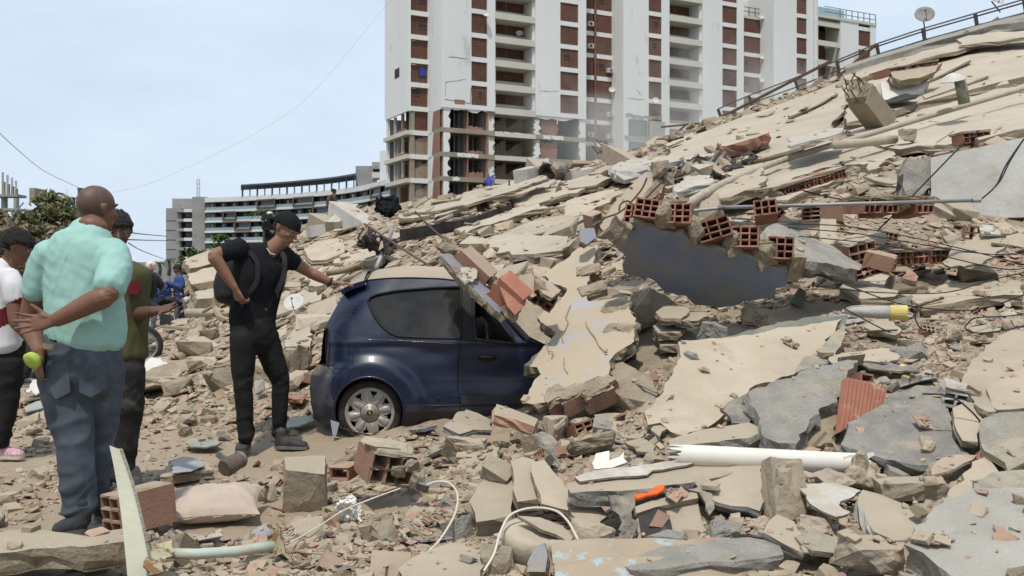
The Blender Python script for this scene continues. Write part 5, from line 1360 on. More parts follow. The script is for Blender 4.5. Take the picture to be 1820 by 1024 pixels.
# pipes and long things of the near rubble
PV0, PV1 = W(1203, 809, 5.0), W(1543, 826, 5.05)
pv = thing('white_pipe', 'broken white plastic drain pipe lying across the rubble', 'pipe', PV0)
part('tube', MB().pipe(PV0, PV1, .055, .050, 44, jag=.05, rng_=random.Random(3)), 'pvc', pv)
plate('socket_shard', None, None, [(1500,812),(1552,804),(1553,810),(1520,826),(1500,822)], ((1500, 812, 5.0), (1552, 804, 5.05), (1510, 826, 5.0)), .006, 'pvc', jag=.006, seg=.02, parent=pv)
plate('concrete_slab', 'long thin concrete slab with tiled top below the white pipe', 'rubble', [(1009,865),(1040,855),(1100,846),(1180,836),(1243,829),(1317,829),(1324,838),(1290,853),(1200,868),(1106,880),(1014,884)], ((1009, 863, 4.72), (1243, 826, 5.05), (1106, 882, 4.62)), .075, 'concrete', 'concrete_grey', jag=.008, warp=.008, rough=.45, lift=.02, seed=62)
plate('tile_skin', 'thin grey tile skin peeling from the long thin slab', 'sheet', [(1020,859),(1060,848),(1140,838),(1240,827),(1252,832),(1200,842),(1160,848),(1150,856),(1080,862),(1030,868)], ((1009, 863, 4.71), (1243, 826, 5.04), (1106, 882, 4.61)), .010, 'whitewash', jag=.008, warp=.008, lift=.035, seed=63)
mo = thing('moulded_block', 'concrete block with a stepped moulding and black stain under the long slab', 'rubble', W(1190, 970, 4.55))
plate('front_face', None, None, [(1128,905),(1160,893),(1230,878),(1240,890),(1248,930),(1262,958),(1225,968),(1180,972),(1133,960)], ((1128, 905, 4.62), (1235, 880, 4.72), (1180, 972, 4.42)), .15, 'concrete', 'concrete', jag=.006, warp=.01, parent=mo, seed=64)
plate('moulding', None, None, [(1128,908),(1160,896),(1236,880),(1240,892),(1165,908),(1130,920)], ((1128, 905, 4.61), (1235, 880, 4.71), (1180, 972, 4.41)), .03, 'concrete', 'concrete', jag=.003, warp=.003, lift=.025, parent=mo, seed=65)
plate('tar_patch', None, None, [(1134,922),(1180,905),(1192,930),(1198,962),(1140,955)], ((1128, 905, 4.61), (1235, 880, 4.71), (1180, 972, 4.41)), .006, 'tar', jag=.01, lift=.012, parent=mo, seed=66)
def cloth(name, label, poly, anchors, m, warp=.05, lift=.02, seed=0, cat='cloth', res=.03):
	Pn = plane3(*anchors) if anchors else None
	pts = [onplane(x, y, Pn) for x, y in poly] if Pn else [hit(x, y, .03) for x, y in poly]
	if Pn: c, n = sum(pts, Vector())/len(pts), Pn[1]
	else: c, n = fit_plane(pts)
	rgc = random.Random(seed); o = Vector((rgc.random()*30, 0, 0))
	cu = lambda u, v: warp*(abs(mnoise.noise(Vector((u*9, v*4, 0))+o))*1.6+.6*mnoise.noise(Vector((u*18, v*11, 2))+o))
	b = plate_mesh(pts, c, n, .012, .012, .04, res, .004, .3, seed, curl=cu, lift=lift)
	return single(name, b, [m, m, m], label, cat, smooth=True)
cloth('orange_cloth', 'bright orange cloth crumpled under the long thin slab', [(1128,890),(1150,880),(1185,872),(1180,882),(1150,892),(1134,897)], ((1128, 890, 4.66), (1185, 872, 4.7), (1140, 897, 4.6)), 'orange_cloth', .02, seed=1)
cloth('grey_bag', 'dusty grey fabric bag strap hanging beside the moulded block', [(1078,888),(1100,884),(1130,882),(1126,905),(1118,930),(1105,960),(1095,950),(1098,920),(1084,915)], ((1078, 888, 4.62), (1130, 882, 4.68), (1100, 960, 4.45)), 'grey_cloth', .05, seed=2, cat='bag')
cloth('grey_bag', 'flat dusty bag pocket lying at the foot of the grey strap', [(1098,968),(1122,926),(1135,934),(1118,970),(1104,974)], ((1098, 968, 4.4), (1122, 926, 4.5), (1118, 972, 4.38)), 'grey_cloth', .012, seed=3, cat='bag')
cloth('grey_cloth', 'dark cloth strip trailing from the right end of the moulded block', [(1220,876),(1245,868),(1262,885),(1266,915),(1258,925),(1252,900),(1240,882)], ((1220, 876, 4.7), (1262, 885, 4.7), (1258, 925, 4.55)), 'grey_cloth', .03, seed=4)
pot = thing('clay_pot', 'dusty round vessel lying half buried with a cracked shell on top', 'pot', W(950, 985, 4.25))
Mp = Matrix.Translation(W(948, 965, 4.35)) @ Euler((math.radians(12), math.radians(6), 0)).to_matrix().to_4x4()
part('body', MB().lathe([(.0, -.06), (.125, -.055), (.138, -.03), (.142, .02), (.138, .055), (.11, .06), (.0, .062)], 40, Mp), 'plaster_tan', pot, smooth=True)
plate('shell', None, None, [(920,918),(960,922),(1000,936),(1020,955),(1012,962),(990,950),(960,940)], ((920, 918, 4.35), (1000, 936, 4.35), (1012, 962, 4.2)), .012, 'plaster_tan', jag=.008, warp=.02, parent=pot)
# corrugated painted tin at the bottom
b = MB(); nU, nV_ = 90, 26; vs = []
TL, TR, BL, BR = W(978, 968, 4.15), W(1330, 968, 4.3), W(990, 1060, 3.7), W(1400, 1040, 3.75)
for i in range(nU+1):
	for j in range(nV_+1):
		u, v = i/nU, j/nV_
		p = TL.lerp(TR, u).lerp(BL.lerp(BR, u), v)
		z = .018*math.sin(v*13+u*2.2)+.02*mnoise.noise(Vector((u*4, v*3, 1)))-.03*u*u
		vs.append(p+Vector((0, 0, z+.02)))
b.add(vs, [(i*(nV_+1)+j, i*(nV_+1)+j+1, (i+1)*(nV_+1)+j+1, (i+1)*(nV_+1)+j) for i in range(nU) for j in range(nV_)])
single('corrugated_sheet', b, 'tin_blue', 'crumpled corrugated metal sheet with flaking pale blue paint at the bottom edge', 'sheet', smooth=True)
plate('concrete_slab', 'jagged grey slab edge over a dark gap at the bottom, right of the corrugated sheet', 'rubble', [(1100,1012),(1160,1000),(1240,985),(1330,976),(1385,990),(1392,1008),(1300,1022),(1200,1030),(1120,1034)], ((1100, 1012, 3.98), (1385, 990, 4.1), (1200, 1030, 3.88)), .06, 'concrete_grey', 'concrete_grey', jag=.02, lift=.05, seed=67)
plate('blue_shard', 'dark blue painted slab end standing at the left of the corrugated sheet', 'rubble', [(948,1010),(958,985),(975,976),(982,1000),(978,1030),(946,1030)], ((948, 1010, 4.1), (975, 976, 4.15), (978, 1030, 4.0)), .04, 'blue_paint', seed=68)
plate('concrete_slab', 'broken kerb like slab along the bottom left corner', 'rubble', [(-60,1000),(0,985),(60,975),(100,980),(152,988),(220,977),(226,1000),(150,1012),(60,1010),(-40,1030)], ((0, 985, 4.35), (220, 977, 4.35), (60, 1010, 4.15)), .10, 'concrete', 'broken_edge', jag=.02, lift=.09, warp=.02, seed=69)
rock('concrete_block', 'square mortar covered block in the near rubble left of the hollow brick', 'rubble', 543, 862, 84, 96, 5.1, 'concrete', 71, (17, 3, 10), .9, 1.0, .04, 3)
hb = thing('hollow_block', 'large dusty hollow clay block with open holes in the near rubble', 'brick', W(685, 865, 5.5)+Vector((0, 0, 0)))
hollow('brick', None, None, W(700, 838, 5.32), (.25, .17, .26), (3, 2), (10, 10, 30), 'clay_dusty', .05, 72, parent=hb, mortar='plaster_tan')
for i, (px, py) in enumerate(((708, 838), (733, 826), (744, 845))): rock('mortar', None, None, px, py, 26, 22, 5.3, 'broken_edge', 74+i, parent=hb)
hb = thing('hollow_block', 'hollow clay block with six open cells by the boots of the mint shirt man', 'brick', W(215, 950, 4.9))
hollow('brick', None, None, W(196, 917, 4.75), (.165, .19, .30), (2, 3), (4, -3, -38), 'clay_dusty', .012, 77, parent=hb)
rock('mortar', None, None, 268, 915, 62, 66, 4.98, 'broken_edge', 78, (0, 10, -30), .8, .6, .15, 3, parent=hb)
rock('mortar', None, None, 250, 890, 60, 20, 4.9, 'concrete', 79, (0, 0, -30), .8, .6, .15, 2, parent=hb)
# cream steel post and its brackets
cs = thing('steel_strip', 'bent cream painted steel strip standing upright in the left foreground', 'metal strip', W(245, 1040, 4.0))
q0, q1, q2, q3 = W(203, 800, 4.25), W(222, 860, 4.2), W(236, 930, 4.12), W(252, 1060, 4.0)
b = MB(); P_ = []
for t in np.linspace(0, 1, 14):
	p = q0*(1-t)**3+q1*3*t*(1-t)**2+q2*3*t*t*(1-t)+q3*t**3; w = .028+.040*t
	P_.append((p+Vector((-w*.75, .0, .02*(1-t))), p+Vector((w*.75, .012, 0)), p+Vector((w*.75, .035, 0)), p+Vector((-w*.75, .03, .0))))
v_ = [x for r in P_ for x in r]; b.add(v_, [(4*i+j, 4*i+(j+1) % 4, 4*i+4+(j+1) % 4, 4*i+4+j) for i in range(13) for j in range(4)]+[(3, 2, 1, 0)])
part('strip', b, 'metal_cream', cs)
part('edge_flange', MB().tube([r[1]+Vector((.003, -.002, 0)) for r in P_], .006, 6), 'concrete_grey', cs)
cb = thing('rusty_bracket', 'torn rusty cream bracket beside the upright steel strip', 'metal bracket', W(285, 1010, 4.15))
plate('flange', None, None, [(252,966),(275,962),(306,958),(312,975),(290,985),(285,1010),(270,1022),(262,1000)], ((252, 966, 4.2), (306, 958, 4.3), (275, 1022, 4.05)), .006, 'metal_rusty_cream', 'rust', warp=.06, parent=cb, seg=.03)
plate('web', None, None, [(262,985),(300,970),(310,985),(280,1024),(262,1030)], ((262, 985, 4.1), (305, 972, 4.2), (272, 1030, 3.98)), .006, 'metal_rusty_cream', 'rust', warp=.04, parent=cb, seg=.03)
gp = thing('green_pipe', 'pale green steel pipe with a rusty flange lying in the left foreground', 'pipe', W(400, 985, 4.3))
part('tube', MB().tube([W(306, 984, 4.3), W(350, 985, 4.32), W(420, 980, 4.4), W(492, 970, 4.5)], .0235, 16), 'pipe_pale_green', gp, smooth=True)
plate('flange', None, None, [(478,960),(485,930),(494,942),(500,965),(520,995),(505,990),(485,985)], ((478, 960, 4.5), (485, 930, 4.5), (520, 995, 4.35)), .006, 'metal_rusty_cream', 'rust', warp=.05, parent=gp, seg=.03)
# pillow, wooden stump, bags and cloths
pw = MB(); c0 = W(382, 866, 5.25); c0.z = hz(c0.x, c0.y)+.075; nU = 30; vs = []
ax, ay = Vector((.235, .07, .0)), Vector((-.04, .21, .03))
for s in (1, -1):
	for i in range(nU+1):
		for j in range(nU+1):
			u, v = -1+2*i/nU, -1+2*j/nU
			puff = (max(0, (1-abs(u)**2.6))*max(0, (1-abs(v)**2.6)))**.55
			z = s*.075*puff+.010*mnoise.noise(Vector((u*3, v*7, s)))*puff-.012*(1-min(1, abs(mnoise.noise(Vector((u*5+v*1.5, v*1.2-u, 4))))*4))*(1-.5*puff)*(1 if s > 0 else 0)
			vs.append(c0+ax*u*(1-.12*(1-v*v))+ay*v*(1-.12*(1-u*u))+Vector((0, 0, z)))
n1 = (nU+1)**2
fs = [(i*(nU+1)+j, (i+1)*(nU+1)+j, (i+1)*(nU+1)+j+1, i*(nU+1)+j+1) for i in range(nU) for j in range(nU)]
pw.add(vs, fs+[tuple(q+n1 for q in f[::-1]) for f in fs])
single('pillow', pw, 'beige_cloth', 'dirty beige pillow lying on the brick shards', 'pillow', smooth=True)
st = thing('wooden_stump', 'splintered dark wooden leg stump behind the pillow', 'wood', W(415, 838, 5.75))
Ms = Matrix.Translation(W(392, 815, 5.8)) @ Euler((math.radians(95), math.radians(0), math.radians(68))).to_matrix().to_4x4()
a0, a1 = W(398, 833, 5.62), W(432, 814, 5.75)
part('barrel', MB().tube([a0, a0.lerp(a1, .1), a0.lerp(a1, .5), a0.lerp(a1, .9), a1], [.046, .054, .050, .044, .037], 18), 'dark_wood', st)
part('hoop', MB().tube([a0.lerp(a1, .78), a0.lerp(a1, .9)], [.050, .048], 18), 'slate_grey', st)
part('handle', MB().bar(W(386, 806, 5.65), W(404, 820, 5.66), .04, .03), 'slate_grey', st)
plate('blue_topped_slab', 'tan slab fragment with pale blue grey top behind the pillow', 'rubble', [(300,818),(322,812),(352,815),(374,824),(380,834),(330,842),(285,848)], None, .05, 'plaster_tan', lift=.05, seed=91)
plate('blue_skin', 'pale blue grey paint skin on the slab fragment behind the pillow', 'sheet', [(306,820),(330,814),(356,816),(364,826),(340,838),(306,842)], None, .006, 'plastic_grey', lift=.075, jag=.008, seg=.03, seed=92)
rock('plastic_bag', 'crumpled white plastic bag between the square block and red shards', 'bag', 620, 910, 44, 46, 4.95, 'plastic_white', 5, (0, 0, 40), .8, .2, .34, 4)
cloth('plastic_bag', 'white sheet heap beside the man in the olive shirt', [(248,676),(262,650),(285,644),(300,655),(312,668),(300,674),(270,678)], ((248, 676, 12.2), (300, 650, 12.6), (300, 676, 12.1)), 'white_cloth', .05, seed=6, cat='cloth', lift=.05, res=.05)
cloth('plastic_bag', 'small white bag lying on the ground behind the man in the mint shirt', [(48,703),(62,685),(72,673),(84,680),(92,695),(88,708),(66,708)], ((48, 703, 10.8), (72, 673, 11.4), (88, 708, 10.6)), 'white_cloth', .045, seed=7, cat='bag', lift=.04, res=.05)
cloth('blue_cloth', 'blue grey cloth dropped on rubble beyond the legs of the man in black', [(364,628),(372,612),(395,604),(412,608),(408,622),(388,626),(378,632)], ((364, 628, 17), (400, 604, 18), (388, 632, 16.6)), 'denim_cloth', .07, seed=8, lift=.06, res=.06)
cloth('green_mat', 'faded green net scrap flat on the dusty ground', [(328,785),(345,780),(375,782),(395,788),(375,796),(340,796)], None, 'green_tint', .015, seed=9, cat='net', lift=.0)
cloth('green_mat', 'pale green glass sheet lying beside the rear tyre of the car', [(505,752),(520,742),(555,740),(560,748),(530,758),(508,760)], None, 'green_tint', .01, seed=10, cat='sheet', lift=.0)
cloth('green_mat', 'flat blue green sheet on the ground beside the white bag', [(40,728),(62,714),(95,706),(110,712),(80,724),(52,732)], None, 'green_tint', .012, seed=11, cat='sheet', lift=.0)
# white cables
def spl(pts, n=10):
	P = [Vector(p) for p in pts]; out = []
	for i in range(len(P)-1):
		p0, p1, p2, p3 = P[max(i-1, 0)], P[i], P[i+1], P[min(i+2, len(P)-1)]
		for k in range(n):
			t = k/n; out.append(.5*((2*p1)+(p2-p0)*t+(2*p0-5*p1+4*p2-p3)*t*t+(3*p1-p0-3*p2+p3)*t**3))
	return out+[P[-1]]
stick('white_cable', 'white cable arching over the red brick shards in the middle foreground', 'cable', spl([W(728, 1012, 4.2), W(752, 988, 4.3), W(780, 962, 4.5), W(808, 915, 4.7), W(813, 880, 4.9), W(800, 860, 5.05), W(778, 856, 5.1), W(758, 862, 5.1)]), .0055, 'cable_white')
stick('white_cable', 'thin straight white cable running down left from the plastic bag', 'cable', spl([W(712, 868, 5.0), W(665, 885, 4.95), W(610, 908, 4.9), W(560, 940, 4.75), W(515, 965, 4.55)]), .004, 'cable_white')
stick('white_cable', 'white cable looping over the round dusty vessel', 'cable', spl([W(860, 1015, 4.05), W(878, 985, 4.15), W(890, 945, 4.25), W(908, 915, 4.35), W(945, 903, 4.4), W(985, 907, 4.4), W(1008, 925, 4.3), W(1025, 955, 4.2), W(1030, 968, 4.2)]), .0055, 'cable_white')
# mid foreground blocks
plate('concrete_slab', 'cracked tan slab block left of the curved plaster piece', 'rubble', [(833,905),(848,878),(863,857),(907,852),(912,890),(908,930),(875,938),(845,942)], ((833, 905, 4.85), (907, 852, 5.15), (875, 942, 4.7)), .12, 'concrete', 'concrete', jag=.01, seed=93)
plate('concrete_slab', 'upright slab with broken top next to the curved plaster piece', 'rubble', [(908,832),(930,824),(950,830),(952,870),(956,900),(920,905),(912,880)], ((908, 832, 5.1), (950, 830, 5.1), (930, 905, 4.8)), .09, 'concrete', 'broken_edge', jag=.01, seed=94)
plate('curved_plaster', 'bent tan plaster sheet draped over blocks in the middle foreground', 'sheet', [(944,830),(965,826),(985,845),(1000,870),(1030,895),(1060,905),(1078,925),(1065,948),(1030,945),(1008,920),(960,905),(950,870)], ((944, 830, 5.0), (1060, 905, 4.75), (960, 905, 4.65)), .02, 'plaster_tan', 'broken_edge', warp=.05, lift=.04, seed=95)
rock('concrete_block', 'tan block end under the bent plaster sheet', 'rubble', 1052, 950, 72, 50, 4.45, 'concrete', 96, (10, 5, 20), .8, .9, .06, 3)
plate('concrete_slab', 'smooth tan slab lying at the bottom edge left of the blue shard', 'rubble', [(706,1024),(740,1000),(800,974),(850,990),(864,1006),(850,1050),(720,1060)], ((706, 1024, 4.05), (800, 974, 4.4), (850, 1050, 3.9)), .05, 'plaster_tan', jag=.012, lift=.03, seed=97)
plate('roof_slab', 'flat tan slab in front of the car door', 'roof slab', [(786,770),(805,755),(827,742),(848,748),(869,757),(872,776),(840,776),(815,782)], ((786, 770, 6.35), (827, 742, 6.9), (840, 780, 6.3)), .035, 'plaster_tan', 'slate_grey', warp=.02, lift=.05, seed=98)
plate('concrete_plank', 'long ridged block lying below the corner of the tan wall slab', 'rubble', [(875,740),(880,731),(905,738),(953,759),(948,772),(910,758),(876,750)], ((875, 740, 6.55), (953, 759, 6.5), (910, 758, 6.4)), .07, 'concrete', 'clay_dusty', jag=.006, lift=.05, seed=99)
rock('rubble_rock', 'broad pitted concrete lump in front of the car door', 'rubble', 826, 800, 78, 48, 6.0, 'concrete', 101, (0, 12, 0), .8, .5, .12, 3)
rock('rubble_rock', 'pale lump between the car and the red clay block', 'rubble', 985, 762, 42, 50, 6.4, 'concrete', 102, (0, 0, 30))
hollow('brick', 'clean red clay block lying below the tan wall slab', 'brick', W(1046, 757, 6.4), (.20, .08, .16), (3, 2), (-18, -12, 30), 'clay', .01, 103)
rock('rubble_rock', 'wide tan boulder right of the red clay block', 'rubble', 1050, 790, 90, 44, 5.9, 'broken_edge', 104, (0, -8, 0), .8, .5, .12, 3)
plate('green_plate', 'small dark green slab shard at the lower left corner of the tan slab', 'rubble', [(1156,778),(1172,762),(1196,755),(1190,772),(1172,790)], ((1156, 778, 5.7), (1196, 755, 5.9), (1172, 790, 5.6)), .015, 'membrane_green', 'slate_grey', lift=.05, seed=105)
plate('concrete_bar', 'long concrete bar lying along the foot of the tan slab behind the white pipe', 'rubble', [(1190,792),(1240,776),(1290,770),(1331,762),(1357,776),(1330,792),(1250,800),(1195,806)], ((1190, 792, 5.4), (1331, 762, 5.6), (1250, 800, 5.3)), .08, 'concrete', 'concrete_grey', jag=.01, lift=.04, seed=106)
plate('tan_slab', 'flat dusty slab behind the upright block under the white pipe', 'roof slab', [(1262,850),(1300,838),(1356,830),(1362,880),(1350,915),(1300,905),(1255,890)], ((1262, 850, 4.9), (1356, 830, 5.0), (1300, 905, 4.6)), .04, 'plaster_tan', 'slate_grey', lift=.02, seed=107)
rock('rubble_rock', 'grey lump below the flat dusty slab right of the moulded block', 'rubble', 1295, 942, 70, 44, 4.4, 'concrete_grey', 108, (0, 10, 0), .8, .5, .12, 3)
plate('clay_sheet', 'thin red clay strip in front of the moulded block', 'rubble', [(1222,958),(1260,954),(1298,956),(1298,966),(1250,968),(1224,966)], None, .02, 'clay_dusty', lift=.05, seed=109)
plate('dark_flap', 'dark bent metal flap standing left of the curled white plastic', 'sheet', [(943,785),(962,780),(980,790),(985,815),(996,845),(990,850),(975,820),(955,806)], ((943, 785, 5.6), (980, 790, 5.6), (992, 850, 5.2)), .006, 'steel_dark', warp=.03, seed=110)
plate('white_shard', 'curled white plastic shard standing behind the long thin slab', 'sheet', [(1058,818),(1082,816),(1082,832),(1108,820),(1114,838),(1088,846),(1056,848)], ((1058, 818, 5.2), (1110, 820, 5.2), (1080, 848, 5.0)), .006, 'pvc', warp=.03, seed=111)
plate('grey_plate', 'grey flap plate above the curled white shard', 'rubble', [(1110,784),(1140,778),(1165,790),(1160,804),(1130,800)], None, .02, 'membrane_green', lift=.05, seed=112)
# ------------------------------------------------------------------ the slope behind: column, blocks, roof edge, parapet
lc = thing('leaning_column', 'leaning blue plastered column with bare bars and red brick on its underside', 'column', W(1120, 420, 9.2))
plate('plaster_face', None, None, [(1066,402),(1085,372),(1120,330),(1148,306),(1163,305),(1160,330),(1140,355),(1112,385),(1085,415),(1070,412)], ((1066, 402, 9.0), (1150, 305, 9.6), (1085, 415, 9.0)), .10, 'blue_dusty', 'broken_edge', jag=.01, parent=lc, seed=120)
plate('brick_side', None, None, [(1095,425),(1120,390),(1150,350),(1172,318),(1180,325),(1172,350),(1150,380),(1118,420)], ((1095, 425, 9.05), (1172, 318, 9.7), (1118, 420, 9.05)), .12, 'clay', 'clay', jag=.01, parent=lc, seed=121)
plate('mortar_side', None, None, [(1112,390),(1140,355),(1165,318),(1178,300),(1186,322),(1170,345),(1140,378),(1120,402)], ((1112, 390, 9.0), (1178, 300, 9.7), (1120, 402, 9.0)), .08, 'broken_edge', 'broken_edge', warp=.04, jag=.02, parent=lc, seed=122)
rock('mortar', None, None, 1172, 302, 34, 34, 9.6, 'concrete', 123, parent=lc); rock('mortar', None, None, 1188, 318, 22, 24, 9.6, 'concrete', 124, parent=lc)
for i, q in enumerate((((1150,316),(1138,340),(1105,375),(1075,388),(1065,402),(1072,412)), ((1178,322),(1150,350),(1115,385),(1100,400),(1096,412)), ((1100,375),(1104,362),(1118,358),(1130,372)))):
	part('rebar', MB().tube(spl([W(x, y, 8.9-.1*i) for x, y in q], 6), .009, 6), 'rust', lc, smooth=True)
hollow('brick', 'dusty brick standing at the foot of the leaning column', 'brick', W(1062, 396, 9.0), (.13, .16, .12), (1, 2), (15, -20, 30), 'clay_dusty', .02, 125)
plate('blue_shard', 'dark blue wall shard beside the dusty brick at the foot of the leaning column', 'rubble', [(1030,408),(1056,405),(1060,422),(1042,436),(1031,430)], ((1030, 408, 8.5), (1060, 405, 8.6), (1042, 436, 8.4)), .05, 'blue_paint', seed=126)
# parapet
pp = thing('parapet_wall', 'stained white parapet wall of the collapsed roof at the right edge', 'wall', W(1740, 390, 11.8))
PA = ((1655, 280, 11.9), (1950, 222, 11.3), (1655, 392, 11.75))
plate('wall_face', None, None, [(1655,280),(1700,270),(1739,262),(1820,244),(1950,215),(2150,175),(2160,380),(1820,386),(1760,389),(1700,393),(1668,394),(1650,372),(1655,340)], PA, .35, 'parapet_white', 'concrete_grey', jag=.008, seg=.15, res=.3, warp=.012, parent=pp, seed=130)
plate('broken_core', None, None, [(1612,282),(1655,278),(1657,330),(1640,345),(1612,348),(1605,310)], ((1612, 282, 12.0), (1657, 278, 12.0), (1612, 348, 11.8)), .3, 'concrete_grey', 'concrete_grey', jag=.03, warp=.06, parent=pp, seed=131)
plate('coping', None, None, [(1440,385),(1500,362),(1560,345),(1612,345),(1655,335),(1660,368),(1600,378),(1520,385),(1450,396)], ((1440, 385, 12.2), (1655, 335, 12.5), (1655, 380, 12.2)), .15, 'concrete', 'concrete_grey', jag=.02, warp=.05, parent=pp, seed=132) if False else None
# horizontal conduit
cd = thing('conduit_pipe', 'long grey conduit pipe lying level above the broken bricks', 'pipe', W(1500, 364, 8.6))
part('tube', MB().tube([W(1282, 369, 8.7), W(1742, 356, 8.5)], .0165, 10), 'steel_pipe', cd, smooth=True)
part('coupling', MB().tube([W(1276, 370, 8.7), W(1286, 369, 8.7)], .021, 10), 'steel_dark', cd)
part('socket', MB().tube([W(1728, 356.3, 8.5), W(1743, 356, 8.5)], .021, 10), 'steel_pipe', cd)
part('bent_tube', MB().tube(spl([W(1192, 392, 8.4), W(1204, 379, 8.6), W(1230, 375, 8.7), W(1280, 370, 8.7)], 6), .0155, 10), 'steel_pipe', cd, smooth=True)
stick('beige_conduit', 'beige pipe running up the roof from the bent conduit to the right edge', 'pipe', spl([W(1195, 384, 9.2), W(1240, 352, 11.5), W(1300, 320, 14.0), W(1400, 282, 17), W(1560, 234, 18.5), W(1700, 192, 19), W(1850, 148, 19.5)], 8), .055, 'pvc_dusty')
# hollow brick wall pieces on the slope
def wallrow(label, p0, p1, Y0, Y1, h, n, seed, depth=.28, lean=0, mats='clay', cap=True):
	a, b = W(*p0, Y0), W(*p1, Y1); d = (b-a); L = d.length; d.normalize()
	t = thing('brick_strip', label, 'wall slab', (a+b)/2)
	k = max(1, round(L/(h*1.3))); rgb = random.Random(seed)
	y = (Vector((d.y, -d.x, 0))*-1).normalized()
	if y.y < 0: y = -y
	for i in range(k):
		q = Matrix.Rotation(math.radians(lean+rgb.uniform(-4, 4)), 3, d)
		yy = q @ y; x = d; z = x.cross(yy).normalized()
		if z.z < 0: z = -z; x = -x
		M = Matrix((x, yy, z)).transposed()
		if rgb.random() < .18:
			c = a+d*(L*(i+.5)/k); vs, fs = rock_mesh((L/k*.9, depth, h*.9), seed+i, 2); part('mortar', MB().add([c+yy*depth*.5+M @ v for v in vs], fs), 'broken_edge', t); continue
		hollow('brick', None, None, a+d*(L*(i+.5)/k), (L/k*.94, h, depth), n, mats=mats, broken=.03, seed=seed+i, parent=t, M=M)
	if cap:
		zz = Vector((0, 0, 1)); c = [a+zz*h*.52, b+zz*h*.52, b+zz*h*.52+y*depth*1.25, a+zz*h*.52+y*depth*1.25]
		cc, nn = fit_plane(c); part('plaster_cap', plate_mesh(c, cc, nn, .035, .02, .08, .2, .01, .4, seed), ['plaster_tan', 'broken_edge', 'broken_edge'], t)
	return t
wallrow('slanting strip of hollow bricks with a dusty top above the conduit', (1372, 344), (1505, 305), 10.6, 10.9, .12, (3, 2), 140)
wallrow('dusty slab of hollow bricks with dark underside left of the parapet', (1536, 364), (1662, 364), 9.6, 9.7, .16, (3, 2), 150, depth=.5)
wallrow('long broken row of hollow bricks under the dusty plates right of the dark block', (1590, 458), (1718, 452), 8.9, 9.2, .15, (3, 2), 160)
hollow('hollow_block', 'hollow block with nine dark cells tilted among the plates on the right', 'brick', W(1536, 455, 8.6), (.26, .22, .3), (3, 3), (8, -14, 12), 'clay_dusty', .02, 171, mortar='plaster_tan')
hollow('hollow_block', 'broken hollow block lying below the nine celled block', 'brick', W(1546, 482, 8.5), (.25, .10, .2), (4, 2), (0, -18, 10), 'clay', .03, 172)
hollow('hollow_block', 'hollow block half buried at the left of the parapet foot', 'brick', W(1738, 415, 9.6), (.22, .13, .2), (3, 2), (5, 5, -15), 'clay_dusty', .03, 173, mortar='broken_edge')
hollow('hollow_block', 'hollow block with diamond tilted cells just under the conduit', 'brick', W(1378, 379, 9.3), (.16, .16, .2), (3, 3), (8, 42, 12), 'clay', .02, 174)
hollow('hollow_block', 'dusty hollow block lying right of the diamond tilted one', 'brick', W(1440, 380, 9.2), (.24, .13, .3), (2, 3), (0, 0, -60), 'clay_dusty', .02, 175, mortar='plaster_tan')
plate('concrete_slab', 'smooth grey concrete slab lying on the right end of the blue wall', 'rubble', [(1357,412),(1374,402),(1400,409),(1447,425),(1490,447),(1530,474),(1524,486),(1500,484),(1465,474),(1420,468),(1385,450),(1362,432)], ((1357, 412, 8.2), (1490, 447, 8.5), (1420, 468, 7.8)), .14, 'concrete_grey', 'concrete_grey', jag=.015, seg=.06, warp=.03, lift=.02, seed=176)
plate('upright_slab', 'tan slab standing upright behind the grey concrete slab', 'rubble', [(1459,389),(1486,390),(1492,444),(1470,440),(1456,431)], ((1459, 389, 9.1), (1486, 390, 9.1), (1480, 444, 8.8)), .08, 'plaster_tan', jag=.008, seed=177)
plate('membrane_flap', 'curled grey membrane flap rising below the right parapet', 'membrane', [(1676,474),(1700,452),(1730,430),(1759,412),(1784,420),(1791,442),(1770,462),(1745,478),(1715,490),(1690,486)], ((1676, 474, 8.7), (1759, 412, 9.2), (1720, 490, 8.4)), .02, 'plaster_tan', 'slate_grey', warp=.07, lift=.05, seed=178)
ro = thing('striped_bottle', 'white and yellow tapered container lying on the dusty slope', 'container', W(1556, 568, 7.6))
c0, c1 = W(1501, 552, 7.6), W(1612, 556, 7.5)
part('body', MB().tube([c0.lerp(c1, t) for t in (0, .04, .12, .3, .5, .72)], [.012, .024, .038, .048, .052, .054], 18), 'whitewash', ro, smooth=True)
part('yellow_band', MB().tube([c0.lerp(c1, t) for t in (.722, .8, .995, 1.0)], [.056, .057, .058, .045], 18), 'yellow_card', ro)
rock('rubble_rock', 'pointed grey stone standing on the dusty slope below the cable loop', 'rubble', 1700, 597, 42, 38, 6.9, 'concrete', 180, (0, 25, 0), .7, .3, .14, 3)
plate('slab_piece', 'thin square slab piece left of the striped container', 'rubble', [(1536,582),(1545,568),(1580,566),(1602,588),(1590,596),(1560,590)], None, .03, 'plaster_tan', lift=.06, seed=181)
rock('concrete_block', 'grey rounded concrete block below the nine celled hollow block', 'rubble', 1608, 512, 68, 38, 8.3, 'concrete', 182, (0, 14, 0), .7, .9, .08, 3)
hollow('brick', 'dusty pink brick leaning on the grey rounded block', 'brick', W(1592, 470, 8.5), (.20, .13, .25), (3, 2), (15, -8, 60), 'clay_dusty', .03, 183)
plate('clay_sheet', 'dark red brick triangle standing above the grey rounded block', 'rubble', [(1602,492),(1612,476),(1632,490),(1628,500)], ((1602, 492, 8.3), (1612, 476, 8.4), (1628, 500, 8.2)), .05, 'clay', seed=184)
rock('green_lump', 'green stained concrete lump at the right end of the blue wall', 'rubble', 1503, 496, 40, 42, 8.0, 'membrane_green', 185, (0, 15, 0))
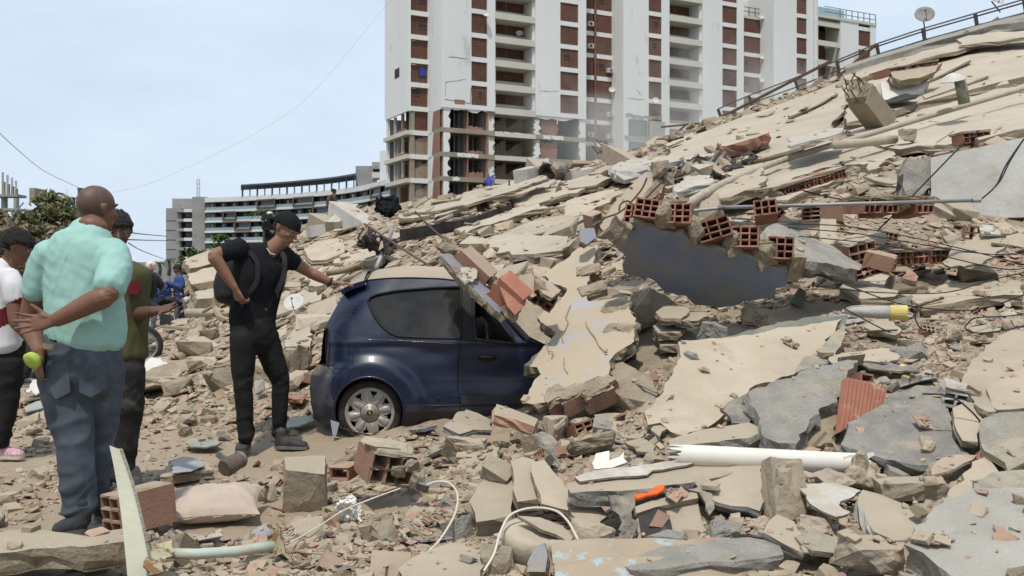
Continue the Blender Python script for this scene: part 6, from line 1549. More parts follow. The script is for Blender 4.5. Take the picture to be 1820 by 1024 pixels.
rock('green_lump', 'small dark green lump in the hollow right of the blue wall', 'rubble', 1420, 530, 26, 34, 7.9, 'membrane_green', 186, (0, 30, 0))
rock('rubble_rock', 'tan rock with red bricks in the hollow below the blue wall', 'rubble', 1342, 560, 56, 44, 7.55, 'broken_edge', 187, (0, 10, 0), .8, .5, .14, 3)
rock('rubble_rock', 'grey pointed lump at the left of the membrane flap below the blue wall', 'rubble', 1265, 600, 42, 54, 7.3, 'concrete_grey', 188, (0, 10, 0), .8, .5, .14, 3)
rock('concrete_block', 'large dark concrete block wedged behind the tan wall slab', 'rubble', 1155, 555, 76, 80, 7.75, 'concrete', 189, (10, 30, 20), .8, .8, .1, 3)
for i, (px, py, w, h) in enumerate(((1195, 565, 60, 22), (1190, 590, 60, 24), (1225, 572, 70, 16), (1200, 612, 80, 26))):
	plate('slab_piece', ('thin tan slab piece on top of the small stack below the blue wall', 'thick tan slab piece in the small stack below the blue wall', 'flat slab strip right of the small stack below the blue wall', 'broad slab at the foot of the small stack below the blue wall')[i], 'rubble',
		  [(px-w/2, py), (px-w/4, py-h/2), (px+w/3, py-h/2), (px+w/2, py), (px+w/4, py+h/2), (px-w/3, py+h/2)], ((px-w/2, py, 7.5), (px+w/4, py-h/2, 7.65), (px+w/4, py+h/2, 7.3)), .05, 'concrete', jag=.012, seg=.04, seed=190+i)
# steel sections lying over the blue wall
for i, (p0, p1, w) in enumerate((((1252, 394), (1420, 402), .035), ((1265, 404), (1432, 405), .025), ((1256, 411), (1400, 407), .03), ((1300, 388), (1425, 396), .02))):
	single('steel_section', MB().bar(W(*p0, 8.3+.1*i), W(*p1, 8.5+.1*i), w, w*.7), 'steel_dark', ('dark steel section with open end, uppermost of those behind the blue wall', 'thin dark steel section in the middle of those behind the blue wall', 'lowest dark steel section behind the blue wall', 'short dark steel strip at the back of those behind the blue wall')[i], 'steel bar')
single('steel_stub', MB().bar(W(1302, 396, 8.2), W(1303, 414, 8.2), .02, .02), 'rust', 'short rusty stub standing between the dark steel sections', 'steel bar')
# ------------------------------------------------------------------ the collapsed roof and the slabs of the slope
rf = None
def drape_plate(name, label, cat, poly, thick=.12, mats='roof_membrane', edge='broken_edge', under='broken_edge', jag=.05, seg=.2, res=.6, warp=.03, lift=.10, seed=0, rough=.4, group=None, parent=None, tilt=0.0):
	pts = [hit(x, y) for x, y in poly]
	c = sum(pts, Vector())/len(pts); _, n = fit_plane(pts)
	nx = n*(1/n.z)
	kq = .75 if parent is rf else .5
	dr = lambda x, y: (hz(x, y)*kq+(c.z-(nx.x*(x-c.x)+nx.y*(y-c.y)))*(1-kq))
	b = plate_mesh([Vector((p.x, p.y, 0)) for p in pts], Vector((c.x, c.y, 0)), Vector((0, 0, 1)), thick, jag, seg, res, warp, rough, seed or int(poly[0][0]*3+poly[0][1]), drape=dr, lift=lift)
	ms = [mats, edge, under]
	if parent is not None: return part(name, b, ms, parent, label=label)
	return single(name, b, ms, label, cat, group)
rf = thing('collapsed_roof', 'wide collapsed roof sloping up to the right with a bent railing on its far edge', 'roof', hit(1500, 200))
R_ = lambda poly, **k: drape_plate('roof_slab', None, None, poly, parent=rf, **k)
R_([(1180,268),(1240,250),(1330,214),(1420,182),(1500,148),(1505,200),(1470,250),(1400,285),(1330,300),(1260,305),(1215,300)], lift=.16, thick=.2, res=.9, jag=.10, seg=.5, warp=.04)
R_([(1500,148),(1600,116),(1720,80),(1850,46),(1950,25),(1950,120),(1850,140),(1740,172),(1640,200),(1505,240),(1506,200)], lift=.18, thick=.2, res=.9, jag=.08, seg=.5, warp=.04)
R_([(1505,244),(1640,205),(1740,178),(1850,148),(1950,125),(1950,215),(1850,240),(1740,262),(1660,275),(1600,282),(1540,268)], lift=.14, thick=.12, res=.7, jag=.10, seg=.4, warp=.06)
R_([(1265,308),(1330,304),(1400,290),(1470,256),(1530,262),(1590,285),(1560,310),(1500,300),(1440,318),(1380,345),(1330,352),(1300,335)], lift=.11, thick=.12, res=.6, jag=.10, seg=.3, warp=.06)
R_([(1340,356),(1400,342),(1440,322),(1500,306),(1490,330),(1440,352),(1400,370),(1355,372)], lift=.10, thick=.10, res=.4, jag=.06, seg=.2)
drape_plate('edge_wall', None, None, [(1500,146),(1600,114),(1720,78),(1850,44),(1950,22),(1950,32),(1850,54),(1720,88),(1600,123),(1503,154)], parent=rf, lift=.50, thick=.4, mats='concrete_grey', edge='concrete_grey', res=1, jag=.03, seg=.6)
# raised torn layers on the roof
R_([(1500,152),(1560,134),(1640,112),(1700,98),(1760,84),(1770,92),(1700,112),(1640,128),(1560,150),(1510,165)], lift=.34, thick=.12, res=.6, jag=.10, seg=.3, warp=.06)
R_([(1700,98),(1760,84),(1830,80),(1870,92),(1800,96),(1740,104),(1705,108)], lift=.42, thick=.10, res=.5, jag=.12, seg=.25, warp=.06)
for i, q in enumerate((([(1400,222),(1440,206),(1486,180),(1478,190),(1436,212),(1404,226)]), ([(1430,205),(1490,182),(1487,185),(1432,209)]), ([(1608,172),(1660,150),(1720,120),(1726,124),(1665,156),(1612,178)]), ([(1640,190),(1700,168),(1755,150),(1757,155),(1702,175),(1644,196)]))):
	drape_plate('roof_batten', None, None, q, parent=rf, lift=.27, thick=.06, mats='roof_membrane', jag=.02, seg=.3, res=.5)
# railing
RP = [(1290, 214, 37.2), (1345, 193, 36.6), (1426, 165, 36), (1497, 137, 34.5), (1568, 110, 33.4), (1650, 86, 32.4), (1743, 62, 31.4), (1830, 40, 30.3)]
top_, mid_ = [], []
for i, (x, y, Y) in enumerate(RP):
	d = (-14 if i < 3 else -10, -20-3*i)
	a = W(x, y, Y); b_ = W(x+d[0], y+d[1], Y-.3); top_.append(b_); mid_.append(a.lerp(b_, .45))
	part('railing_post', MB().bar(a-Vector((0, 0, .4)), b_, .10 if i > 2 else .08, .07), 'steel_dark', rf)
for nm, P_ in (('railing_bar', top_), ('railing_bar', mid_), ('railing_bar', [a.lerp(b_, .75) for a, b_ in zip(mid_, top_)][3:])):
	for a, b_ in zip(P_, P_[1:]): part(nm, MB().bar(a, b_, .04), 'steel_dark', rf)
part('fallen_bar', MB().bar(W(1478, 108, 33), W(1190, 256, 36), .08), 'rust', rf)
part('fallen_bar', MB().bar(W(1556, 80, 32.5), W(1487, 139, 33), .09), 'rust', rf)
part('fallen_bar', MB().bar(W(1175, 226, 37), W(1300, 214, 36), .06), 'rust', rf); part('fallen_bar', MB().bar(W(1222, 220, 36.5), W(1180, 254, 37), .05), 'rust', rf)
# dishes, vent, beam, box on the roof
def dish(label, px, py, Y, r, rot, stemto, m='dish_grey'):
	t = thing('satellite_dish', label, 'satellite dish', W(*stemto, Y))
	c = W(px, py, Y); M = Matrix.Translation(c) @ Euler([math.radians(a) for a in rot]).to_matrix().to_4x4()
	part('reflector', MB().lathe([(0, 0), (r*.35, r*.03), (r*.7, r*.11), (r, r*.24), (r*.99, r*.28), (r*.7, r*.15), (r*.3, r*.06), (0, r*.04)], 32, M), m, t, smooth=True)
	part('arm', MB().tube([M @ Vector((0, -r*.95, r*.15)), M @ Vector((0, -r*.5, r*.75)), M @ Vector((0, -.1*r, r*.95))], r*.04, 6), 'steel_dark', t)
	part('receiver', MB().tube([M @ Vector((0, -.1*r, r*1.0)), M @ Vector((0, -.02*r, r*.8))], r*.10, 8), 'steel_dark', t)
	part('mast', MB().tube([W(*stemto, Y), c+Vector((0, .1, -.05))], r*.07, 6), 'steel_dark', t)
	return t
dish('grey satellite dish on the bent roof railing against the sky', 1643, 28, 32.2, .31, (62, -8, -12), (1645, 62))
dish('satellite dish cut by the top edge of the picture on the roof railing', 1765, -2, 31, .33, (50, 10, 20), (1778, 22), 'dish_white')
vp = thing('vent_pipe', 'mossy roof vent pipe with a dented white cone cap', 'vent', W(1713, 182, 18.6))
part('pipe', MB().tube([W(1714, 184, 18.6), W(1706, 142, 18.6)], .105, 16), 'mould_green', vp, smooth=True)
Mc = Matrix.Translation(W(1693, 141, 18.5)) @ Euler((math.radians(14), math.radians(-12), 0)).to_matrix().to_4x4()
part('cap', MB().lathe([(.235, -.02), (.20, .02), (.10, .09), (0, .12), (0, .11), (.10, .08), (.23, -.03)], 24, Mc), 'dish_white', vp, smooth=True)
def stub_beam(label, p0, p1, Y0, Y1, w, h, mats='concrete', bars=7, seed=0):
	t = thing('concrete_beam', label, 'beam', W(*p1, Y1)); a, b_ = W(*p0, Y0), W(*p1, Y1); d = (a-b_).normalized()
	mb = MB().bar(b_, a, w, h); rgb = random.Random(seed)
	part('beam', mb, mats, t); vs, fs = rock_mesh((w*1.02, w*.9, h*1.02), seed, 2, .9, .15); q = d.to_track_quat('Y', 'Z').to_matrix(); part('broken_end', MB().add([a+q @ v for v in vs], fs), 'broken_edge', t)
	sx = d.cross(Vector((0, 0, 1))).normalized(); sz = sx.cross(d).normalized()
	for k in range(bars):
		o = a+sx*(w*.42*math.cos(k*2*math.pi/bars))+sz*(h*.42*math.sin(k*2*math.pi/bars))
		part('rebar', MB().tube([o-d*.1, o+d*rgb.uniform(.2, .3), o+d*rgb.uniform(.4, .55)+sx*rgb.uniform(-.15, .05)+sz*rgb.uniform(-.05, .1)], w*.035, 5), 'rust', t)
	return t
stub_beam('stub of concrete beam with bent bars leaning on the roof slope', (1528, 168), (1572, 226), 20.5, 21.2, .42, .50, 'concrete', 7, 3)
stub_beam('broken concrete beam with bars on its left end in front of the tower foot', (1082, 272), (1150, 312), 27, 26, .50, .42, 'concrete', 8, 4)
bx = thing('roof_box', 'cream plastered roof box with a slab of bricks on top', 'roof box', W(1600, 178, 23.5))
plate('box_front', None, None, [(1565,147),(1600,136),(1640,128),(1652,150),(1640,158),(1604,174),(1570,178)], ((1565, 147, 23.3), (1640, 128, 23.9), (1604, 176, 23)), .8, 'tower_cream', 'tower_cream', jag=.01, seg=.4, res=.5, parent=bx)
wallrow('row of broken hollow bricks capping the cream roof box', (1580, 127), (1668, 112), 23.2, 23.6, .17, (3, 2), 210, depth=.6)
plate('tilted_slab', 'grey slab wedged under the capping bricks of the roof box', 'rubble', [(1580,134),(1620,128),(1672,118),(1660,134),(1640,142),(1600,150),(1585,145)], ((1580, 134, 23.3), (1672, 118, 23.8), (1600, 150, 23)), .2, 'concrete', jag=.04, seg=.2, lift=.1, seed=211)
drape_plate('roof_hole_flap', 'dark upturned membrane flap at the foot of the beam stub', 'membrane', [(1562,208),(1600,196),(1632,200),(1628,206),(1590,214),(1566,216)], lift=.42, thick=.05, mats='tar', edge='tar', res=.3)
stick('vent_tube', 'beige drain tube sticking out of the roof edge', 'pipe', [W(1484, 258, 16.3), W(1530, 254, 16.8), W(1590, 248, 17.5)], .075, 'pvc_dusty', 14)
rock('rubble_rock', 'grey rocks in the opening beside the beige drain tube', 'rubble', 1612, 240, 30, 24, 17.3, 'concrete', 212)
wallrow('red hollow brick pair with plastered top on the roof edge above the parapet', (1712, 245), (1762, 240), 13.6, 13.7, .16, (2, 2), 213, depth=.25, mats='clay_ridged')
# left of the roof: cooker, white slabs, burnt patch
ck = thing('gas_cooker', 'wrecked cooker with a round opening lying in a burnt patch', 'appliance', W(1250, 310, 19))
plate('front_panel', None, None, [(1222,300),(1238,282),(1262,276),(1268,290),(1252,304),(1230,312)], ((1222, 300, 18.9), (1262, 276, 19.2), (1240, 312, 18.6)), .35, 'tower_cream', 'steel_dark', jag=.01, seg=.2, parent=ck)
part('round_opening', MB().lathe([(.0, .0), (.17, .0), (.17, .02)], 20, Matrix.Translation(W(1242, 292, 18.6)) @ Euler((math.radians(60), math.radians(20), math.radians(-15))).to_matrix().to_4x4()), 'tar', ck)
for q in (((1252, 304), (1278, 270)), ((1268, 300), (1290, 272)), ((1222, 300), (1240, 276))): part('frame_bar', MB().bar(W(*q[0], 18.5), W(*q[1], 18.8), .07), 'steel_dark', ck)
drape_plate('burnt_patch', 'black burnt debris patch around the wrecked cooker', 'debris', [(1190,322),(1220,308),(1270,300),(1330,292),(1340,298),(1290,318),(1250,334),(1215,332)], lift=.2, thick=.15, mats='tar', edge='tar', res=.25, warp=.25, jag=.15, seg=.15)
drape_plate('white_slab', 'bright white slab lying left of the burnt patch', 'roof slab', [(1085,322),(1110,308),(1180,304),(1215,306),(1205,322),(1150,326),(1095,336)], lift=.35, thick=.25, mats='whitewash', edge='whitewash', res=.4)
drape_plate('roof_slab', 'tan slab with red brick edge right of the burnt patch', 'roof slab', [(1275,296),(1320,280),(1362,272),(1366,280),(1330,294),(1290,306)], lift=.5, thick=.25, edge='clay', res=.4)
drape_plate('white_slab', 'white peaked plaster slab above the bent conduit', 'roof slab', [(1195,372),(1215,352),(1235,335),(1262,350),(1270,362),(1235,372),(1205,382)], lift=.3, thick=.08, mats='whitewash', edge='whitewash', res=.2)
drape_plate('roof_slab', 'smooth tan slab rising right of the white peaked slab', 'roof slab', [(1235,384),(1270,360),(1320,336),(1350,322),(1358,345),(1350,372),(1300,388),(1260,398)], lift=.26, thick=.12, mats='plaster_tan', res=.3)
drape_plate('roof_slab', 'pale tan slab with a curled edge right of the strip of hollow bricks', 'roof slab', [(1400,300),(1450,285),(1500,280),(1490,296),(1440,310),(1405,318)], lift=.55, thick=.05, mats='whitewash', edge='whitewash', res=.3)
bxk = thing('fallen_box', 'square concrete box fallen at the foot of the roof slope by the tower', 'rubble', W(1215, 275, 30))
plate('face', None, None, [(1190,252),(1230,236),(1240,252),(1200,272)], ((1190, 252, 30), (1230, 236, 30.6), (1200, 272, 29.6)), .8, 'whitewash', 'concrete', jag=.03, seg=.2, parent=bxk)
hollow('brick', None, None, W(1203, 256, 29.7), (.5, .35, .3), (2, 2), (0, -15, -10), 'clay', .1, 215, parent=bxk)
# the broad slabs between the car and the tower
SL = [
 ('tan slab of the slope with a straight lower edge above the broken bricks', [(860,440),(905,428),(960,430),(1010,440),(1000,462),(950,470),(890,462)]),
 ('wide tan slab on the slope right of the standing dish', [(1000,372),(1060,352),(1100,345),(1085,368),(1040,392),(1005,398)]),
 ('long tan slab on the slope left of the standing dish', [(800,412),(880,388),(960,368),(975,380),(900,402),(830,424)]),
 ('broad tan slab under the long black shade strip', [(880,430),(960,405),(1030,385),(1055,392),(1020,412),(940,432)]),
 ('upper tan slab of the slope below the torn tower', [(860,345),(930,326),(985,322),(990,338),(930,352),(870,362)]),
 ('second upper slab of the slope right of the small house piece', [(900,368),(980,345),(1010,340),(1040,345),(1010,360),(930,380)]),
 ('far tan slab left of the white slab near the tower foot', [(1000,330),(1060,318),(1090,326),(1060,342),(1010,348)]),
 ('tan slab tilted below the fallen frame', [(605,470),(640,452),(690,440),(700,452),(650,472),(612,482)]),
 ('pale slab in the middle of the left slope', [(540,505),(570,488),(610,480),(622,500),(585,518),(548,520)]),
 ('broad pale slab behind the cap of the man in black', [(540,452),(560,440),(598,436),(612,458),(580,470),(548,468)]),
 ('tan slab above the car roof left of the blue brick piece', [(590,468),(640,460),(690,462),(680,480),(620,486)]),
 ('small tan slab on the slope beside the black debris', [(640,440),(690,425),(715,428),(700,442),(655,452)]),
 ('flat square tan board on the crest below the tower', [(714,392),(740,382),(768,374),(764,388),(735,398),(716,402)]),
 ('tan slab lying on the crest right of the square board', [(770,388),(800,372),(840,355),(850,362),(820,380),(780,396)]),
 ('crest slab just under the torn tower', [(800,362),(850,345),(885,336),(880,350),(830,366)]),
 ('slab at the foot of the left slope behind the hollow brick', [(430,510),(460,498),(505,500),(498,520),(450,526)]),
 ('broken slab behind the shoulder of the man in black', [(510,540),(540,528),(575,530),(570,548),(530,555)]),
 ('pale slab between the man in black and the car', [(505,612),(535,592),(552,600),(550,640),(520,640)]),
 ('tan slab at the edge of the dusty right slope under the cables', [(1500,510),(1560,498),(1605,520),(1590,545),(1530,548),(1490,535)]),
 ('dusty slab in the right slope under the membrane flap', [(1600,540),(1680,520),(1760,515),(1820,520),(1820,545),(1720,552),(1640,560)]),
]
for i, (lb, q) in enumerate(SL):
	near = hit(*q[0]).y
	k = near/20
	drape_plate('roof_slab', lb, 'roof slab', q, thick=.06+.05*k, lift=.05+.07*k, jag=.06*k+.02, seg=.2*k+.06, res=.3*k+.1, warp=.03+.04*k, mats=('roof_membrane', 'plaster_tan')[i % 2], seed=300+i)
# black bars painting the shade under the long slab, and other landmark pieces of the slope
single('slab_shade_strip', MB().bar(W(716, 418, 15.6), W(830, 398, 17.2), .12, .18).bar(W(828, 399, 17.2), W(905, 372, 19.5), .12, .20), 'tar', 'black strip painted as the shade under the long slab across the slope', 'shade strip')
drape_plate('roof_slab', 'long slab above the black painted shade strip', 'roof slab', [(715,412),(760,400),(830,388),(905,362),(965,342),(975,350),(905,378),(830,402),(760,414)], lift=.42, thick=.07, res=.4, jag=.04)
dish('upright dusty dish standing on the tan slabs of the slope', 989, 350, 21.5, .26, (88, 0, 68), (992, 368), 'plaster_tan')
hs = thing('dormer_piece', 'small broken dormer piece with an arched opening on the slope', 'rubble', W(868, 372, 20.5))
plate('gable', None, None, [(848,370),(850,352),(862,345),(868,352),(872,370)], ((848, 370, 20.4), (862, 345, 20.6), (872, 370, 20.3)), .3, 'concrete', jag=.02, seg=.1, parent=hs)
part('opening', MB().lathe([(0, 0), (.075, 0)], 16, Matrix.Translation(W(859, 363, 20.25)) @ Euler((math.radians(90), 0, 0)).to_matrix().to_4x4()), 'tar', hs); part('side_beam', MB().bar(W(872, 372, 20.3), W(868, 348, 20.4), .12, .1), 'wood', hs)
tk = thing('water_tank', 'dark open ended drum lying on the crest below the tower', 'drum', W(985, 312, 27)); part('shell', MB().pipe(W(972, 308, 26.5), W(996, 306, 27.6), .27, .25, 18), 'steel_dark', tk)
for i, (lb, p0, p1, Y0, Y1, w) in enumerate((
  ('thick fallen beam lying flat on the crest left of the drum', (925, 314), (968, 302), 27, 28, .45), ('slanting dark beam above the drum on the crest', (945, 290), (975, 318), 28, 27, .35), ('broken slab beam on the crest right of the drum', (1010, 318), (1062, 308), 27, 27.5, .4),
  ('dark rubble beam leaning towards the tower foot', (1058, 318), (1098, 296), 26, 27, .35), ('square beam leaning left in the fallen frame', (594, 404), (628, 372), 27, 28, .40), ('steel tie standing in the fallen frame', (614, 424), (632, 378), 26.5, 27, .28), ('long beam lying right of the fallen frame', (600, 372), (672, 418), 28, 25.5, .55),
  ('pale beam lying under the fallen frame', (562, 392), (592, 408), 28, 27, .5), ('round pale drum segment on the left crest', (548, 412), (574, 408), 25.5, 25.7, .36))):
	single('fallen_beam', MB().bar(W(*p0, Y0), W(*p1, Y1), w, w*.8), ('whitewash', 'concrete')[i % 2], lb, 'beam')
for i, (lb, p0, p1, Y0, Y1, r, m) in enumerate((
  ('long rusty rod slanting over the car roof', (648, 398), (818, 506), 13.5, 7.6, .013, 'rust'), ('second rusty rod higher on the slope left of the blue piece', (738, 376), (797, 432), 16, 13, .014, 'rust'), ('pale pole leaning on the black debris of the slope', (668, 478), (697, 408), 13.5, 14.2, .035, 'steel_pipe'),
  ('thin bar standing on the slope left of the standing dish', (905, 330), (905, 318), 22, 22, .02, 'rust'), ('grey round pole lying behind the man in black', (332, 556), (562, 553), 17.5, 16.5, .075, 'pvc_dusty'), ('wooden pole lying below the tan slabs of the left slope', (580, 486), (640, 472), 14, 14.2, .045, 'wood'))):
	stick('pole' if r > .03 else 'steel_rod', lb, 'pole' if r > .03 else 'rod', [W(*p0, Y0), W((p0[0]+p1[0])/2, (p0[1]+p1[1])/2+2, (Y0+Y1)/2), W(*p1, Y1)], r, m)
single('black_debris', MB().add(*rock_mesh((.45, .4, .28), 5, 3, .3, .35)), 'tar', 'charred black debris heap on the left slope', 'debris').location = W(676, 462, 13.9)
single('black_debris', MB().add(*rock_mesh((.25, .3, .3), 8, 3, .3, .35)), 'tar', 'smaller charred lump above the black debris heap', 'debris').location = W(656, 446, 14.2)
for i, p in enumerate(((684, 384), (694, 379), (690, 388))):
	single('garbage_bag', MB().add(*rock_mesh((.6, .5, .5), 15+i, 3, .1, .25)), 'black_cloth', ('black bag on the left of the heap on the crest below the tower', 'black bag on top of the heap on the crest below the tower', 'black bag at the bottom of the heap on the crest below the tower')[i], 'bag', 'black bags on the crest').location = W(*p, 27.5-.3*i)
cloth('blue_sheet', 'bright blue tarp scrap on the crest under the tower', [(858,335),(866,322),(876,326),(872,338)], ((858, 335, 27), (870, 322, 27.5), (872, 338, 27)), 'plastic_blue', .15, seed=21, lift=.1, res=.1)
# left slope: thick slabs stacked over one another
for i, (lb, q, Y) in enumerate((
  ('upper thick concrete slab tilted on the left end of the heap', [(326,462),(350,452),(380,444),(425,436),(470,430),(478,446),(430,456),(380,468),(336,476)], 25), ('lower thick concrete slab tilted on the left end of the heap', [(332,488),(360,478),(420,466),(500,450),(520,462),(470,482),(400,496),(340,505)], 23.5),
  ('slab lying under the tilted slabs on the left end of the heap', [(345,520),(400,505),(470,495),(520,500),(500,515),(420,528),(350,532)], 22))):
	plate('concrete_slab', lb, 'roof slab', q, ((q[0][0], q[0][1], Y), (q[4][0], q[4][1], Y+1.5), (q[-1][0], q[-1][1], Y-.9)), .42, 'plaster_tan', 'broken_edge', jag=.06, seg=.25, res=.5, warp=.04, seed=400+i)
dd = dish('grey satellite dish lying on the rubble behind the man in black', 523, 540, 13.2, .14, (50, -10, 0), (524, 552), 'dish_white')
ch = thing('broken_chair', 'broken curved wooden chair frame lying on the rubble behind the motorcycle', 'chair', W(395, 565, 17))
part('back_rail', MB().tube(spl([W(386, 520, 17), W(382, 545, 17), W(392, 565, 16.8), W(408, 570, 16.8)]), .05, 6), 'wood', ch)
part('leg', MB().tube([W(388, 520, 17.2), W(412, 545, 17.4)], .04, 6), 'wood', ch); part('leg', MB().tube([W(360, 555, 17), W(386, 540, 17)], .03, 6), 'wood', ch); part('seat', MB().bar(W(390, 560, 17), W(412, 556, 17.3), .3, .06), 'wood', ch)
wallrow('long clay block with two rows of cells on the ground behind the man in black', (358, 590), (408, 586), 16.0, 15.8, .11, (5, 2), 430, depth=.3, mats='clay_dusty', cap=False)
wallrow('pale clay block with small cells between the man in black and the car', (520, 556), (566, 556), 13.0, 13.0, .09, (6, 2), 440, depth=.3, mats='clay_dusty', cap=False)
hollow('hollow_block', 'dusty hollow block with open cells on the ground left of the man in black', 'brick', W(372, 705, 9.6), (.22, .17, .25), (3, 2), (8, 10, 24), 'clay_dusty', .05, 450, mortar='plaster_tan')
for i, (lb, px, py, w, h) in enumerate((('flat pink brick slab behind the dusty hollow block', 380, 674, 50, 14), ('second pink brick slab just behind the dusty hollow block', 368, 690, 46, 16))):
	k = EYE/((py+h/2-HYP)/F); hollow('brick', lb, 'brick', W(px, py, k), (w*k/F, h*k/F*.8, .25), (4, 1), (-12, 0, 8), 'clay', .03, 451+i)
rock('rubble_rock', 'lone tan rock on the dusty ground left of the man in black', 'rubble', 328, 747, 38, 21, None, 'concrete', 460, (0, -14, 0), .8, .3, .12, 3)
rock('rubble_rock', 'small pale stone on the open ground behind the mint shirt man', 'rubble', 62, 766, 26, 12, None, 'concrete', 461, (0, -6, 0), .8, .8, .08, 2)
rock('rubble_rock', 'pale tilted stone block beside the far motorcycle', 'rubble', 276, 600, 36, 26, None, 'concrete', 462, (0, 20, 0), .6, .8, .08, 2)
rock('concrete_block', 'grey topped block beside the white sheet heap', 'rubble', 312, 650, 44, 18, None, 'concrete', 463, (0, 0, 10), .6, .95, .05, 2)
for i, (lb, px, py, w, h) in enumerate((('broken block behind the knees of the man in black', 470, 655, 44, 40), ('pale blue sided block between the man in black and the car bumper', 518, 640, 30, 44), ('stacked tan block left of the car bumper', 535, 640, 34, 60), ('low tan block in front of the car bumper', 528, 675, 40, 26), ('red brick lump under the block by the car bumper', 525, 708, 44, 16), ('pale lump behind the leg of the man in black', 462, 690, 22, 28))):
	rock('rubble_rock', lb, 'rubble', px, py, w, h, None, ('concrete', 'concrete', 'concrete', 'plaster_tan', 'clay', 'whitewash')[i], 470+i, (0, 12*(i % 3-1), 20*i), .8, .8, .09, 2)
hollow('brick', 'red hollow brick peeking out behind the square mortar block', 'brick', W(602, 843, 5.4), (.11, .07, .2), (1, 1), (0, 0, -10), 'clay', .01, 480)
# cables over the right slope
cab = [[(1400,330),(1450,345),(1520,360)], [(1742,356),(1770,330),(1790,290),(1830,235),(1850,225)], [(1742,356),(1775,325),(1796,285),(1826,240),(1845,232)], [(1560,410),(1620,350),(1700,268),(1740,232)],
	   [(1400,398),(1500,402),(1600,418),(1700,440),(1820,470)], [(1400,405),(1520,415),(1640,435),(1760,452),(1840,448)], [(1420,420),(1540,432),(1660,452),(1780,478),(1840,474)], [(1500,505),(1600,540),(1700,552),(1760,545),(1830,520)], [(1480,512),(1560,520),(1680,520),(1760,498),(1840,480)],
	   [(1720,575),(1716,584),(1740,592),(1790,586),(1830,576)], [(1720,575),(1735,565),(1790,562),(1830,556)], [(1630,540),(1628,570),(1650,590),(1720,590),(1760,588)], [(1500,548),(1580,590),(1640,606),(1740,612)], [(1640,700),(1690,705),(1730,735),(1755,770),(1768,800)]]
cl = ['black cable lying on the slope left of the strip of hollow bricks', 'thick black cable hanging down the parapet to the conduit end', 'second black cable hanging beside the thick one on the parapet', 'black cable slanting from the parapet over the hollow bricks', 'topmost black cable across the right bricks', 'second black cable across the right bricks', 'third black cable across the right bricks', 'sagging cable above the dusty right slab', 'cable running level over the grey rounded block', 'lower half of the black cable loop at the right edge', 'upper half of the black cable loop at the right edge', 'cable bend hanging right of the striped container', 'thin cable crossing below the striped container', 'black cable bowed in front of the grey sheet at right']
cy = [11, 10.6, 10.5, 10.0, 8.4, 8.3, 8.2, 7.5, 8.0, 6.9, 7.0, 7.2, 7.0, 5.2]
for q, lb, Y in zip(cab, cl, cy): stick('black_cable', lb, 'cable', spl([W(x, y, Y) for x, y in q]), .005 if Y < 10 else .008, 'cable', 6, 'cables over the right slope')
# ------------------------------------------------------------------ people
def skin(nm, c): mat(nm, c, tuple(x*.82 for x in c), rough=.55, scale=9, bump=.08, bscale=120, spec=.35, rnd=0)
skin('skin_brown', (0.17, 0.083, 0.05)); skin('skin_tan', (0.23, 0.115, 0.07)); skin('skin_dark', (0.115, 0.058, 0.038)); skin('skin_palm', (0.33, 0.18, 0.13))
mat('scalp', (0.115, 0.066, 0.045), (0.075, 0.048, 0.036), rough=.5, scale=22, bump=.15, bscale=300, spec=.35, rnd=0)
mat('mint_cloth', (0.29, 0.465, 0.415), (0.255, 0.42, 0.375), scale=5, spots=(0.42, 0.40, 0.29), spot_lo=.66, spot_hi=.76, spot_scale=4.5, bump=.12, bscale=220, rnd=0, spec=.15)
mat('jeans_blue', (0.080, 0.096, 0.115), (0.054, 0.065, 0.080), scale=7, spots=(0.13, 0.155, 0.18), spot_lo=.55, spot_hi=.72, spot_scale=4, bump=.25, bscale=260, rnd=0, spec=.15)
mat('black_denim', (0.011, 0.011, 0.012), (0.018, 0.017, 0.016), scale=7, spots=(0.05, 0.043, 0.036), spot_lo=.60, spot_hi=.78, spot_scale=6, bump=.25, bscale=200, rnd=0, spec=.15)
mat('dark_trouser', (0.030, 0.027, 0.025), (0.020, 0.018, 0.017), scale=7, spots=(0.10, 0.085, 0.065), spot_lo=.58, spot_hi=.76, spot_scale=5, bump=.25, bscale=200, rnd=0, spec=.15)
mat('olive_cloth', (0.085, 0.080, 0.036), (0.066, 0.062, 0.028), scale=6, bump=.12, bscale=220, rnd=0, spec=.15)
mat('white_shirt', (0.70, 0.69, 0.70), (0.62, 0.61, 0.62), scale=5, bump=.12, bscale=220, rnd=0, spec=.15)
mat('maroon_cloth', (0.13, 0.014, 0.02), bump=.1, rnd=0)
mat('jacket_blue', (0.045, 0.075, 0.22), (0.035, 0.055, 0.17), scale=6, bump=.2, bscale=90, rnd=0)
mat('plaid_cloth', (0.07, 0.03, 0.035), (0.04, 0.02, 0.03), scale=14, bump=.2, rnd=0)
mat('hair_black', (0.010, 0.009, 0.008), (0.020, 0.017, 0.015), scale=40, rough=.6, bump=.9, bscale=130, rnd=0)
mat('hair_grey', (0.028, 0.026, 0.025), (0.012, 0.011, 0.010), scale=50, rough=.6, bump=.9, bscale=130, rnd=0)
mat('shoe_dark', (0.030, 0.030, 0.032), (0.055, 0.05, 0.045), scale=14, rough=.75, bump=.2, bscale=120, dust=.25, rnd=0)
mat('shoe_sole', (0.10, 0.095, 0.088), (0.16, 0.145, 0.12), scale=20, rough=.9, bump=.2, rnd=0)
mat('boot_grey', (0.050, 0.052, 0.056), (0.030, 0.031, 0.034), scale=12, spots=(0.15, 0.13, 0.11), spot_lo=.56, spot_hi=.7, spot_scale=12, bump=.3, bscale=160, rnd=0)
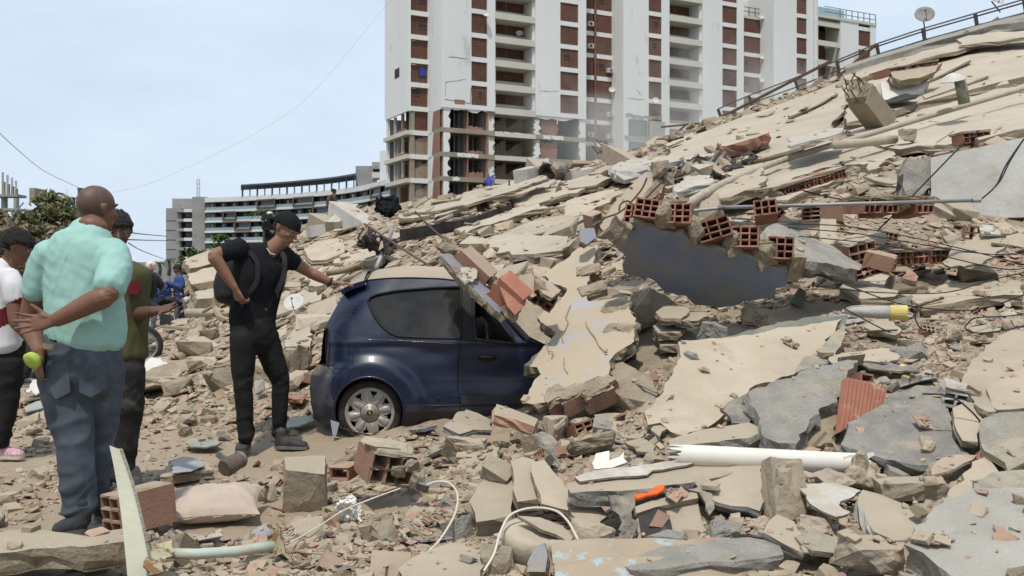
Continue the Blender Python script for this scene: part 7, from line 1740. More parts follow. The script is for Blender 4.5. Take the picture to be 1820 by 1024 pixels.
mat('sneaker_print', (0.55, 0.42, 0.45), (0.42, 0.18, 0.20), scale=55, spots=(0.10, 0.14, 0.30), spot_lo=.60, spot_hi=.64, spot_scale=60, bump=.1, rnd=0)
mat('sneaker_rubber', (0.55, 0.47, 0.36), bump=.1, rnd=0)
mat('yellow_mask', (0.38, 0.47, 0.09), (0.32, 0.41, 0.07), scale=12, bump=.1, rnd=0)
mat('eye_white', (0.34, 0.32, 0.30), rough=.3, bump=0, rnd=0); mat('eye_dark', (0.01, 0.008, 0.007), rough=.2, bump=0, rnd=0)
mat('lip', (0.17, 0.07, 0.055), bump=0, rnd=0)
mat('helmet_white', (0.65, 0.64, 0.62), rough=.3, spec=.5, bump=0, spots=(0.55, 0.10, 0.02), spot_lo=.57, spot_hi=.59, spot_scale=7, rnd=0)
mat('pack_black', (0.014, 0.014, 0.016), (0.022, 0.021, 0.021), scale=8, rough=.8, bump=.3, bscale=120, rnd=0)
def rings(path, sub=4):
	P = [Vector(p[0]) for p in path]; A = [p[1] for p in path]; B = [p[2] for p in path]
	out = []
	def cr(v, i, t):
		g = lambda k: v[min(max(k, 0), len(v)-1)]
		p0, p1, p2, p3 = g(i-1), g(i), g(i+1), g(i+2)
		return (p1*2+(p2-p0)*t+(p0*2-p1*5+p2*4-p3)*t*t+(p1*3-p0-p2*3+p3)*t*t*t)*.5
	for i in range(len(P)-1):
		for k in range(sub):
			t = k/sub; out.append((cr(P, i, t), cr(A, i, t), cr(B, i, t)))
	out.append((P[-1], A[-1], B[-1])); return out
def limb(mb, path, side, n=16, sub=4, sq=2.0):
	R = rings(path, sub); side = Vector(side)
	L = []
	for i, (p, a, b) in enumerate(R):
		d = (R[min(i+1, len(R)-1)][0]-R[max(i-1, 0)][0]).normalized()
		x = side-d*side.dot(d)
		if x.length < .05: x = d.orthogonal()
		x.normalize(); y = d.cross(x).normalized()
		L.append((p, d, x, y, max(a, .002), max(b, .002)))
	def ring(p, x, y, a, b):
		o = []
		for k in range(n):
			t = 2*math.pi*k/n; c, s = math.cos(t), math.sin(t)
			o.append(p+x*a*math.copysign(abs(c)**(2/sq), c)+y*b*math.copysign(abs(s)**(2/sq), s))
		return o
	vs = []
	p, d, x, y, a, b = L[0]; m = min(a, b)
	vs.append(p-d*m*.7); cnt = 0
	for f, g in ((.5, .55), (.85, .25)): vs += ring(p-d*m*g, x, y, a*f, b*f); cnt += 1
	for p, d, x, y, a, b in L: vs += ring(p, x, y, a, b); cnt += 1
	p, d, x, y, a, b = L[-1]; m = min(a, b)
	for f, g in ((.85, .25), (.5, .55)): vs += ring(p+d*m*g, x, y, a*f, b*f); cnt += 1
	vs.append(p+d*m*.7)
	fs = [(0, 1+(k+1) % n, 1+k) for k in range(n)]
	for i in range(cnt-1):
		for k in range(n):
			a_, b_ = 1+i*n+k, 1+i*n+(k+1) % n; fs.append((a_, b_, b_+n, a_+n))
	e = len(vs)-1; o = 1+(cnt-1)*n
	fs += [(o+k, o+(k+1) % n, e) for k in range(n)]
	mb.add(vs, fs)
def remesh(mb, vox, smooth=4, fold=None):
	me = bpy.data.meshes.new('tmp'); me.from_pydata([tuple(v) for v in mb.v], [], mb.f); me.update()
	bm = bmesh.new(); bm.from_mesh(me); bmesh.ops.recalc_face_normals(bm, faces=bm.faces[:]); bm.to_mesh(me); bm.free()
	o = bpy.data.objects.new('tmp', me); COL.objects.link(o)
	m = o.modifiers.new('r', 'REMESH'); m.mode = 'VOXEL'; m.voxel_size = vox; m.adaptivity = 0
	s = o.modifiers.new('s', 'SMOOTH'); s.factor = .5; s.iterations = smooth
	dg = bpy.context.evaluated_depsgraph_get(); ev = o.evaluated_get(dg)
	m2 = bpy.data.meshes.new_from_object(ev)
	n = len(m2.vertices); co = np.zeros(n*3); m2.vertices.foreach_get('co', co); co = co.reshape(-1, 3)
	if fold is not None:
		no = np.zeros(n*3); m2.vertices.foreach_get('normal', no); no = no.reshape(-1, 3)
		f = np.array([fold(Vector(c), Vector(q)) for c, q in zip(co, no)]); co = co+no*f[:, None]
	fc = [tuple(p.vertices) for p in m2.polygons]
	bpy.data.objects.remove(o); bpy.data.meshes.remove(me); bpy.data.meshes.remove(m2)
	r = MB(); r.v = [tuple(c) for c in co]; r.f = fc; r.m = [0]*len(fc)
	return r
def folds(axis, amp, fr=7.0, st=.28, seed=0, where=None):
	ax = Vector(axis).normalized(); o = Vector((seed*3.1, seed*1.7, seed*.9))
	def f(p, n):
		q = p-ax*p.dot(ax)*(1-st)
		a = mnoise.noise(q*fr+o); b = mnoise.noise(q*fr*2.1+o)
		v = (1-abs(a)*2.2)*.8+(1-abs(b)*2.2)*.4-.35
		return v*amp*(where(p) if where else 1)
	return f
def hand(mb, wrist, dirn, palm, thumb_side, size=.185, curl=(10, 14, 18, 22), spread=8, thumb=45, tcurl=15, bend=1.0):
	d = Vector(dirn).normalized(); pn = Vector(palm); pn = (pn-d*pn.dot(d)).normalized(); s = d.cross(pn).normalized()*thumb_side
	w = Vector(wrist); L = size
	limb(mb, [(w-d*.03, .027, .019), (w+d*.015, .029, .019), (w+d*L*.25, .039, .016), (w+d*L*.46, .042, .0135), (w+d*L*.50, .038, .011)], s, 14, 3, 2.6)
	limb(mb, [(w+d*.02+s*.016+pn*.006, .014, .013), (w+d*L*.22+s*.026+pn*.008, .016, .014), (w+d*L*.36+s*.030+pn*.004, .011, .010)], s, 10, 3)
	for i, (off, ln, r) in enumerate(((.029, .40, .0092), (.0095, .45, .0096), (-.010, .42, .0090), (-.028, .33, .0080))):
		a = math.radians((1.5-i)*spread); c = math.radians(curl[i])
		f = (d*math.cos(a)+s*math.sin(a)).normalized()
		p = w+d*L*.44+s*off; pts = [(p-d*.02, r*1.05, r)]
		q = p; dirv = f
		for k, seg in enumerate((.46, .30, .24)):
			ang = c*(k*.9+.55)*bend
			dv = (f*math.cos(ang)+pn*math.sin(ang)).normalized()
			q = q+dv*L*ln*seg*1.12; pts.append((q, r*(.98-.09*k), r*(.94-.10*k)))
		limb(mb, pts, s, 10, 3)
	a = math.radians(thumb); f = (d*math.cos(a)+s*math.sin(a)+pn*.25).normalized(); p = w+d*L*.20+s*.026
	b2 = math.radians(tcurl); g = (f*math.cos(b2)+(d*.6-s*.2+pn*.3)*math.sin(b2)).normalized()
	limb(mb, [(p-f*.01, .014, .013), (p+f*.032, .0125, .0115), (p+f*.032+g*.030, .0108, .0098), (p+f*.032+g*.055, .0085, .0078)], s, 10, 3)
def head(mb, c, fwd, up, k=1.0, jaw=1.0):
	f = Vector(fwd).normalized(); u = Vector(up); u = (u-f*u.dot(f)).normalized(); s = f.cross(u).normalized()
	R = Matrix((s, f, u)).transposed()
	def P(x, y, z): return Vector(c)+R @ Vector((x*k, y*k, z*k))
	mb.ball(P(0, -.012, .026), (.076*k, .097*k, .088*k), 12, R=R)
	mb.ball(P(0, .018, -.012), (.067*k, .074*k, .085*k), 12, R=R)
	mb.ball(P(0, .034, -.062), (.050*k*jaw, .052*k, .046*k), 10, R=R)
	mb.ball(P(0, .066, -.092), (.024*k, .020*k, .020*k), 8, R=R)
	mb.ball(P(0, .080, .028), (.048*k, .014*k, .012*k), 8, R=R)          # brow
	for q in (-1, 1):
		mb.ball(P(q*.036, .064, -.022), (.022*k, .020*k, .020*k), 8, R=R)  # cheeks
		limb(mb, [(P(q*.070, -.012, -.030), .006*k, .010*k), (P(q*.078, -.018, -.002), .008*k, .018*k), (P(q*.080, -.020, .020), .007*k, .016*k)], s, 8, 2)   # ears
	limb(mb, [(P(0, .088, .018), .008*k, .008*k), (P(0, .101, -.010), .011*k, .011*k), (P(0, .110, -.027), .016*k, .012*k)], s, 10, 3)  # nose
	mb.ball(P(0, .090, -.050), (.024*k, .012*k, .007*k), 8, R=R); mb.ball(P(0, .087, -.063), (.021*k, .012*k, .007*k), 8, R=R)          # lips
	return P, R, k
def face(P, R, k, parent, lids=True):
	for q in (-1, 1):
		e = part('eye', MB().ball(P(q*.031, .0735, .007), (.0125*k, .0125*k, .0085*k), 8, R=R), 'eye_white', parent, smooth=True)
		part('iris', MB().ball(P(q*.031, .083, .0065), (.0062*k, .0040*k, .0062*k), 6, R=R), 'eye_dark', e)
		part('eyebrow', MB().tube([P(q*.014, .094, .030), P(q*.032, .091, .035), P(q*.050, .078, .030)], .0042*k, 6), 'hair_black', parent)
	part('mouth', MB().tube([P(-.020, .098, -.0565), P(0, .1025, -.0565), P(.020, .098, -.0565)], .0022*k, 5), 'lip', parent)
def hair(P, R, k, parent, m='hair_black', vol=.012, line=.035, curly=.3, seed=0, back=-.055):
	b = MB(); n = 26; vs = []; rg = random.Random(seed)
	for i in range(n+1):
		ph = math.pi*.74*i/n
		for j in range(2*n):
			t = math.pi*j/n
			x, y, z = math.sin(ph)*math.cos(t), math.sin(ph)*math.sin(t), math.cos(ph)
			zl = (line if y > .2 else back) if True else 0
			d = Vector((x*(.078+vol), y*(.099+vol)-.012, z*(.088+vol*1.3)+.026))
			w = 1+curly*(.10*mnoise.noise(d*55+Vector((seed, 0, 0)))+.07*mnoise.noise(d*120))
			d = Vector((d.x*w, d.y*w, d.z*w))
			lim = line+.012*mnoise.noise(Vector((t*3, seed, 0))) if y > .25 else back+(.035 if abs(x) > .75 else 0)
			lim = lim if y <= .25 else lim
			if y > -.1 and y <= .25: lim = back+.06+(line-back-.06)*max(0, (y+.1)/.35)
			if d.z < lim: d = Vector((d.x*.90, d.y*.90, lim-.006))
			vs.append(P(*d))
	fs = [(i*2*n+j, (i+1)*2*n+j, (i+1)*2*n+(j+1) % (2*n), i*2*n+(j+1) % (2*n)) for i in range(n) for j in range(2*n)]
	return part('hair', b.add(vs, fs), m, parent, smooth=True)
def shoe(parent, heel, toe, k=1.0, m='shoe_dark', sole='shoe_sole', high=.10, name='shoe'):
	h, t = Vector(heel), Vector(toe); d = (t-h); L = d.length; d.normalize(); up = Vector((0, 0, 1)); s = d.cross(up).normalized()
	b = MB()
	limb(b, [(h+up*.045+d*.02, .034*k, .045), (h+d*L*.25+up*.045, .037*k, .045), (h+d*L*.50+up*.040, .043*k, .038), (h+d*L*.75+up*.034, .047*k, .030), (h+d*L*.93+up*.028, .038*k, .022)], s, 14, 3, 2.4)
	limb(b, [(h+d*L*.16+up*.05, .036*k, .048), (h+d*L*.17+up*high, .036*k, .044), (h+d*L*.16+up*(high+.03), .036*k, .042)], s, 12, 2)
	o = part(name, remesh(b, .007, 3, folds(s, .003, 30, .4)), m, parent, smooth=True)
	b = MB(); n = 28; pr = []
	for i in range(n):
		a = 2*math.pi*i/n; x = math.cos(a); y = math.sin(a)
		w = .044+.008*x
		pr.append(h+d*(L*.5+L*.53*math.copysign(abs(x)**.8, x))+s*w*k*math.copysign(abs(y)**.75, y))
	b.add([p+up*.0 for p in pr]+[p+up*.024 for p in pr], [tuple(range(n-1, -1, -1)), tuple(range(n, 2*n))]+[(i, (i+1) % n, n+(i+1) % n, n+i) for i in range(n)])
	part('sole', b, sole, o)
	lc_ = MB()
	for i in range(4):
		p = h+d*L*(.36+.10*i)+up*(.083-.011*i); lc_.tube([p-s*.02*k, p+up*.004, p+s*.02*k], .003, 5)
	part('laces', lc_, 'shoe_sole', o, kind='stuff')
	return o
def leg(mb, hip, knee, ankle, side, r=(.095, .078, .066, .060, .052), loose=1.0):
	hip, knee, ankle = Vector(hip), Vector(knee), Vector(ankle)
	limb(mb, [(hip+Vector((0, 0, .03)), r[0]*loose, r[0]*loose*1.08), (hip.lerp(knee, .35), r[0]*.93*loose, r[0]*1.0*loose), (hip.lerp(knee, .75), r[1]*loose, r[1]*loose), (knee, r[2]*loose, r[2]*1.05*loose),
			  (knee.lerp(ankle, .35), r[2]*.99*loose, r[2]*1.04*loose), (knee.lerp(ankle, .75), r[3]*.92*loose, r[3]*.95*loose), (ankle, r[4]*loose, r[4]*1.1*loose)], side, 16, 4)
def arm(mb, sh, el, wr, side, r=(.052, .046, .041, .040, .027)):
	sh, el, wr = Vector(sh), Vector(el), Vector(wr)
	limb(mb, [(sh, r[0], r[0]), (sh.lerp(el, .45), r[1], r[1]*1.05), (el, r[2]*.95, r[2]), (el.lerp(wr, .28), r[3], r[3]*1.04), (el.lerp(wr, .72), r[3]*.82, r[3]*.8), (wr, r[4], r[4]*.78)], side, 14, 4)
# ---- man in the mint shirt, back towards the viewer
def J(px, py, Y): return W(px, py, Y)
Y0 = 4.92; ft = J(140, 948, 4.94)
p1 = thing('person', 'man with shaved head in mint shirt and jeans, seen from behind, hands behind back', 'person', Vector((ft.x, 4.95, 0)))
fw = Vector((.42, .90, 0)).normalized(); sd = Vector((.90, -.42, 0)).normalized()     # he looks away, a little to the right
bd = MB()
hc = J(173, 372, 4.98)
P, R, k = head(bd, hc, Vector((.50, .86, -.05)), (0.03, 0, 1), 1.0, 1.1)
limb(bd, [(J(166, 398, 4.93), .068, .072), (J(160, 425, 4.92), .074, .074), (J(154, 450, 4.92), .095, .085)], sd, 16)
shL, shR = J(83, 448, 4.95), J(206, 448, 4.88)
elL, wrL = J(52, 572, 5.0), J(72, 628, 4.78)
elR, wrR = J(190, 524, 4.68), J(98, 570, 4.66)
arm(bd, shL, elL, wrL, (0, 1, 0), (.062, .060, .050, .048, .032)); arm(bd, shR, elR, wrR, (0, 0, 1), (.064, .062, .054, .052, .034))
hand(bd, wrR, (-1, -.10, -.12), (.10, -1, .25), 1, .20, (14, 8, 10, 16), 11, 48, 8)
hand(bd, wrL, (-.15, -.15, -1), (.8, .5, 0), 1, .18, (50, 55, 60, 60), 4, 35, 40)
limb(bd, [(J(150, 470, 4.92), .14, .10), (J(148, 560, 4.92), .16, .12), (J(146, 600, 4.92), .15, .12)], sd, 16)
part('body', remesh(bd, .0055, 4), 'skin_brown', p1, smooth=True)
b = MB(); b.ball(P(0, -.012, .028), (.0775*k, .0985*k, .0895*k), 14, R=R); part('hair', b, 'scalp', p1, smooth=True, label='very short shaved grey hair')
face(P, R, k, p1)
sh = MB()
limb(sh, [(J(158, 404, 4.95), .078, .078), (J(156, 418, 4.94), .125, .095), (J(150, 436, 4.93), .185, .115), (J(146, 458, 4.92), .200, .125), (J(146, 500, 4.92), .194, .140), (J(150, 545, 4.92), .198, .156), (J(152, 580, 4.92), .203, .162), (J(150, 606, 4.92), .197, .158)], sd, 28, 4, 2.3)
limb(sh, [(shL+Vector((.03, 0, -.005)), .085, .085), (shL.lerp(elL, .25), .080, .078), (shL.lerp(elL, .58), .076, .072)], (0, 1, 0), 16)
limb(sh, [(shR+Vector((-.03, 0, -.01)), .088, .088), (shR.lerp(elR, .35)+Vector((.01, 0, 0)), .083, .080), (shR.lerp(elR, .86)+Vector((.004, 0, 0)), .080, .074)], (0, 0, 1), 16)
zs = J(150, 600, 4.92).z
part('t_shirt', remesh(sh, .010, 6, lambda p, n, f1=folds((.45, 0, 1), .0055, 13, .14, 2), f2=folds((1, .2, -.6), .0045, 15, .16, 5): f1(p, n)+f2(p, n)-.0*p.z), 'mint_cloth', p1, smooth=True)
part('collar', MB().tube([J(158, 402, 4.95)+sd*.076*math.cos(a)+fw*.076*math.sin(a)+Vector((0, 0, .012*math.sin(a)-.004)) for a in np.linspace(0, 2*math.pi, 25)], .008, 8), 'mint_cloth', p1, smooth=True)
tr = MB()
limb(tr, [(J(146, 592, 4.92), .185, .150), (J(144, 625, 4.93), .198, .168), (J(143, 665, 4.93), .195, .168), (J(144, 690, 4.93), .17, .14)], sd, 22, 4, 2.3)
hL, kL, aL = J(112, 668, 4.90), J(132, 782, 4.84), J(141, 908, 4.83)
hR, kR, aR = J(176, 668, 5.0), J(172, 780, 5.06), J(160, 893, 5.14)
leg(tr, hL, kL, aL, sd, (.118, .100, .084, .084, .076)); leg(tr, hR, kR, aR, sd, (.118, .100, .084, .082, .074))
low = lambda p: .35+1.3*max(0, 1-abs(p.z-.16)/.22)+.8*max(0, 1-abs(p.z-.50)/.15)+.5*max(0, 1-abs(p.z-.80)/.12)
jn = part('jeans', remesh(tr, .010, 5, folds((1, 0, .25), .011, 9, .25, 3, low)), 'jeans_blue', p1, smooth=True)
part('belt', MB().tube([J(146, 603, 4.92)+sd*.176*math.cos(a)+fw*.146*math.sin(a) for a in np.linspace(0, 2*math.pi, 33)], .013, 8), 'black_denim', p1, smooth=True)
def on_back(px, py, Pm=None):     # on the seat of the jeans
	c = J(px, py, 4.93); return Vector((c.x, 4.93-.172*math.sqrt(max(.05, 1-((px-144)/75)**2))-.016, c.z))
for q in ([(108, 644), (152, 640), (154, 690), (130, 702), (110, 690)], [(168, 640), (205, 642), (203, 688), (186, 700), (168, 690)]):
	v = [on_back(*x) for x in q]; b = MB(); b.add(v+[p+Vector((0, .03, 0)) for p in v], [tuple(range(5)), tuple(range(9, 4, -1))]+[(i, 5+i, 5+(i+1) % 5, (i+1) % 5) for i in range(5)]); part('back_pocket', b, 'jeans_blue', jn)
v = [on_back(x, y)-Vector((0, .004, 0)) for x, y in ((102, 606), (126, 608), (126, 618), (102, 616))]; part('leather_patch', MB().add(v, [(0, 1, 2, 3)]), 'wood', jn)
shoe(p1, J(154, 946, 4.82)*1, J(94, 952, 4.74), 1.1, 'boot_grey', 'shoe_sole', .12, 'boot')
shoe(p1, Vector((aR.x+.02, 5.16, 0)), Vector((aR.x+.20, 5.36, 0)), 1.1, 'boot_grey', 'shoe_sole', .12, 'boot')
b = MB(); b.lathe([(.0, .03), (.022, .027), (.038, .012), (.043, -.012), (.03, -.02), (0, -.022)], 20, Matrix.Translation(J(58, 640, 4.66)) @ Euler((math.radians(-55), math.radians(35), 0)).to_matrix().to_4x4())
mk = single('dust_mask', b, 'yellow_mask', 'bright yellow green dust mask held by the man in the mint shirt', 'mask', smooth=True)
# ---- man in black leaning on the car
p2 = thing('person', 'young man in black with backward cap resting one hand on the car', 'person', Vector((J(465, 800, 7.28).x, 7.28, 0)))
Yb = 7.28; J2 = lambda x, y, d=0.0: W(x, y, Yb+d)
bd = MB()
P, R, k = head(bd, J2(508, 408, .02), Vector((.80, -.34, -.42)), (.42, 0, .90), 1.0)
limb(bd, [(J2(503, 426, .02), .056, .060), (J2(490, 438, .02), .058, .062), (J2(474, 452, .03), .075, .075)], (0, 1, 0), 16)
shA, elA, wrA = J2(418, 444, -.12), J2(380, 455, -.26), J2(418, 513, -.23)
shB, elB, wrB = J2(508, 458, .08), J2(550, 484, .18), J2(589, 503, .22)
arm(bd, shA, elA, wrA, (0, 1, 0), (.056, .052, .046, .043, .029)); arm(bd, shB, elB, wrB, (0, 0, 1), (.055, .050, .043, .042, .028))
hand(bd, wrA, (.35, .25, -.9), (.6, .75, .1), -1, .185, (45, 50, 52, 55), 4, 50, 20)
hand(bd, wrB, (1, -.02, .02), (.08, -.10, -1), -1, .185, (20, 16, 18, 22), 7, 30, 10)
limb(bd, [(J2(460, 470), .13, .10), (J2(452, 550), .13, .10)], (1, 0, 0), 16)
part('body', remesh(bd, .0055, 4), 'skin_tan', p2, smooth=True); face(P, R, k, p2)
hair(P, R, k, p2, 'hair_black', .003, .03, .3, 2, -.04)
cp = MB(); n = 20; vs = []
for i in range(n+1):
	ph = math.pi*.5*i/n
	for j in range(2*n):
		t = math.pi*j/n; vs.append(P(math.sin(ph)*math.cos(t)*.090, math.sin(ph)*math.sin(t)*.112-.012, math.cos(ph)*.100+.034))
cp.add(vs, [(i*2*n+j, (i+1)*2*n+j, (i+1)*2*n+(j+1) % (2*n), i*2*n+(j+1) % (2*n)) for i in range(n) for j in range(2*n)])
cp.tube([P(.090*math.cos(a), .112*math.sin(a)-.012, .034) for a in np.linspace(0, 6.2832, 33)], .006, 6)
cap_ = part('cap', cp, 'black_cloth', p2, smooth=True)
v = []
for i in range(9):
	x = -.075+.15*i/8; v += [P(x, -.098+abs(x)*.3, .048-x*x*2), P(x*.95, -.232+abs(x)*.35+x*x*4, .030-x*x*9)]
part('peak', MB().add(v+[p-R @ Vector((0, 0, .006)) for p in v], [(2*i, 2*i+1, 2*i+3, 2*i+2) for i in range(8)]+[(18+2*i, 20+2*i, 21+2*i, 19+2*i) for i in range(8)]+[(2*i+1, 19+2*i, 21+2*i, 2*i+3) for i in range(8)]), 'black_cloth', cap_)
sh = MB(); sx2 = Vector((.86, .5, 0)).normalized()
limb(sh, [(J2(480, 441, .03), .068, .062), (J2(473, 450, .03), .13, .085), (J2(466, 464, .02), .195, .108), (J2(462, 490, 0), .188, .118), (J2(455, 530, 0), .168, .112), (J2(449, 560, 0), .168, .115), (J2(448, 576, 0), .172, .118)], sx2, 26, 4, 2.3)
limb(sh, [(J2(430, 440, -.10), .075, .075), (shA, .076, .074), (shA.lerp(elA, .62), .066, .064)], (0, 1, 0), 14); limb(sh, [(J2(498, 452, .06), .078, .078), (shB, .078, .074), (shB.lerp(elB, .38), .066, .062)], (0, 0, 1), 14)
part('t_shirt', remesh(sh, .010, 6, folds((.3, 0, 1), .008, 9, .25, 8)), 'black_cloth', p2, smooth=True)
part('necklace', MB().tube([J2(474, 441, -.05), J2(480, 450, -.06), J2(489, 453, -.06)], .004, 5), 'dish_white', p2)
tr = MB()
limb(tr, [(J2(448, 562), .158, .115), (J2(450, 585), .165, .125), (J2(452, 612), .155, .12)], sx2, 20, 4, 2.3)
leg(tr, J2(432, 605, -.08), J2(432, 688, -.10), J2(438, 780, -.10), (1, 0, 0), (.096, .080, .064, .060, .056)); leg(tr, J2(472, 605, .06), J2(499, 678, .10), J2(496, 770, .08), (1, 0, 0), (.098, .080, .062, .056, .053))
low2 = lambda p: .4+1.5*max(0, 1-abs(p.z-.14)/.16)+.9*max(0, 1-abs(p.z-.50)/.14)+.5*max(0, 1-abs(p.z-.82)/.1)
part('jeans', remesh(tr, .010, 5, folds((1, 0, .3), .010, 10, .25, 6, low2)), 'black_denim', p2, smooth=True)
shoe(p2, Vector((J2(436, 795).x, Yb+.06, .02)), Vector((J2(440, 800, 0).x, Yb-.20, .01)), 1.05, 'shoe_dark', 'shoe_sole', .10); shoe(p2, Vector((J2(486, 790).x, Yb+.06, 0.01)), Vector((J2(546, 790).x, Yb+.02, 0.01)), 1.05, 'shoe_dark', 'shoe_sole', .10)
wt = thing('wristwatch', 'black wristwatch on the arm the man in black stretches to the car', 'watch', wrB)
ax_ = (wrB-elB).normalized(); a1_ = ax_.cross(Vector((0, 1, 0))).normalized(); b1_ = ax_.cross(a1_).normalized()
part('strap', MB().tube([wrB-ax_*.012+a1_*.034*math.cos(t)+b1_*.031*math.sin(t) for t in np.linspace(0, 6.2832, 21)], .009, 6), 'pack_black', wt); part('dial', MB().ball(wrB-ax_*.012-b1_*.036+Vector((0, 0, .01)), (.017, .010, .017), 6), 'slate_grey', wt)
bp = thing('backpack', 'black backpack worn by the man leaning on the car', 'backpack', J2(415, 500, .1))
b = MB(); limb(b, [(J2(440, 452, .12), .10, .06), (J2(424, 475, .15), .13, .095), (J2(414, 505, .16), .14, .105), (J2(414, 528, .15), .13, .10)], (.5, .86, 0), 20, 4, 3)
part('bag', remesh(b, .012, 4, folds((0, 0, 1), .008, 8, .4, 4)), 'pack_black', bp, smooth=True)
for q in (((434, 446, -.10), (448, 452, -.135), (458, 470, -.15), (456, 500, -.15), (440, 522, -.13), (424, 528, .0)), ((500, 447, .0), (506, 462, -.05), (504, 490, -.06), (492, 520, -.06))):
	pts = spl([J2(*x) for x in q], 6); b = MB()
	for u, v_ in zip(pts, pts[1:]): b.bar(u, v_+(v_-u)*.15, .035, .008, up=Vector((0, -1, 0)))
	part('strap', b, 'pack_black', bp)
part('strap_end', MB().bar(J2(492, 512, -.1), J2(494, 530, -.1), .025, .006), 'pack_black', bp)
# ---- man in the olive shirt, half hidden
p3 = thing('person', 'man in olive shirt with open hand, half hidden behind the man in mint', 'person', Vector((J(222, 865, 6.0).x, 6.0, 0)))
J3 = lambda x, y, d=0.0: W(x, y, 6.0+d)
bd = MB(); P, R, k = head(bd, J3(207, 413), Vector((.45, -.85, -.12)), (0, 0, 1), 1.02)
limb(bd, [(J3(207, 440), .056, .058), (J3(207, 455), .06, .062), (J3(207, 472), .08, .08)], (1, 0, 0), 14)
arm(bd, J3(240, 490, .05), J3(240, 560, .0), J3(280, 552, -.28), (0, 1, 0), (.055, .05, .045, .042, .029)); hand(bd, J3(280, 552, -.28), (.85, -.35, .15), (-.2, -.55, .8), 1, .19, (18, 12, 22, 34), 12, 55, 5)
arm(bd, J3(170, 490, .05), J3(165, 560, .05), J3(180, 610, -.1), (0, 1, 0))
part('body', remesh(bd, .006, 4), 'skin_dark', p3, smooth=True); face(P, R, k, p3); hair(P, R, k, p3, 'hair_grey', .016, .042, 1.2, 4, -.045)
sh = MB(); limb(sh, [(J3(207, 462), .08, .07), (J3(207, 472), .16, .09), (J3(207, 490), .20, .115), (J3(208, 540), .175, .12), (J3(209, 600), .17, .125), (J3(209, 632), .175, .13)], (.92, .2, 0), 24, 4, 2.3)
limb(sh, [(J3(232, 485, .03), .075, .075), (J3(242, 510, .03), .075, .07), (J3(243, 530, .02), .07, .066)], (0, 1, 0), 14); limb(sh, [(J3(182, 485, .03), .075, .075), (J3(172, 530, .03), .07, .066)], (0, 1, 0), 14)
part('t_shirt', remesh(sh, .011, 6, folds((.2, 0, 1), .009, 8, .25, 11)), 'olive_cloth', p3, smooth=True)
v = [J3(222, 500, -.135), J3(247, 498, -.09), J3(248, 524, -.09), J3(224, 522, -.14)]; part('chest_print', MB().add(v+[p+Vector((0, .02, 0)) for p in v], [(0, 1, 2, 3), (7, 6, 5, 4)]), 'maroon_cloth', p3)
tr = MB(); limb(tr, [(J3(208, 622), .16, .12), (J3(208, 660), .16, .125)], (1, 0, 0), 18); leg(tr, J3(190, 665, .05), J3(190, 755, .08), J3(183, 848, .10), (1, 0, 0), (.098, .085, .07, .066, .06)); leg(tr, J3(228, 665, -.03), J3(228, 755, -.04), J3(214, 848, -.04), (1, 0, 0), (.098, .085, .07, .066, .06))
part('trousers', remesh(tr, .011, 5, folds((1, 0, .3), .012, 9, .25, 13, low2)), 'dark_trouser', p3, smooth=True)
shoe(p3, J3(212, 862, .02), Vector((J3(262, 862).x, 5.88, 0)), 1.05, 'shoe_dark'); shoe(p3, Vector((J3(182, 862).x, 6.1, 0)), Vector((J3(190, 870).x, 5.80, 0)), 1.05, 'shoe_dark')
# ---- man in white at the left edge
p4 = thing('person', 'young man in white and maroon shirt at the left edge looking down', 'person', Vector((J(8, 812, 7.0).x, 7.0, 0)))
J4 = lambda x, y, d=0.0: W(x, y, 7.0+d)
bd = MB(); P, R, k = head(bd, J4(30, 440), Vector((.80, .35, -.35)), (.3, .1, .95), 1.0)
limb(bd, [(J4(24, 455), .056, .06), (J4(16, 470), .06, .066), (J4(8, 485), .08, .08)], (0, 1, 0), 14)
arm(bd, J4(22, 500, -.14), J4(26, 570, -.18), J4(58, 610, -.1), (0, 1, 0)); hand(bd, J4(58, 610, -.1), (.8, 0, -.4), (0, .7, .5), -1, .18, (30, 34, 38, 40), 5, 40, 20)
part('body', remesh(bd, .006, 4), 'skin_brown', p4, smooth=True); face(P, R, k, p4); hair(P, R, k, p4, 'hair_black', .018, .04, 1.0, 7, -.03)
sh = MB(); limb(sh, [(J4(12, 470), .07, .07), (J4(6, 482), .15, .09), (J4(2, 500), .19, .11), (J4(0, 550), .17, .115), (J4(2, 600), .165, .12), (J4(4, 618), .165, .12)], (.8, -.6, 0), 22, 4, 2.3)
limb(sh, [(J4(16, 490, -.10), .075, .075), (J4(22, 510, -.14), .076, .072), (J4(25, 535, -.15), .07, .066)], (0, 1, 0), 14)
fs_ = remesh(sh, .011, 6, folds((.2, 0, 1), .008, 8, .25, 17))
zA, zB = J4(0, 556).z, J4(0, 588).z
fs_.m = [1 if zB < sum(fs_.v[i][2] for i in f)/len(f)-(sum(fs_.v[i][0] for i in f)/len(f)-J4(5, 0).x)*.5 < zA else 0 for f in fs_.f]
part('shirt', fs_, ['white_shirt', 'maroon_cloth'], p4, smooth=True)
tr = MB(); limb(tr, [(J4(4, 608), .155, .115), (J4(4, 640), .155, .12)], (1, 0, 0), 18); leg(tr, J4(-10, 650), J4(-14, 720, .03), J4(-20, 790, .1), (1, 0, 0), (.092, .076, .06, .055, .05)); leg(tr, J4(18, 650, -.03), J4(16, 720, -.05), J4(2, 790, -.05), (1, 0, 0), (.092, .076, .06, .055, .05))
part('trousers', remesh(tr, .011, 5, folds((1, 0, .3), .01, 9, .25, 19, low2)), 'black_denim', p4, smooth=True)
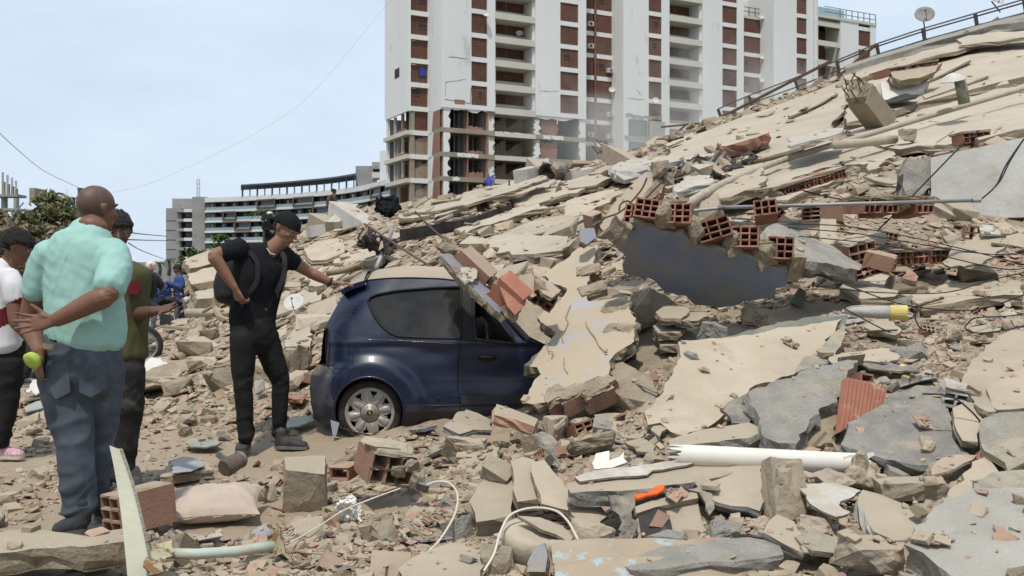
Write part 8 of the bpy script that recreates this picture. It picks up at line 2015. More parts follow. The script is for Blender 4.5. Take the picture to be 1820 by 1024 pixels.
shoe(p4, Vector((J4(-2, 812).x, 7.0, 0)), Vector((J4(46, 812).x, 6.95, 0)), 1.0, 'sneaker_print', 'sneaker_rubber', .10, 'sneaker'); shoe(p4, Vector((J4(-26, 812).x, 7.12, 0)), Vector((J4(18, 812).x, 7.1, 0)), 1.0, 'sneaker_print', 'sneaker_rubber', .10, 'sneaker')
# ---- small figures: simple poses, same build
def small(label, px_feet, py_feet, Y, H, fwd, top, legs_m, skin_m='skin_brown', hairm='hair_black', lean=0.0, arms=((.25, -.1, .95), (.3, .1, .9)), vox=.016, pose=0, helmet=False, faced=False):
	z0 = hz(*W(px_feet, py_feet, Y).xy) if Y is None else W(px_feet, py_feet, Y).z
	o = W(px_feet, py_feet, Y); t = thing('person', label, 'person', o)
	f = Vector(fwd).normalized(); s = f.cross(Vector((0, 0, 1))).normalized(); u = Vector((0, 0, 1)); q = H/1.75
	def B(x, y, z): return o+s*x*q+f*(y+lean*max(0, z-.9))*q+u*z*q
	bd = MB(); P, R, k = head(bd, B(0, .04, 1.62), f+u*(-.35), u, q)
	limb(bd, [(B(0, .02, 1.56), .055*q, .058*q), (B(0, 0, 1.44), .075*q, .075*q)], s, 12)
	for sg, a in ((-1, arms[0]), (1, arms[1])):
		el = B(sg*.26, -.02+a[1], 1.14); wr = B(sg*(.24-a[0]*.6), .10+a[0]*.9, .9+(a[2]-.9)*1.5+a[0]*.5)
		arm(bd, B(sg*.19, 0, 1.40), el, wr, f); hand(bd, wr, (wr-el), f, sg, .17*q, (30, 32, 34, 36), 5, 35, 15)
	part('body', remesh(bd, .009, 3), skin_m, t, smooth=True)
	if faced: face(P, R, k, t)
	if helmet:
		b = MB(); b.ball(P(0, -.005, .02), (.125*k, .145*k, .135*k), 12, R=R); part('helmet', b, 'helmet_white', t, smooth=True); part('visor', MB().ball(P(0, .045, .0), (.11*k, .10*k, .05*k), 10, R=R), 'car_seal', t, smooth=True)
	else: hair(P, R, k, t, hairm, .012, .04, .6, int(px_feet), -.035)
	sh = MB(); limb(sh, [(B(0, 0, 1.47), .07*q, .07*q), (B(0, 0, 1.41), .18*q, .10*q), (B(0, .01, 1.25), .19*q, .12*q), (B(0, .01, 1.0), .17*q, .125*q), (B(0, 0, .86), .18*q, .13*q)], s, 20, 3, 2.3)
	for sg, a in ((-1, arms[0]), (1, arms[1])): limb(sh, [(B(sg*.16, 0, 1.39), .08*q, .08*q), (B(sg*.25, -.02+a[1], 1.16), .068*q, .066*q), (B(sg*(.25-a[0]*.5), .08+a[0]*.8, .97+(a[2]-.9)*1.3+a[0]*.4), .05*q, .05*q)], f, 12)
	part('jacket', remesh(sh, vox, 4, folds((0, 0, 1), .010, 7, .3, int(px_feet))), top, t, smooth=True)
	tr = MB(); limb(tr, [(B(0, 0, .92), .155*q, .115*q), (B(0, 0, .80), .155*q, .12*q)], s, 16)
	st = .10 if pose == 0 else .22
	leg(tr, B(-.09, 0, .82), B(-.11, .03+st*.5, .46), B(-.11, st*.6-.05, .09), s, (.09*q, .076*q, .062*q, .058*q, .054*q)); leg(tr, B(.09, 0, .82), B(.11, .03-st*.2, .46), B(.11, -st, .09), s, (.09*q, .076*q, .062*q, .058*q, .054*q))
	part('trousers', remesh(tr, vox, 4, folds((1, 0, .3), .010, 8, .3, int(py_feet))), legs_m, t, smooth=True)
	for sg, yy in ((-1, st*.6-.05), (1, -st)): shoe(t, B(sg*.11, yy-.08, 0), B(sg*.12, yy+.19, 0), 1.0*q, 'shoe_dark')
	return t, B, q
def pack(label, B, q, m='pack_black', back=-.17):
	b = MB(); limb(b, [(B(0, back, 1.40), .12*q, .07*q), (B(0, back-.03, 1.2), .15*q, .10*q), (B(0, back-.02, .98), .15*q, .10*q)], (B(1, 0, 1)-B(0, 0, 1)), 18, 3, 3)
	t = thing('backpack', label, 'backpack', B(0, back, .95)); part('bag', remesh(b, .016, 3), m, t, smooth=True)
	for sg in (-1, 1): part('strap', MB().tube([B(sg*.11, back+.06, 1.40), B(sg*.12, .02, 1.47), B(sg*.13, .14, 1.35), B(sg*.14, .12, 1.1)], .022*q, 6), m, t)
t, B, q = small('man in blue hooded jacket looking at things in his hands by the tilted slabs', 318, 590, 24.4, 1.66, (-.85, -.5, 0), 'jacket_blue', 'jeans_blue', arms=((.30, 0, 1.05), (.32, 0, 1.02)), faced=True)
b = MB(); b.add(*rock_mesh((.42, .30, .55), 77, 3, .5, .12)); bb_ = single('backpack', b, 'jacket_blue', 'blue bag held low in front of the man in the blue jacket', 'bag'); bb_.location = B(.0, .40, .72)
single('teal_packet', MB().add(*rock_mesh((.14, .10, .10), 78, 2, .6, .1)), 'mint_cloth', 'small teal packet in the hands of the man in the blue jacket', 'packet').location = B(0, .36, 1.12)
t, B, q = small('person with white helmet and black backpack standing by the far motorcycle', 267, 592, 21.5, 1.55, (.15, 1, 0), 'pack_black', 'jeans_blue', helmet=True)
pack('black backpack on the person with the white helmet', B, q)
t, B, q = small('dark clothed person partly hidden behind the man in the mint shirt', 62, 682, 12.0, 1.72, (.9, .3, 0), 'black_cloth', 'dark_trouser', arms=((.3, 0, 1.05), (.05, 0, .9)))
g5 = hit(590, 408); t, B, q = small('person in dark plaid shirt and jeans climbing the crest of the heap', 592, 407, 27.5, .74 and 1.05*.62/.62, (.8, .3, 0), 'plaid_cloth', 'jeans_blue', pose=1, vox=.014) if False else small('person in dark plaid shirt and jeans climbing the crest of the heap', 592, 407, 40.0, 1.62, (.8, .3, 0), 'plaid_cloth', 'jeans_blue', pose=1)
pack('olive backpack on the climber at the crest of the heap', B, q, 'olive_cloth')
t, B, q = small('dark clothed person with white cap standing behind the head of the man in black', 479, 464, 33.0, 1.62, (.5, -.8, 0), 'black_cloth', 'dark_trouser')
part('cap', MB().ball(B(0, .02, 1.70), (.10, .12, .07), 8), 'white_cloth', t, smooth=True)
# ---- motorcycles
def motorcycle(label, c, yaw, tint, s=1.0):
	t = thing('motorcycle', label, 'motorcycle', c, (0, 0, yaw))
	for x in (-.62, .66):
		M = Matrix.Translation((x*s, 0, .29*s)) @ Matrix.Rotation(math.pi/2, 4, 'X')
		w = part('wheel', MB().lathe([(.20*s, .03), (.225*s, .035), (.225*s, -.035), (.20*s, -.03), (.20*s, .03)], 28, M), 'steel_pipe', t)
		part('tyre', MB().lathe([(.225*s, .05*s), (.27*s, .05*s), (.30*s, .0), (.27*s, -.05*s), (.225*s, -.05*s)], 28, M), 'tyre_rubber', w, smooth=True)
		sp = MB()
		for i in range(14): a = i*math.pi/7; sp.bar((x*s, 0, .29*s), (x*s+.21*s*math.cos(a), 0, .29*s+.21*s*math.sin(a)), .008)
		part('spokes', sp, 'steel_pipe', w, kind='stuff'); part('hub', MB().tube([(x*s, -.06, .29*s), (x*s, .06, .29*s)], .05*s, 10), 'steel_dark', w)
	for y in (-.07, .07): part('fork', MB().tube([(.66*s, y, .29*s), (.46*s, y, .92*s)], .022, 8), 'steel_pipe', t)
	part('frame', MB().tube([(.46*s, 0, .85*s), (.1*s, 0, .62*s), (-.3*s, 0, .60*s), (-.62*s, 0, .32*s)], .03, 8), 'steel_dark', t)
	b = MB(); limb(b, [((.38*s, 0, .78*s), .08, .07), ((.15*s, 0, .86*s), .12, .10), ((-.05*s, 0, .78*s), .09, .06)], (0, 1, 0), 14); part('fuel_tank', b, tint, t, smooth=True)
	b = MB(); limb(b, [((-.02*s, 0, .80*s), .09, .04), ((-.3*s, 0, .80*s), .12, .045), ((-.68*s, 0, .84*s), .10, .035)], (0, 1, 0), 14); part('saddle', b, 'pack_black', t, smooth=True)
	part('engine', MB().add(*[x if i else [Vector((.1, 0, .38))*s+v for v in x] for i, x in enumerate(rock_mesh((.34*s, .22, .32*s), 9, 2, .9, .1))]), 'steel_dark', t)
	part('exhaust', MB().tube([(.15*s, -.12, .30*s), (-.2*s, -.14, .24*s), (-.75*s, -.15, .34*s)], [.022, .03, .045], 10), 'steel_pipe', t)
	part('handlebar', MB().tube([(.36*s, -.34, 1.02*s), (.44*s, -.1, .98*s), (.44*s, .1, .98*s), (.36*s, .34, 1.02*s)], .016, 8), 'steel_dark', t)
	part('headlight', MB().ball((.55*s, 0, .86*s), (.07, .085, .085), 8), 'dish_white', t); part('mudguard', MB().tube([(.66*s+.32*s*math.cos(a), 0, .29*s+.32*s*math.sin(a)) for a in np.linspace(.4, 2.6, 9)], .045, 8), tint, t)
	return t
motorcycle('motorcycle with dark rear tyre showing beside the man in the olive shirt', Vector((W(238, 650, 14.3).x-.62, 14.5, 0)), math.radians(200), 'car_seal', 1.0)
motorcycle('far dark motorcycle parked between the helmeted person and the man in blue', Vector((W(282, 600, 21.8).x, 22.0, 0)), math.radians(10), 'car_seal', .95)
motorcycle('dark motorcycle hidden behind the man in the mint shirt', Vector((W(95, 640, 15.5).x, 15.5, 0)), math.radians(170), 'car_seal', 1.0)
# ------------------------------------------------------------------ trees, palms, wires
mat('leaf_olive', (0.15, 0.15, 0.065), (0.10, 0.105, 0.045), scale=1.5, rough=.7, bump=0, rnd=.3, island=True)
mat('leaf_dry', (0.23, 0.19, 0.115), (0.16, 0.135, 0.085), scale=1.5, rough=.8, bump=0, rnd=.3, island=True)
mat('leaf_green', (0.085, 0.135, 0.035), (0.05, 0.09, 0.022), scale=2, rough=.6, bump=0, rnd=.3, island=True)
mat('bark', (0.15, 0.125, 0.10), (0.09, 0.075, 0.06), scale=5, bump=.4, rnd=.1)
def leaves_mesh(name, centres, nper, spread, size, m, seed, flat=.6):
	rg = np.random.default_rng(seed); C = np.repeat(np.array(centres), nper, 0); n = len(C)
	P = C+rg.normal(0, 1, (n, 3))*np.array([spread, spread, spread*flat])
	a = rg.normal(0, 1, (n, 3)); a /= np.linalg.norm(a, axis=1)[:, None]; b = np.cross(a, rg.normal(0, 1, (n, 3))); b /= np.linalg.norm(b, axis=1)[:, None]
	s = size*rg.uniform(.6, 1.4, (n, 1))
	V = np.stack([P-a*s, P+b*s*.45, P+a*s, P-b*s*.45], 1).reshape(-1, 3)
	return V, n, m
def quads_obj(name, V, n, m, parent, kind=None):
	me = bpy.data.meshes.new(name); off = np.array(ORIG[root_of(parent).name])
	me.vertices.add(4*n); me.vertices.foreach_set('co', (V-off).ravel()); me.loops.add(4*n); me.loops.foreach_set('vertex_index', np.arange(4*n, dtype=np.int32))
	me.polygons.add(n); me.polygons.foreach_set('loop_start', np.arange(0, 4*n, 4, dtype=np.int32)); me.polygons.foreach_set('loop_total', np.full(n, 4, np.int32)); me.materials.append(MT[m]); me.update()
	return link(name, me, parent)
def tree(label, px, py_top, py_base, Y, wpx, m, seed, n=70, nper=60, name='tree'):
	rg = random.Random(seed); base_ = W(px, py_base, Y); base_.z = min(base_.z, .3); top = W(px, py_top, Y); H = top.z-base_.z; r = wpx/2*Y/F
	t = thing(name, label, 'tree', base_); fork = base_+Vector((rg.uniform(-.2, .2), 0, H*.35))
	tips = []; lb = MB()
	for i in range(9):
		a = rg.uniform(0, 6.28); e = Vector((px and base_.x+r*.8*math.cos(a)*rg.uniform(.3, 1), Y+r*.8*math.sin(a)*rg.uniform(.3, 1), base_.z+H*rg.uniform(.55, .95)))
		m1 = fork.lerp(e, .5)+Vector((rg.uniform(-.3, .3), rg.uniform(-.3, .3), .3)); lb.tube([fork, m1, e], [.09*H/5, .05*H/5, .02*H/5], 6)
		for k in range(6): q = m1.lerp(e, rg.random())+Vector((rg.gauss(0, r*.2), rg.gauss(0, r*.2), rg.gauss(0, H*.08))); lb.tube([m1.lerp(e, .5), q], [.025*H/5, .008*H/5], 4); tips.append(q)
	part('trunk', MB().tube([base_, base_.lerp(fork, .5)+Vector((.1, 0, 0)), fork], [.17*H/5, .13*H/5, .11*H/5], 8), 'bark', t, smooth=True); part('limb', lb, 'bark', t, smooth=True)
	C = []
	for i in range(n):
		while True:
			v = Vector((rg.uniform(-1, 1), rg.uniform(-1, 1), rg.uniform(-1, 1)))
			if .35 < v.length < 1: break
		q = Vector((base_.x+v.x*r, Y+v.y*r, base_.z+H*(.60+.40*v.z*(1-.25*abs(v.x)))))
		C.append(q if rg.random() < .55 else rg.choice(tips)+Vector((rg.gauss(0, r*.14), 0, rg.gauss(0, r*.1))))
	V, k, _ = leaves_mesh('crown', [tuple(c) for c in C], nper, r*.13, .10+.0016*Y, m, seed)
	quads_obj('crown', V, k, m, t)
for i, (lb, px, top, Y, w, m) in enumerate((
  ('broad olive green tree left of the pole behind the mint shirt man', 85, 338, 62, 95, 'leaf_olive'), ('dry brownish tree at the left edge of the picture', 12, 362, 55, 90, 'leaf_dry'), ('low olive bushy tree between the dry tree and the pole', 48, 378, 50, 80, 'leaf_olive'),
  ('dry thin leaved tree behind the head of the mint shirt man', 120, 352, 66, 70, 'leaf_dry'), ('grey brown tree low behind the man in white', 25, 400, 46, 90, 'leaf_dry'), ('brownish bush behind the shoulder of the man in mint', 100, 392, 48, 90, 'leaf_dry'))):
	tree(lb, px, top, 520, Y, w, m, 20+i, 60, 75)
tree('bright green bushy tree between the concrete tower and the man in black', 400, 418, 470, 95, 62, 'leaf_green', 31, 40, 50)
tree('small green bush on the low wall right of the palms', 340, 440, 475, 100, 44, 'leaf_green', 32, 25, 40, 'bush')
def palm(label, px, py_top, py_base, Y, wpx, seed, m='leaf_green', nf=13):
	rg = random.Random(seed); base_ = W(px, py_base, Y); top = W(px, py_top, Y); r = wpx/2*Y/F
	t = thing('palm_tree', label, 'palm tree', base_); part('trunk', MB().tube([base_, base_.lerp(top, .5)+Vector((.1, 0, 0)), top], [.02*Y/10, .017*Y/10, .014*Y/10], 8), 'bark', t, smooth=True)
	for i in range(nf):
		a = i*2*math.pi/nf+rg.uniform(-.2, .2); up = rg.uniform(.1, .9); L = r*rg.uniform(.85, 1.1); b = MB(); d = Vector((math.cos(a), math.sin(a), 0)); s = Vector((-d.y, d.x, 0)); prev = top
		for k in range(1, 9):
			f = k/8; p = top+d*L*f*(1-.15*f)+Vector((0, 0, L*(up*f*.9-f*f*(.65+.3*up))))
			b.bar(prev, p, .02*L, .02*L); w = L*.30*math.sin(math.pi*min(.97, f*.9+.08))
			for g in (-1, 1):
				for j in (0, .5):
					q = prev.lerp(p, j); e = q+s*g*w+d*w*.5-Vector((0, 0, w*.35)); b.add([q-d*.025*L, q+d*.025*L, e], [(0, 1, 2)])
			prev = p
		part('frond', b, m, t)
palm('tall palm standing above the trees on the left', 100, 344, 420, 75, 46, 41, 'leaf_olive'); palm('small palm crown right of the tall palm', 131, 352, 430, 80, 30, 42, 'leaf_olive'); palm('palm between the shaved head and the curly head', 212, 384, 470, 60, 26, 43, 'leaf_olive')
palm('left small palm above the low grey wall', 283, 467, 490, 80, 34, 44); palm('right small palm above the low grey wall', 300, 464, 490, 84, 30, 45); palm('palm standing behind the cap of the man in black', 468, 376, 470, 90, 60, 46, 'leaf_green', 16); palm('small palm below the concrete tower by the tilted slabs', 322, 466, 488, 82, 26, 47)
ut = thing('utility_pole', 'wooden utility pole with a cross arm behind the shaved head', 'pole', W(141, 500, 58)); part('pole', MB().tube([W(141, 520, 58), W(141, 334, 58)], [.14, .10], 8), 'bark', ut); part('cross_arm', MB().bar(W(138, 336, 58), W(147, 336, 58), .12), 'bark', ut)
ut2 = thing('street_lamp', 'thin street lamp with bent arm among the trees on the left', 'street lamp', W(18, 500, 48)); part('post', MB().tube([W(18, 510, 48), W(18, 388, 48)], .06, 6), 'steel_dark', ut2); part('arm', MB().tube([W(18, 390, 48), W(28, 376, 48), W(42, 360, 48)], .035, 6), 'steel_pipe', ut2)
for lb, q, Y, r in (('power line dropping from the left edge to the utility pole', [(-20, 218), (30, 265), (80, 305), (141, 334)], (30, 58), .012), ('faint wire rising to the right from the utility pole', [(141, 352), (260, 328), (380, 275), (480, 222), (560, 160), (690, 5)], (60, 70), .004),
   ('upper wire between the curly head and the concrete tower', [(228, 413), (260, 417), (296, 420)], (60, 120), .04), ('middle wire between the curly head and the concrete tower', [(228, 426), (260, 427), (296, 428)], (60, 120), .04), ('sagging wire right of the curly head', [(228, 432), (255, 447), (290, 460)], (60, 120), .035)):
	n = len(q)-1; stick('power_line', lb, 'wire', spl([W(x, y, Y[0]+(Y[1]-Y[0])*i/n) for i, (x, y) in enumerate(q)]), r, 'cable', 5)
# ------------------------------------------------------------------ loose debris
mat('crumb_tan', (0.44, 0.355, 0.25), (0.33, 0.265, 0.19), scale=12, bump=0, dust=.5, rnd=.26, island=True)
mat('crumb_clay', (0.38, 0.24, 0.175), (0.30, 0.17, 0.12), scale=9, bump=0, dust=.45, dust_lo=.5, rnd=.25, island=True)
mat('crumb_grey', (0.33, 0.31, 0.27), (0.24, 0.23, 0.205), scale=12, bump=0, dust=.3, rnd=.3, island=True)
from mathutils.bvhtree import BVHTree
NO = {'person', 'car', 'bag', 'motorcycle', 'pipe', 'mask', 'pillow', 'chair', 'metal strip', 'metal bracket', 'vent', 'pot', 'cloth', 'wood', 'appliance', 'container'}
AWAY = {'building', 'tree', 'palm tree', 'cable', 'wire', 'pole', 'rod', 'watch', 'backpack', 'satellite dish', 'bush', 'street lamp', 'mast', 'steel bar', 'packet', 'sheet'}
SMOOTH = {'roof slab', 'wall slab', 'roof', 'wall', 'membrane', 'column', 'roof box', 'brick', 'rubble', 'beam'}
BOX, TREE, OWNER = [], None, []
def survey():
	global TREE, OWNER, BOX
	bpy.context.view_layer.update(); V, P, OWNER, bx = [], [], [], {}; n = 0
	for o in SC.objects:
		if o.type != 'MESH' or o.name.startswith(('terrain', 'rubble', 'brick_crumbs', 'grit')): continue
		r = root_of(o); c = r.get('category', '')
		if c in AWAY: continue
		M = np.array(o.matrix_world); k = len(o.data.vertices); co = np.zeros(k*3); o.data.vertices.foreach_get('co', co); co = co.reshape(-1, 3) @ M[:3, :3].T+M[:3, 3]
		if c in NO: bx.setdefault(r.name, []).append((co.min(0), co.max(0))); continue
		V.append(co); P.extend([[i+n for i in p.vertices] for p in o.data.polygons]); OWNER.extend([c]*len(o.data.polygons)); n += k
	BOX = [q for q in [(np.min([a for a, _ in L], 0)-np.array((0, .13, 0)), np.max([b for _, b in L], 0), SC.objects[k].get('category') in ('person', 'car', 'motorcycle', 'pillow')) for k, L in bx.items()] if (q[1]-q[0])[0]*(q[1]-q[0])[1] < 6]
	TREE = BVHTree.FromPolygons(np.concatenate(V).tolist(), P)
FINE = False
def drop(x, y):
	for a, b, big in BOX:
		if (big or not FINE) and a[0] < x < b[0] and a[1] < y < b[1]: return None
	p, n, i, d = TREE.ray_cast(Vector((x, y, 40)), Vector((0, 0, -1)))
	if p is None: return None
	return p, (n if n.z > 0 else -n), OWNER[i]
survey()
rng = np.random.default_rng(4)
def rubbleness(x, y, z):
	b = min(1, max(0, (z-.01)/.10))
	if b < 1:
		q = .5+.5*mnoise.noise(Vector((x*.9, y*.5, 2)))+.25*mnoise.noise(Vector((x*2.7, y*1.4, 5)))
		patch = max(0, min(1, (q-.30)*2.2))
		near = max(0, min(1, (x+2.6)/.8)) if y < 5.1 else max(0, min(1, (x+1.45)/1.0)) if y < 8 else max(0, min(1, (x+2.6+.08*y)/2.5))
		b = max(b, .07+.34*patch if y < 30 else .35, near*.95)
	return b
POOL = {}
def spot(r0, r1, pw, tries=30, smooth_keep=.12, slope=.3):
	key = (r0, r1, pw)
	for _ in range(tries):
		if not POOL.get(key):
			u = rng.random(6000); r = (r0**pw+(r1**pw-r0**pw)*u)**(1/pw); th = np.radians(rng.uniform(-33, 40, 6000)); x, y = r*np.sin(th), r*np.cos(th)
			POOL[key] = list(zip(x.tolist(), y.tolist(), hsm(x, y).tolist(), r.tolist(), rng.random(6000).tolist(), rng.random(6000).tolist()))
		x, y, z, r, k1, k2 = POOL[key].pop()
		if k1 > rubbleness(x, y, z): continue
		h = drop(x, y)
		if h is None or (h[2] in SMOOTH and k2 > smooth_keep) or h[1].z < slope: continue
		return h[0], h[1], r
	return None
# shapes shared by the small pieces
def shard_proto(seed, n=6, ridged=False):
	rg = random.Random(seed); P = []
	k = rg.choice((4, 5, 5, 6)); a0 = rg.random()*6
	for i in range(k): a = a0+2*math.pi*i/k+rg.uniform(-.3, .3); q = rg.uniform(.32, .58); P.append((q*math.cos(a)*1.25, q*math.sin(a)*.85))
	t = rg.uniform(.05, .09); vs = [Vector((x, y, t*.5+rg.uniform(-.01, .02))) for x, y in P]+[Vector((x*rg.uniform(.9, 1.06), y*rg.uniform(.9, 1.06), -t*.5)) for x, y in P]
	return vs, [tuple(range(k)), tuple(range(2*k-1, k-1, -1))]+[(i, k+i, k+(i+1) % k, (i+1) % k) for i in range(k)]
def ridged_proto(seed):
	rg = random.Random(seed); b = MB(); n = 5; w = rg.uniform(.7, 1); l = rg.uniform(.4, .6); vs = []
	for i in range(2*n+1):
		x = -w/2+w*i/(2*n); z = .02*(i % 2); j0, j1 = rg.uniform(-.06, .06), rg.uniform(-.06, .06)
		vs += [Vector((x, -l/2+j0, z+.03)), Vector((x, l/2+j1, z+.03)), Vector((x, l/2+j1, -.03)), Vector((x, -l/2+j0, -.03))]
	fs = [(4*i+j, 4*i+4+j, 4*i+4+(j+1) % 4, 4*i+(j+1) % 4)[::-1] for i in range(2*n) for j in range(4)]+[(0, 1, 2, 3), (8*n+3, 8*n+2, 8*n+1, 8*n)]
	return vs, fs
LUMP = [rock_mesh((1, rng.uniform(.55, .95), rng.uniform(.3, .7)), 500+i, 0, .95, .1, 10) for i in range(14)]
SHARD = [shard_proto(600+i) for i in range(14)]+[ridged_proto(640+i) for i in range(4)]
PLATE = [shard_proto(660+i) for i in range(8)]
LUMP1 = [rock_mesh((1, rng.uniform(.6, .95), rng.uniform(.45, .85)), 700+i, 1, .65, .10, 16) for i in range(16)]
def tilt_rot(n, amt, rg):
	q = Vector((n.x+rg.normal(0, amt), n.y+rg.normal(0, amt), max(.15, n.z))).normalized()
	z = q; x = Vector((math.cos(a := rg.uniform(0, 6.28)), math.sin(a), 0)); x = (x-z*x.dot(z)).normalized(); y = z.cross(x)
	return Matrix((x, y, z)).transposed()
def heap(name, protos, n, r0, r1, pw, smin, smax, alpha, m, label, tilt=.35, keep=.10, sink=.3, cat='debris'):
	VV, LL, LT = [], [], []; base_ = 0
	PR = [(np.array([tuple(v) for v in p[0]]), p[1]) for p in protos]
	for _ in range(n):
		h = spot(r0, r1, pw, 6, keep)
		if h is None: continue
		p, nn, r = h
		u = rng.random(); s = (smin**-alpha+(smax**-alpha-smin**-alpha)*u)**(-1/alpha)
		if r > 9: s *= (r/9)**.7
		R = np.array(tilt_rot(nn, tilt, rng)); V, Fc = PR[rng.integers(len(PR))]
		sc = s*np.array([rng.uniform(.8, 1.2), rng.uniform(.8, 1.2), rng.uniform(.8, 1.2)])
		VV.append((V*sc) @ R.T+np.array(p)+np.array(nn)*s*(.5-sink)*.5)
		for f in Fc: LL.extend([i+base_ for i in f]); LT.append(len(f))
		base_ += len(V)
	V = np.concatenate(VV); me = bpy.data.meshes.new(name); LT = np.array(LT, np.int32)
	me.vertices.add(len(V)); me.vertices.foreach_set('co', V.ravel()); me.loops.add(len(LL)); me.loops.foreach_set('vertex_index', np.array(LL, np.int32))
	me.polygons.add(len(LT)); me.polygons.foreach_set('loop_start', np.concatenate([[0], np.cumsum(LT)[:-1]]).astype(np.int32)); me.polygons.foreach_set('loop_total', LT); me.polygons.foreach_set('use_smooth', np.zeros(len(LT), bool)); me.materials.append(MT[m]); me.update()
	o = link(name, me); tag(o, label, cat, None, 'stuff'); return o
# ---- pieces one can count: each an object of its own
MARK = [('the white pipe', 1370, 815), ('the hubcap', 655, 730), ('the car door', 880, 760), ('the leaning tan wall', 1030, 620), ('the pillow', 385, 866), ('the square mortar block', 543, 862), ('the large hollow block', 685, 825), ('the round vessel', 945, 950), ('the long thin slab', 1165, 860), ('the ridged red brick', 1535, 720), ('the grey green slab', 1600, 790),
		('the upright block', 1393, 872), ('the white sheet', 1470, 900), ('the chipped white slab', 1580, 930), ('the pale corner slab', 1740, 950), ('the corrugated sheet', 1150, 990), ('the steel strip', 225, 900), ('the green pipe', 400, 980), ('the plastic bag', 620, 908), ('the wooden stump', 415, 820), ('the black shoes', 475, 790), ('the grey boots', 130, 930),
		('the white sheet heap', 280, 662), ('the overhanging blue wall', 1250, 480), ('the conduit pipe', 1500, 362), ('the parapet', 1740, 330), ('the leaning column', 1120, 360), ('the curled membrane flap', 1735, 450), ('the striped container', 1556, 555), ('the yellow card', 1604, 665), ('the vent pipe', 1708, 160), ('the beam stub', 1550, 195), ('the roof box', 1605, 150), ('the drain tube', 1535, 254), ('the wrecked cooker', 1248, 295),
		('the standing dish', 989, 350), ('the black shade strip', 830, 400), ('the fallen frame', 620, 395), ('the black debris heap', 676, 462), ('the car roof', 700, 480), ('the tilted slabs', 410, 470), ('the broken chair', 395, 550), ('the far motorcycle', 285, 585), ('the small slab stack', 1200, 585), ('the smooth tan slab', 1300, 680), ('the grey concrete slab piece', 1420, 720), ('the moulded block', 1190, 930), ('the bent plaster sheet', 1000, 880),
		('the cracked slab block', 872, 900), ('the car bumper', 550, 700), ('the lone tan rock', 328, 747), ('the printed sneakers', 20, 800), ('the grey rounded block', 1608, 512), ('the dormer piece', 860, 358), ('the wide dusty slab', 1780, 660), ('the rusty bracket', 290, 990), ('the blue cloth', 390, 618), ('the green net scrap', 360, 788), ('the red clay block', 1046, 755), ('the blue brick piece', 860, 500)]
ORD = ['nearest', 'second nearest', 'third nearest', 'fourth nearest', 'fifth nearest', 'sixth nearest', 'seventh nearest', 'eighth nearest', 'ninth nearest', 'tenth nearest', 'eleventh nearest', 'twelfth nearest']
def pieces(name, cat, noun, protos, mats, n, r0, r1, pw, smin, smax, alpha, group, tilt, keep=.12, sink=.3, minpx=9, shade=None):
	meshes = {}
	for i, (V, Fc) in enumerate(protos):
		for m in mats:
			b = MB(); b.add(V, Fc); meshes[(i, m)] = b.mesh(name, m)
	recs = []; tries = 0
	while len(recs) < n and tries < n*12:
		tries += 1
		h = spot(r0, r1, pw, 8, keep)
		if h is None: continue
		p, nn, r = h; u = rng.random(); s = (smin**-alpha+(smax**-alpha-smin**-alpha)*u)**(-1/alpha)
		if r > 9: s *= (r/9)**.45
		px, py = CXP+p.x/p.y*F, HYP-(p.z-EYE)/p.y*F; w = s*F/r
		if w < minpx or not (0 <= px <= 1820 and 0 <= py <= 1024): continue
		m = mats[rng.integers(len(mats))]
		o = bpy.data.objects.new(name, meshes[(int(rng.integers(len(protos))), m)]); COL.objects.link(o)
		R = tilt_rot(nn, tilt, rng); o.matrix_world = Matrix.Translation(p+nn*s*(.5-sink)*.5) @ R.to_4x4() @ Matrix.Diagonal((s*rng.uniform(.8, 1.25), s*rng.uniform(.8, 1.2), s*rng.uniform(.75, 1.2), 1))
		k = min(range(len(MARK)), key=lambda i: math.hypot(MARK[i][1]-px, (MARK[i][2]-py)*1.4)); dx, dy = px-MARK[k][1], py-MARK[k][2]
		rel = ('left of', 'right of')[dx > 0] if abs(dx) > abs(dy)*1.2 else ('behind', 'in front of')[dy > 0]
		recs.append((o, 'small' if w < 16 else 'mid sized' if w < 30 else 'large', (shade or {}).get(m, ''), rel, k, math.hypot(dx, dy)))
	by = {}
	for q in recs: by.setdefault(q[1:5], []).append(q)
	for key, L in by.items():
		L.sort(key=lambda q: q[5])
		for i, q in enumerate(L):
			od = ORD[min(i, len(ORD)-1)]; lb = f"{od+' ' if len(L) > 1 else ''}{key[0]} {key[2-1]} {noun} {key[2]} {MARK[key[3]][0]}".replace('  ', ' ')
			tag(q[0], lb, cat, group, 'thing')
	return recs
sh_c = {'concrete': 'tan', 'concrete_grey': 'grey', 'broken_edge': 'brown', 'plaster_tan': 'pale tan', 'clay': 'red', 'clay_dusty': 'dusty pink', 'membrane_green': 'grey green', 'whitewash': 'whitish', 'plastic_grey': 'blue grey', 'wood': 'pale', 'dark_wood': 'dark'}
pieces('concrete_chunk', 'rubble', 'concrete chunk', LUMP1, ['concrete', 'concrete', 'concrete', 'broken_edge', 'concrete_grey'], 300, 3.6, 9.5, .35, .06, .20, 1.5, 'loose concrete chunks in the near rubble', .35, .05, .28, 11, sh_c)
pieces('brick_shard', 'brick shard', 'brick shard', SHARD, ['clay_dusty', 'clay_dusty', 'clay'], 300, 3.6, 11, .30, .055, .20, 1.4, 'loose red brick shards', .26, .04, .25, 10, sh_c)
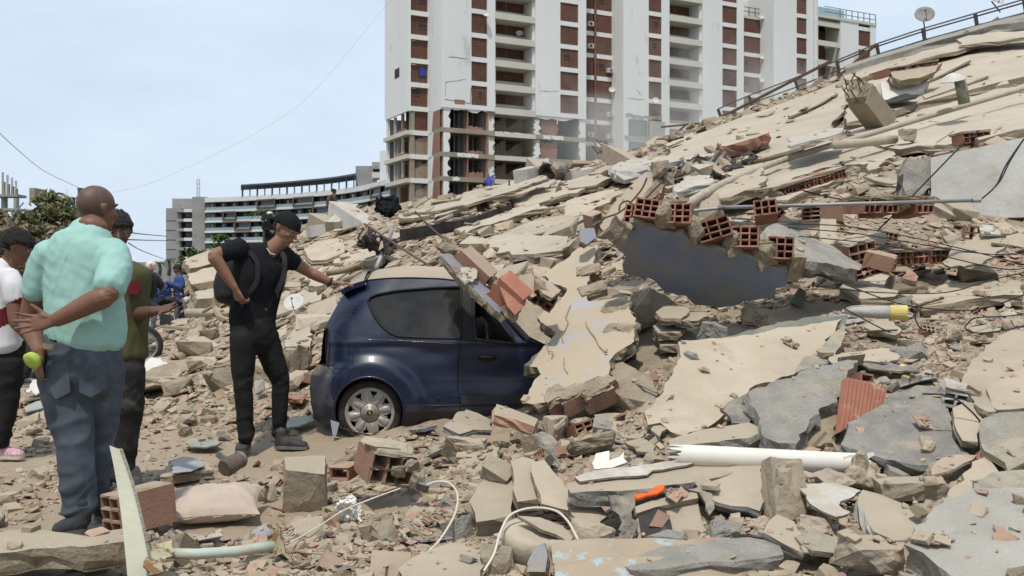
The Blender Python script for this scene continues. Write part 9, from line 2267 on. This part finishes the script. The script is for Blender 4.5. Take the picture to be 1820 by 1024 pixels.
pieces('plaster_plate', 'plaster plate', 'flat plaster plate', PLATE, ['plaster_tan', 'plaster_tan', 'concrete', 'membrane_green', 'whitewash', 'plastic_grey'], 230, 3.6, 14, .35, .08, .34, 1.2, 'loose flat plates of plaster and concrete', .28, .08, .3, 12, sh_c)
pieces('slab_fragment', 'rubble', 'broken slab fragment', PLATE+LUMP1[:3], ['plaster_tan', 'concrete', 'concrete', 'broken_edge', 'roof_membrane'], 290, 9.5, 34, .3, .16, .60, 1.3, 'slab fragments on the slope', .30, .05, .3, 12, dict(sh_c, roof_membrane='beige'))
def splinter_proto(seed):
	rg = random.Random(seed); b = MB(); b.bar((-.5, 0, 0), (.5, rg.uniform(-.05, .05), rg.uniform(-.03, .03)), .05, .03); return [Vector(v) for v in b.v], b.f
pieces('wood_splinter', 'wood splinter', 'wooden splinter', [splinter_proto(i) for i in range(5)], ['wood', 'wood', 'dark_wood'], 90, 3.8, 26, .4, .14, .55, 1.2, 'wooden splinters in the rubble', .25, .2, .1, 14, sh_c)
BR = []
for i in range(4):
	V, Fc = hollow_cells(1, .62, 1.1, 3, 2, .07, random.Random(i), .12); BR.append(([v-Vector((0, .55, 0)) for v in V], Fc))
pieces('hollow_brick', 'brick', 'broken hollow brick', BR, ['clay_dusty'], 70, 4.0, 26, .4, .08, .16, .9, 'hollow bricks lying in the rubble', .6, .04, .3, 16, sh_c)
survey(); FINE = True
heap('rubble', LUMP+PLATE[:4], 30000, 2.4, 10.5, .45, .014, .095, 1.5, 'crumb_tan', 'tan crumbs and stones carpeting the near rubble', keep=.035)
heap('brick_crumbs', SHARD[:14], 18000, 2.4, 13, .45, .020, .105, 1.4, 'crumb_clay', 'pinkish brick crumbs spread over ground and rubble', tilt=.26, keep=.02)['kind'] = 'stuff'
heap('grit', LUMP, 6000, 2.4, 10, .5, .008, .045, 1.6, 'crumb_grey', 'grey grit and pebbles between the larger pieces', keep=.03)
heap('rubble', LUMP[:6]+PLATE+PLATE, 19000, 9, 46, .22, .03, .22, 1.5, 'crumb_tan', 'broken stones covering the far slope of the heap', tilt=.25, keep=.03)
heap('brick_crumbs', SHARD[:14], 4000, 9, 42, .25, .035, .15, 1.5, 'crumb_clay', 'red brick bits strewn over the far slope', tilt=.3, keep=.03)
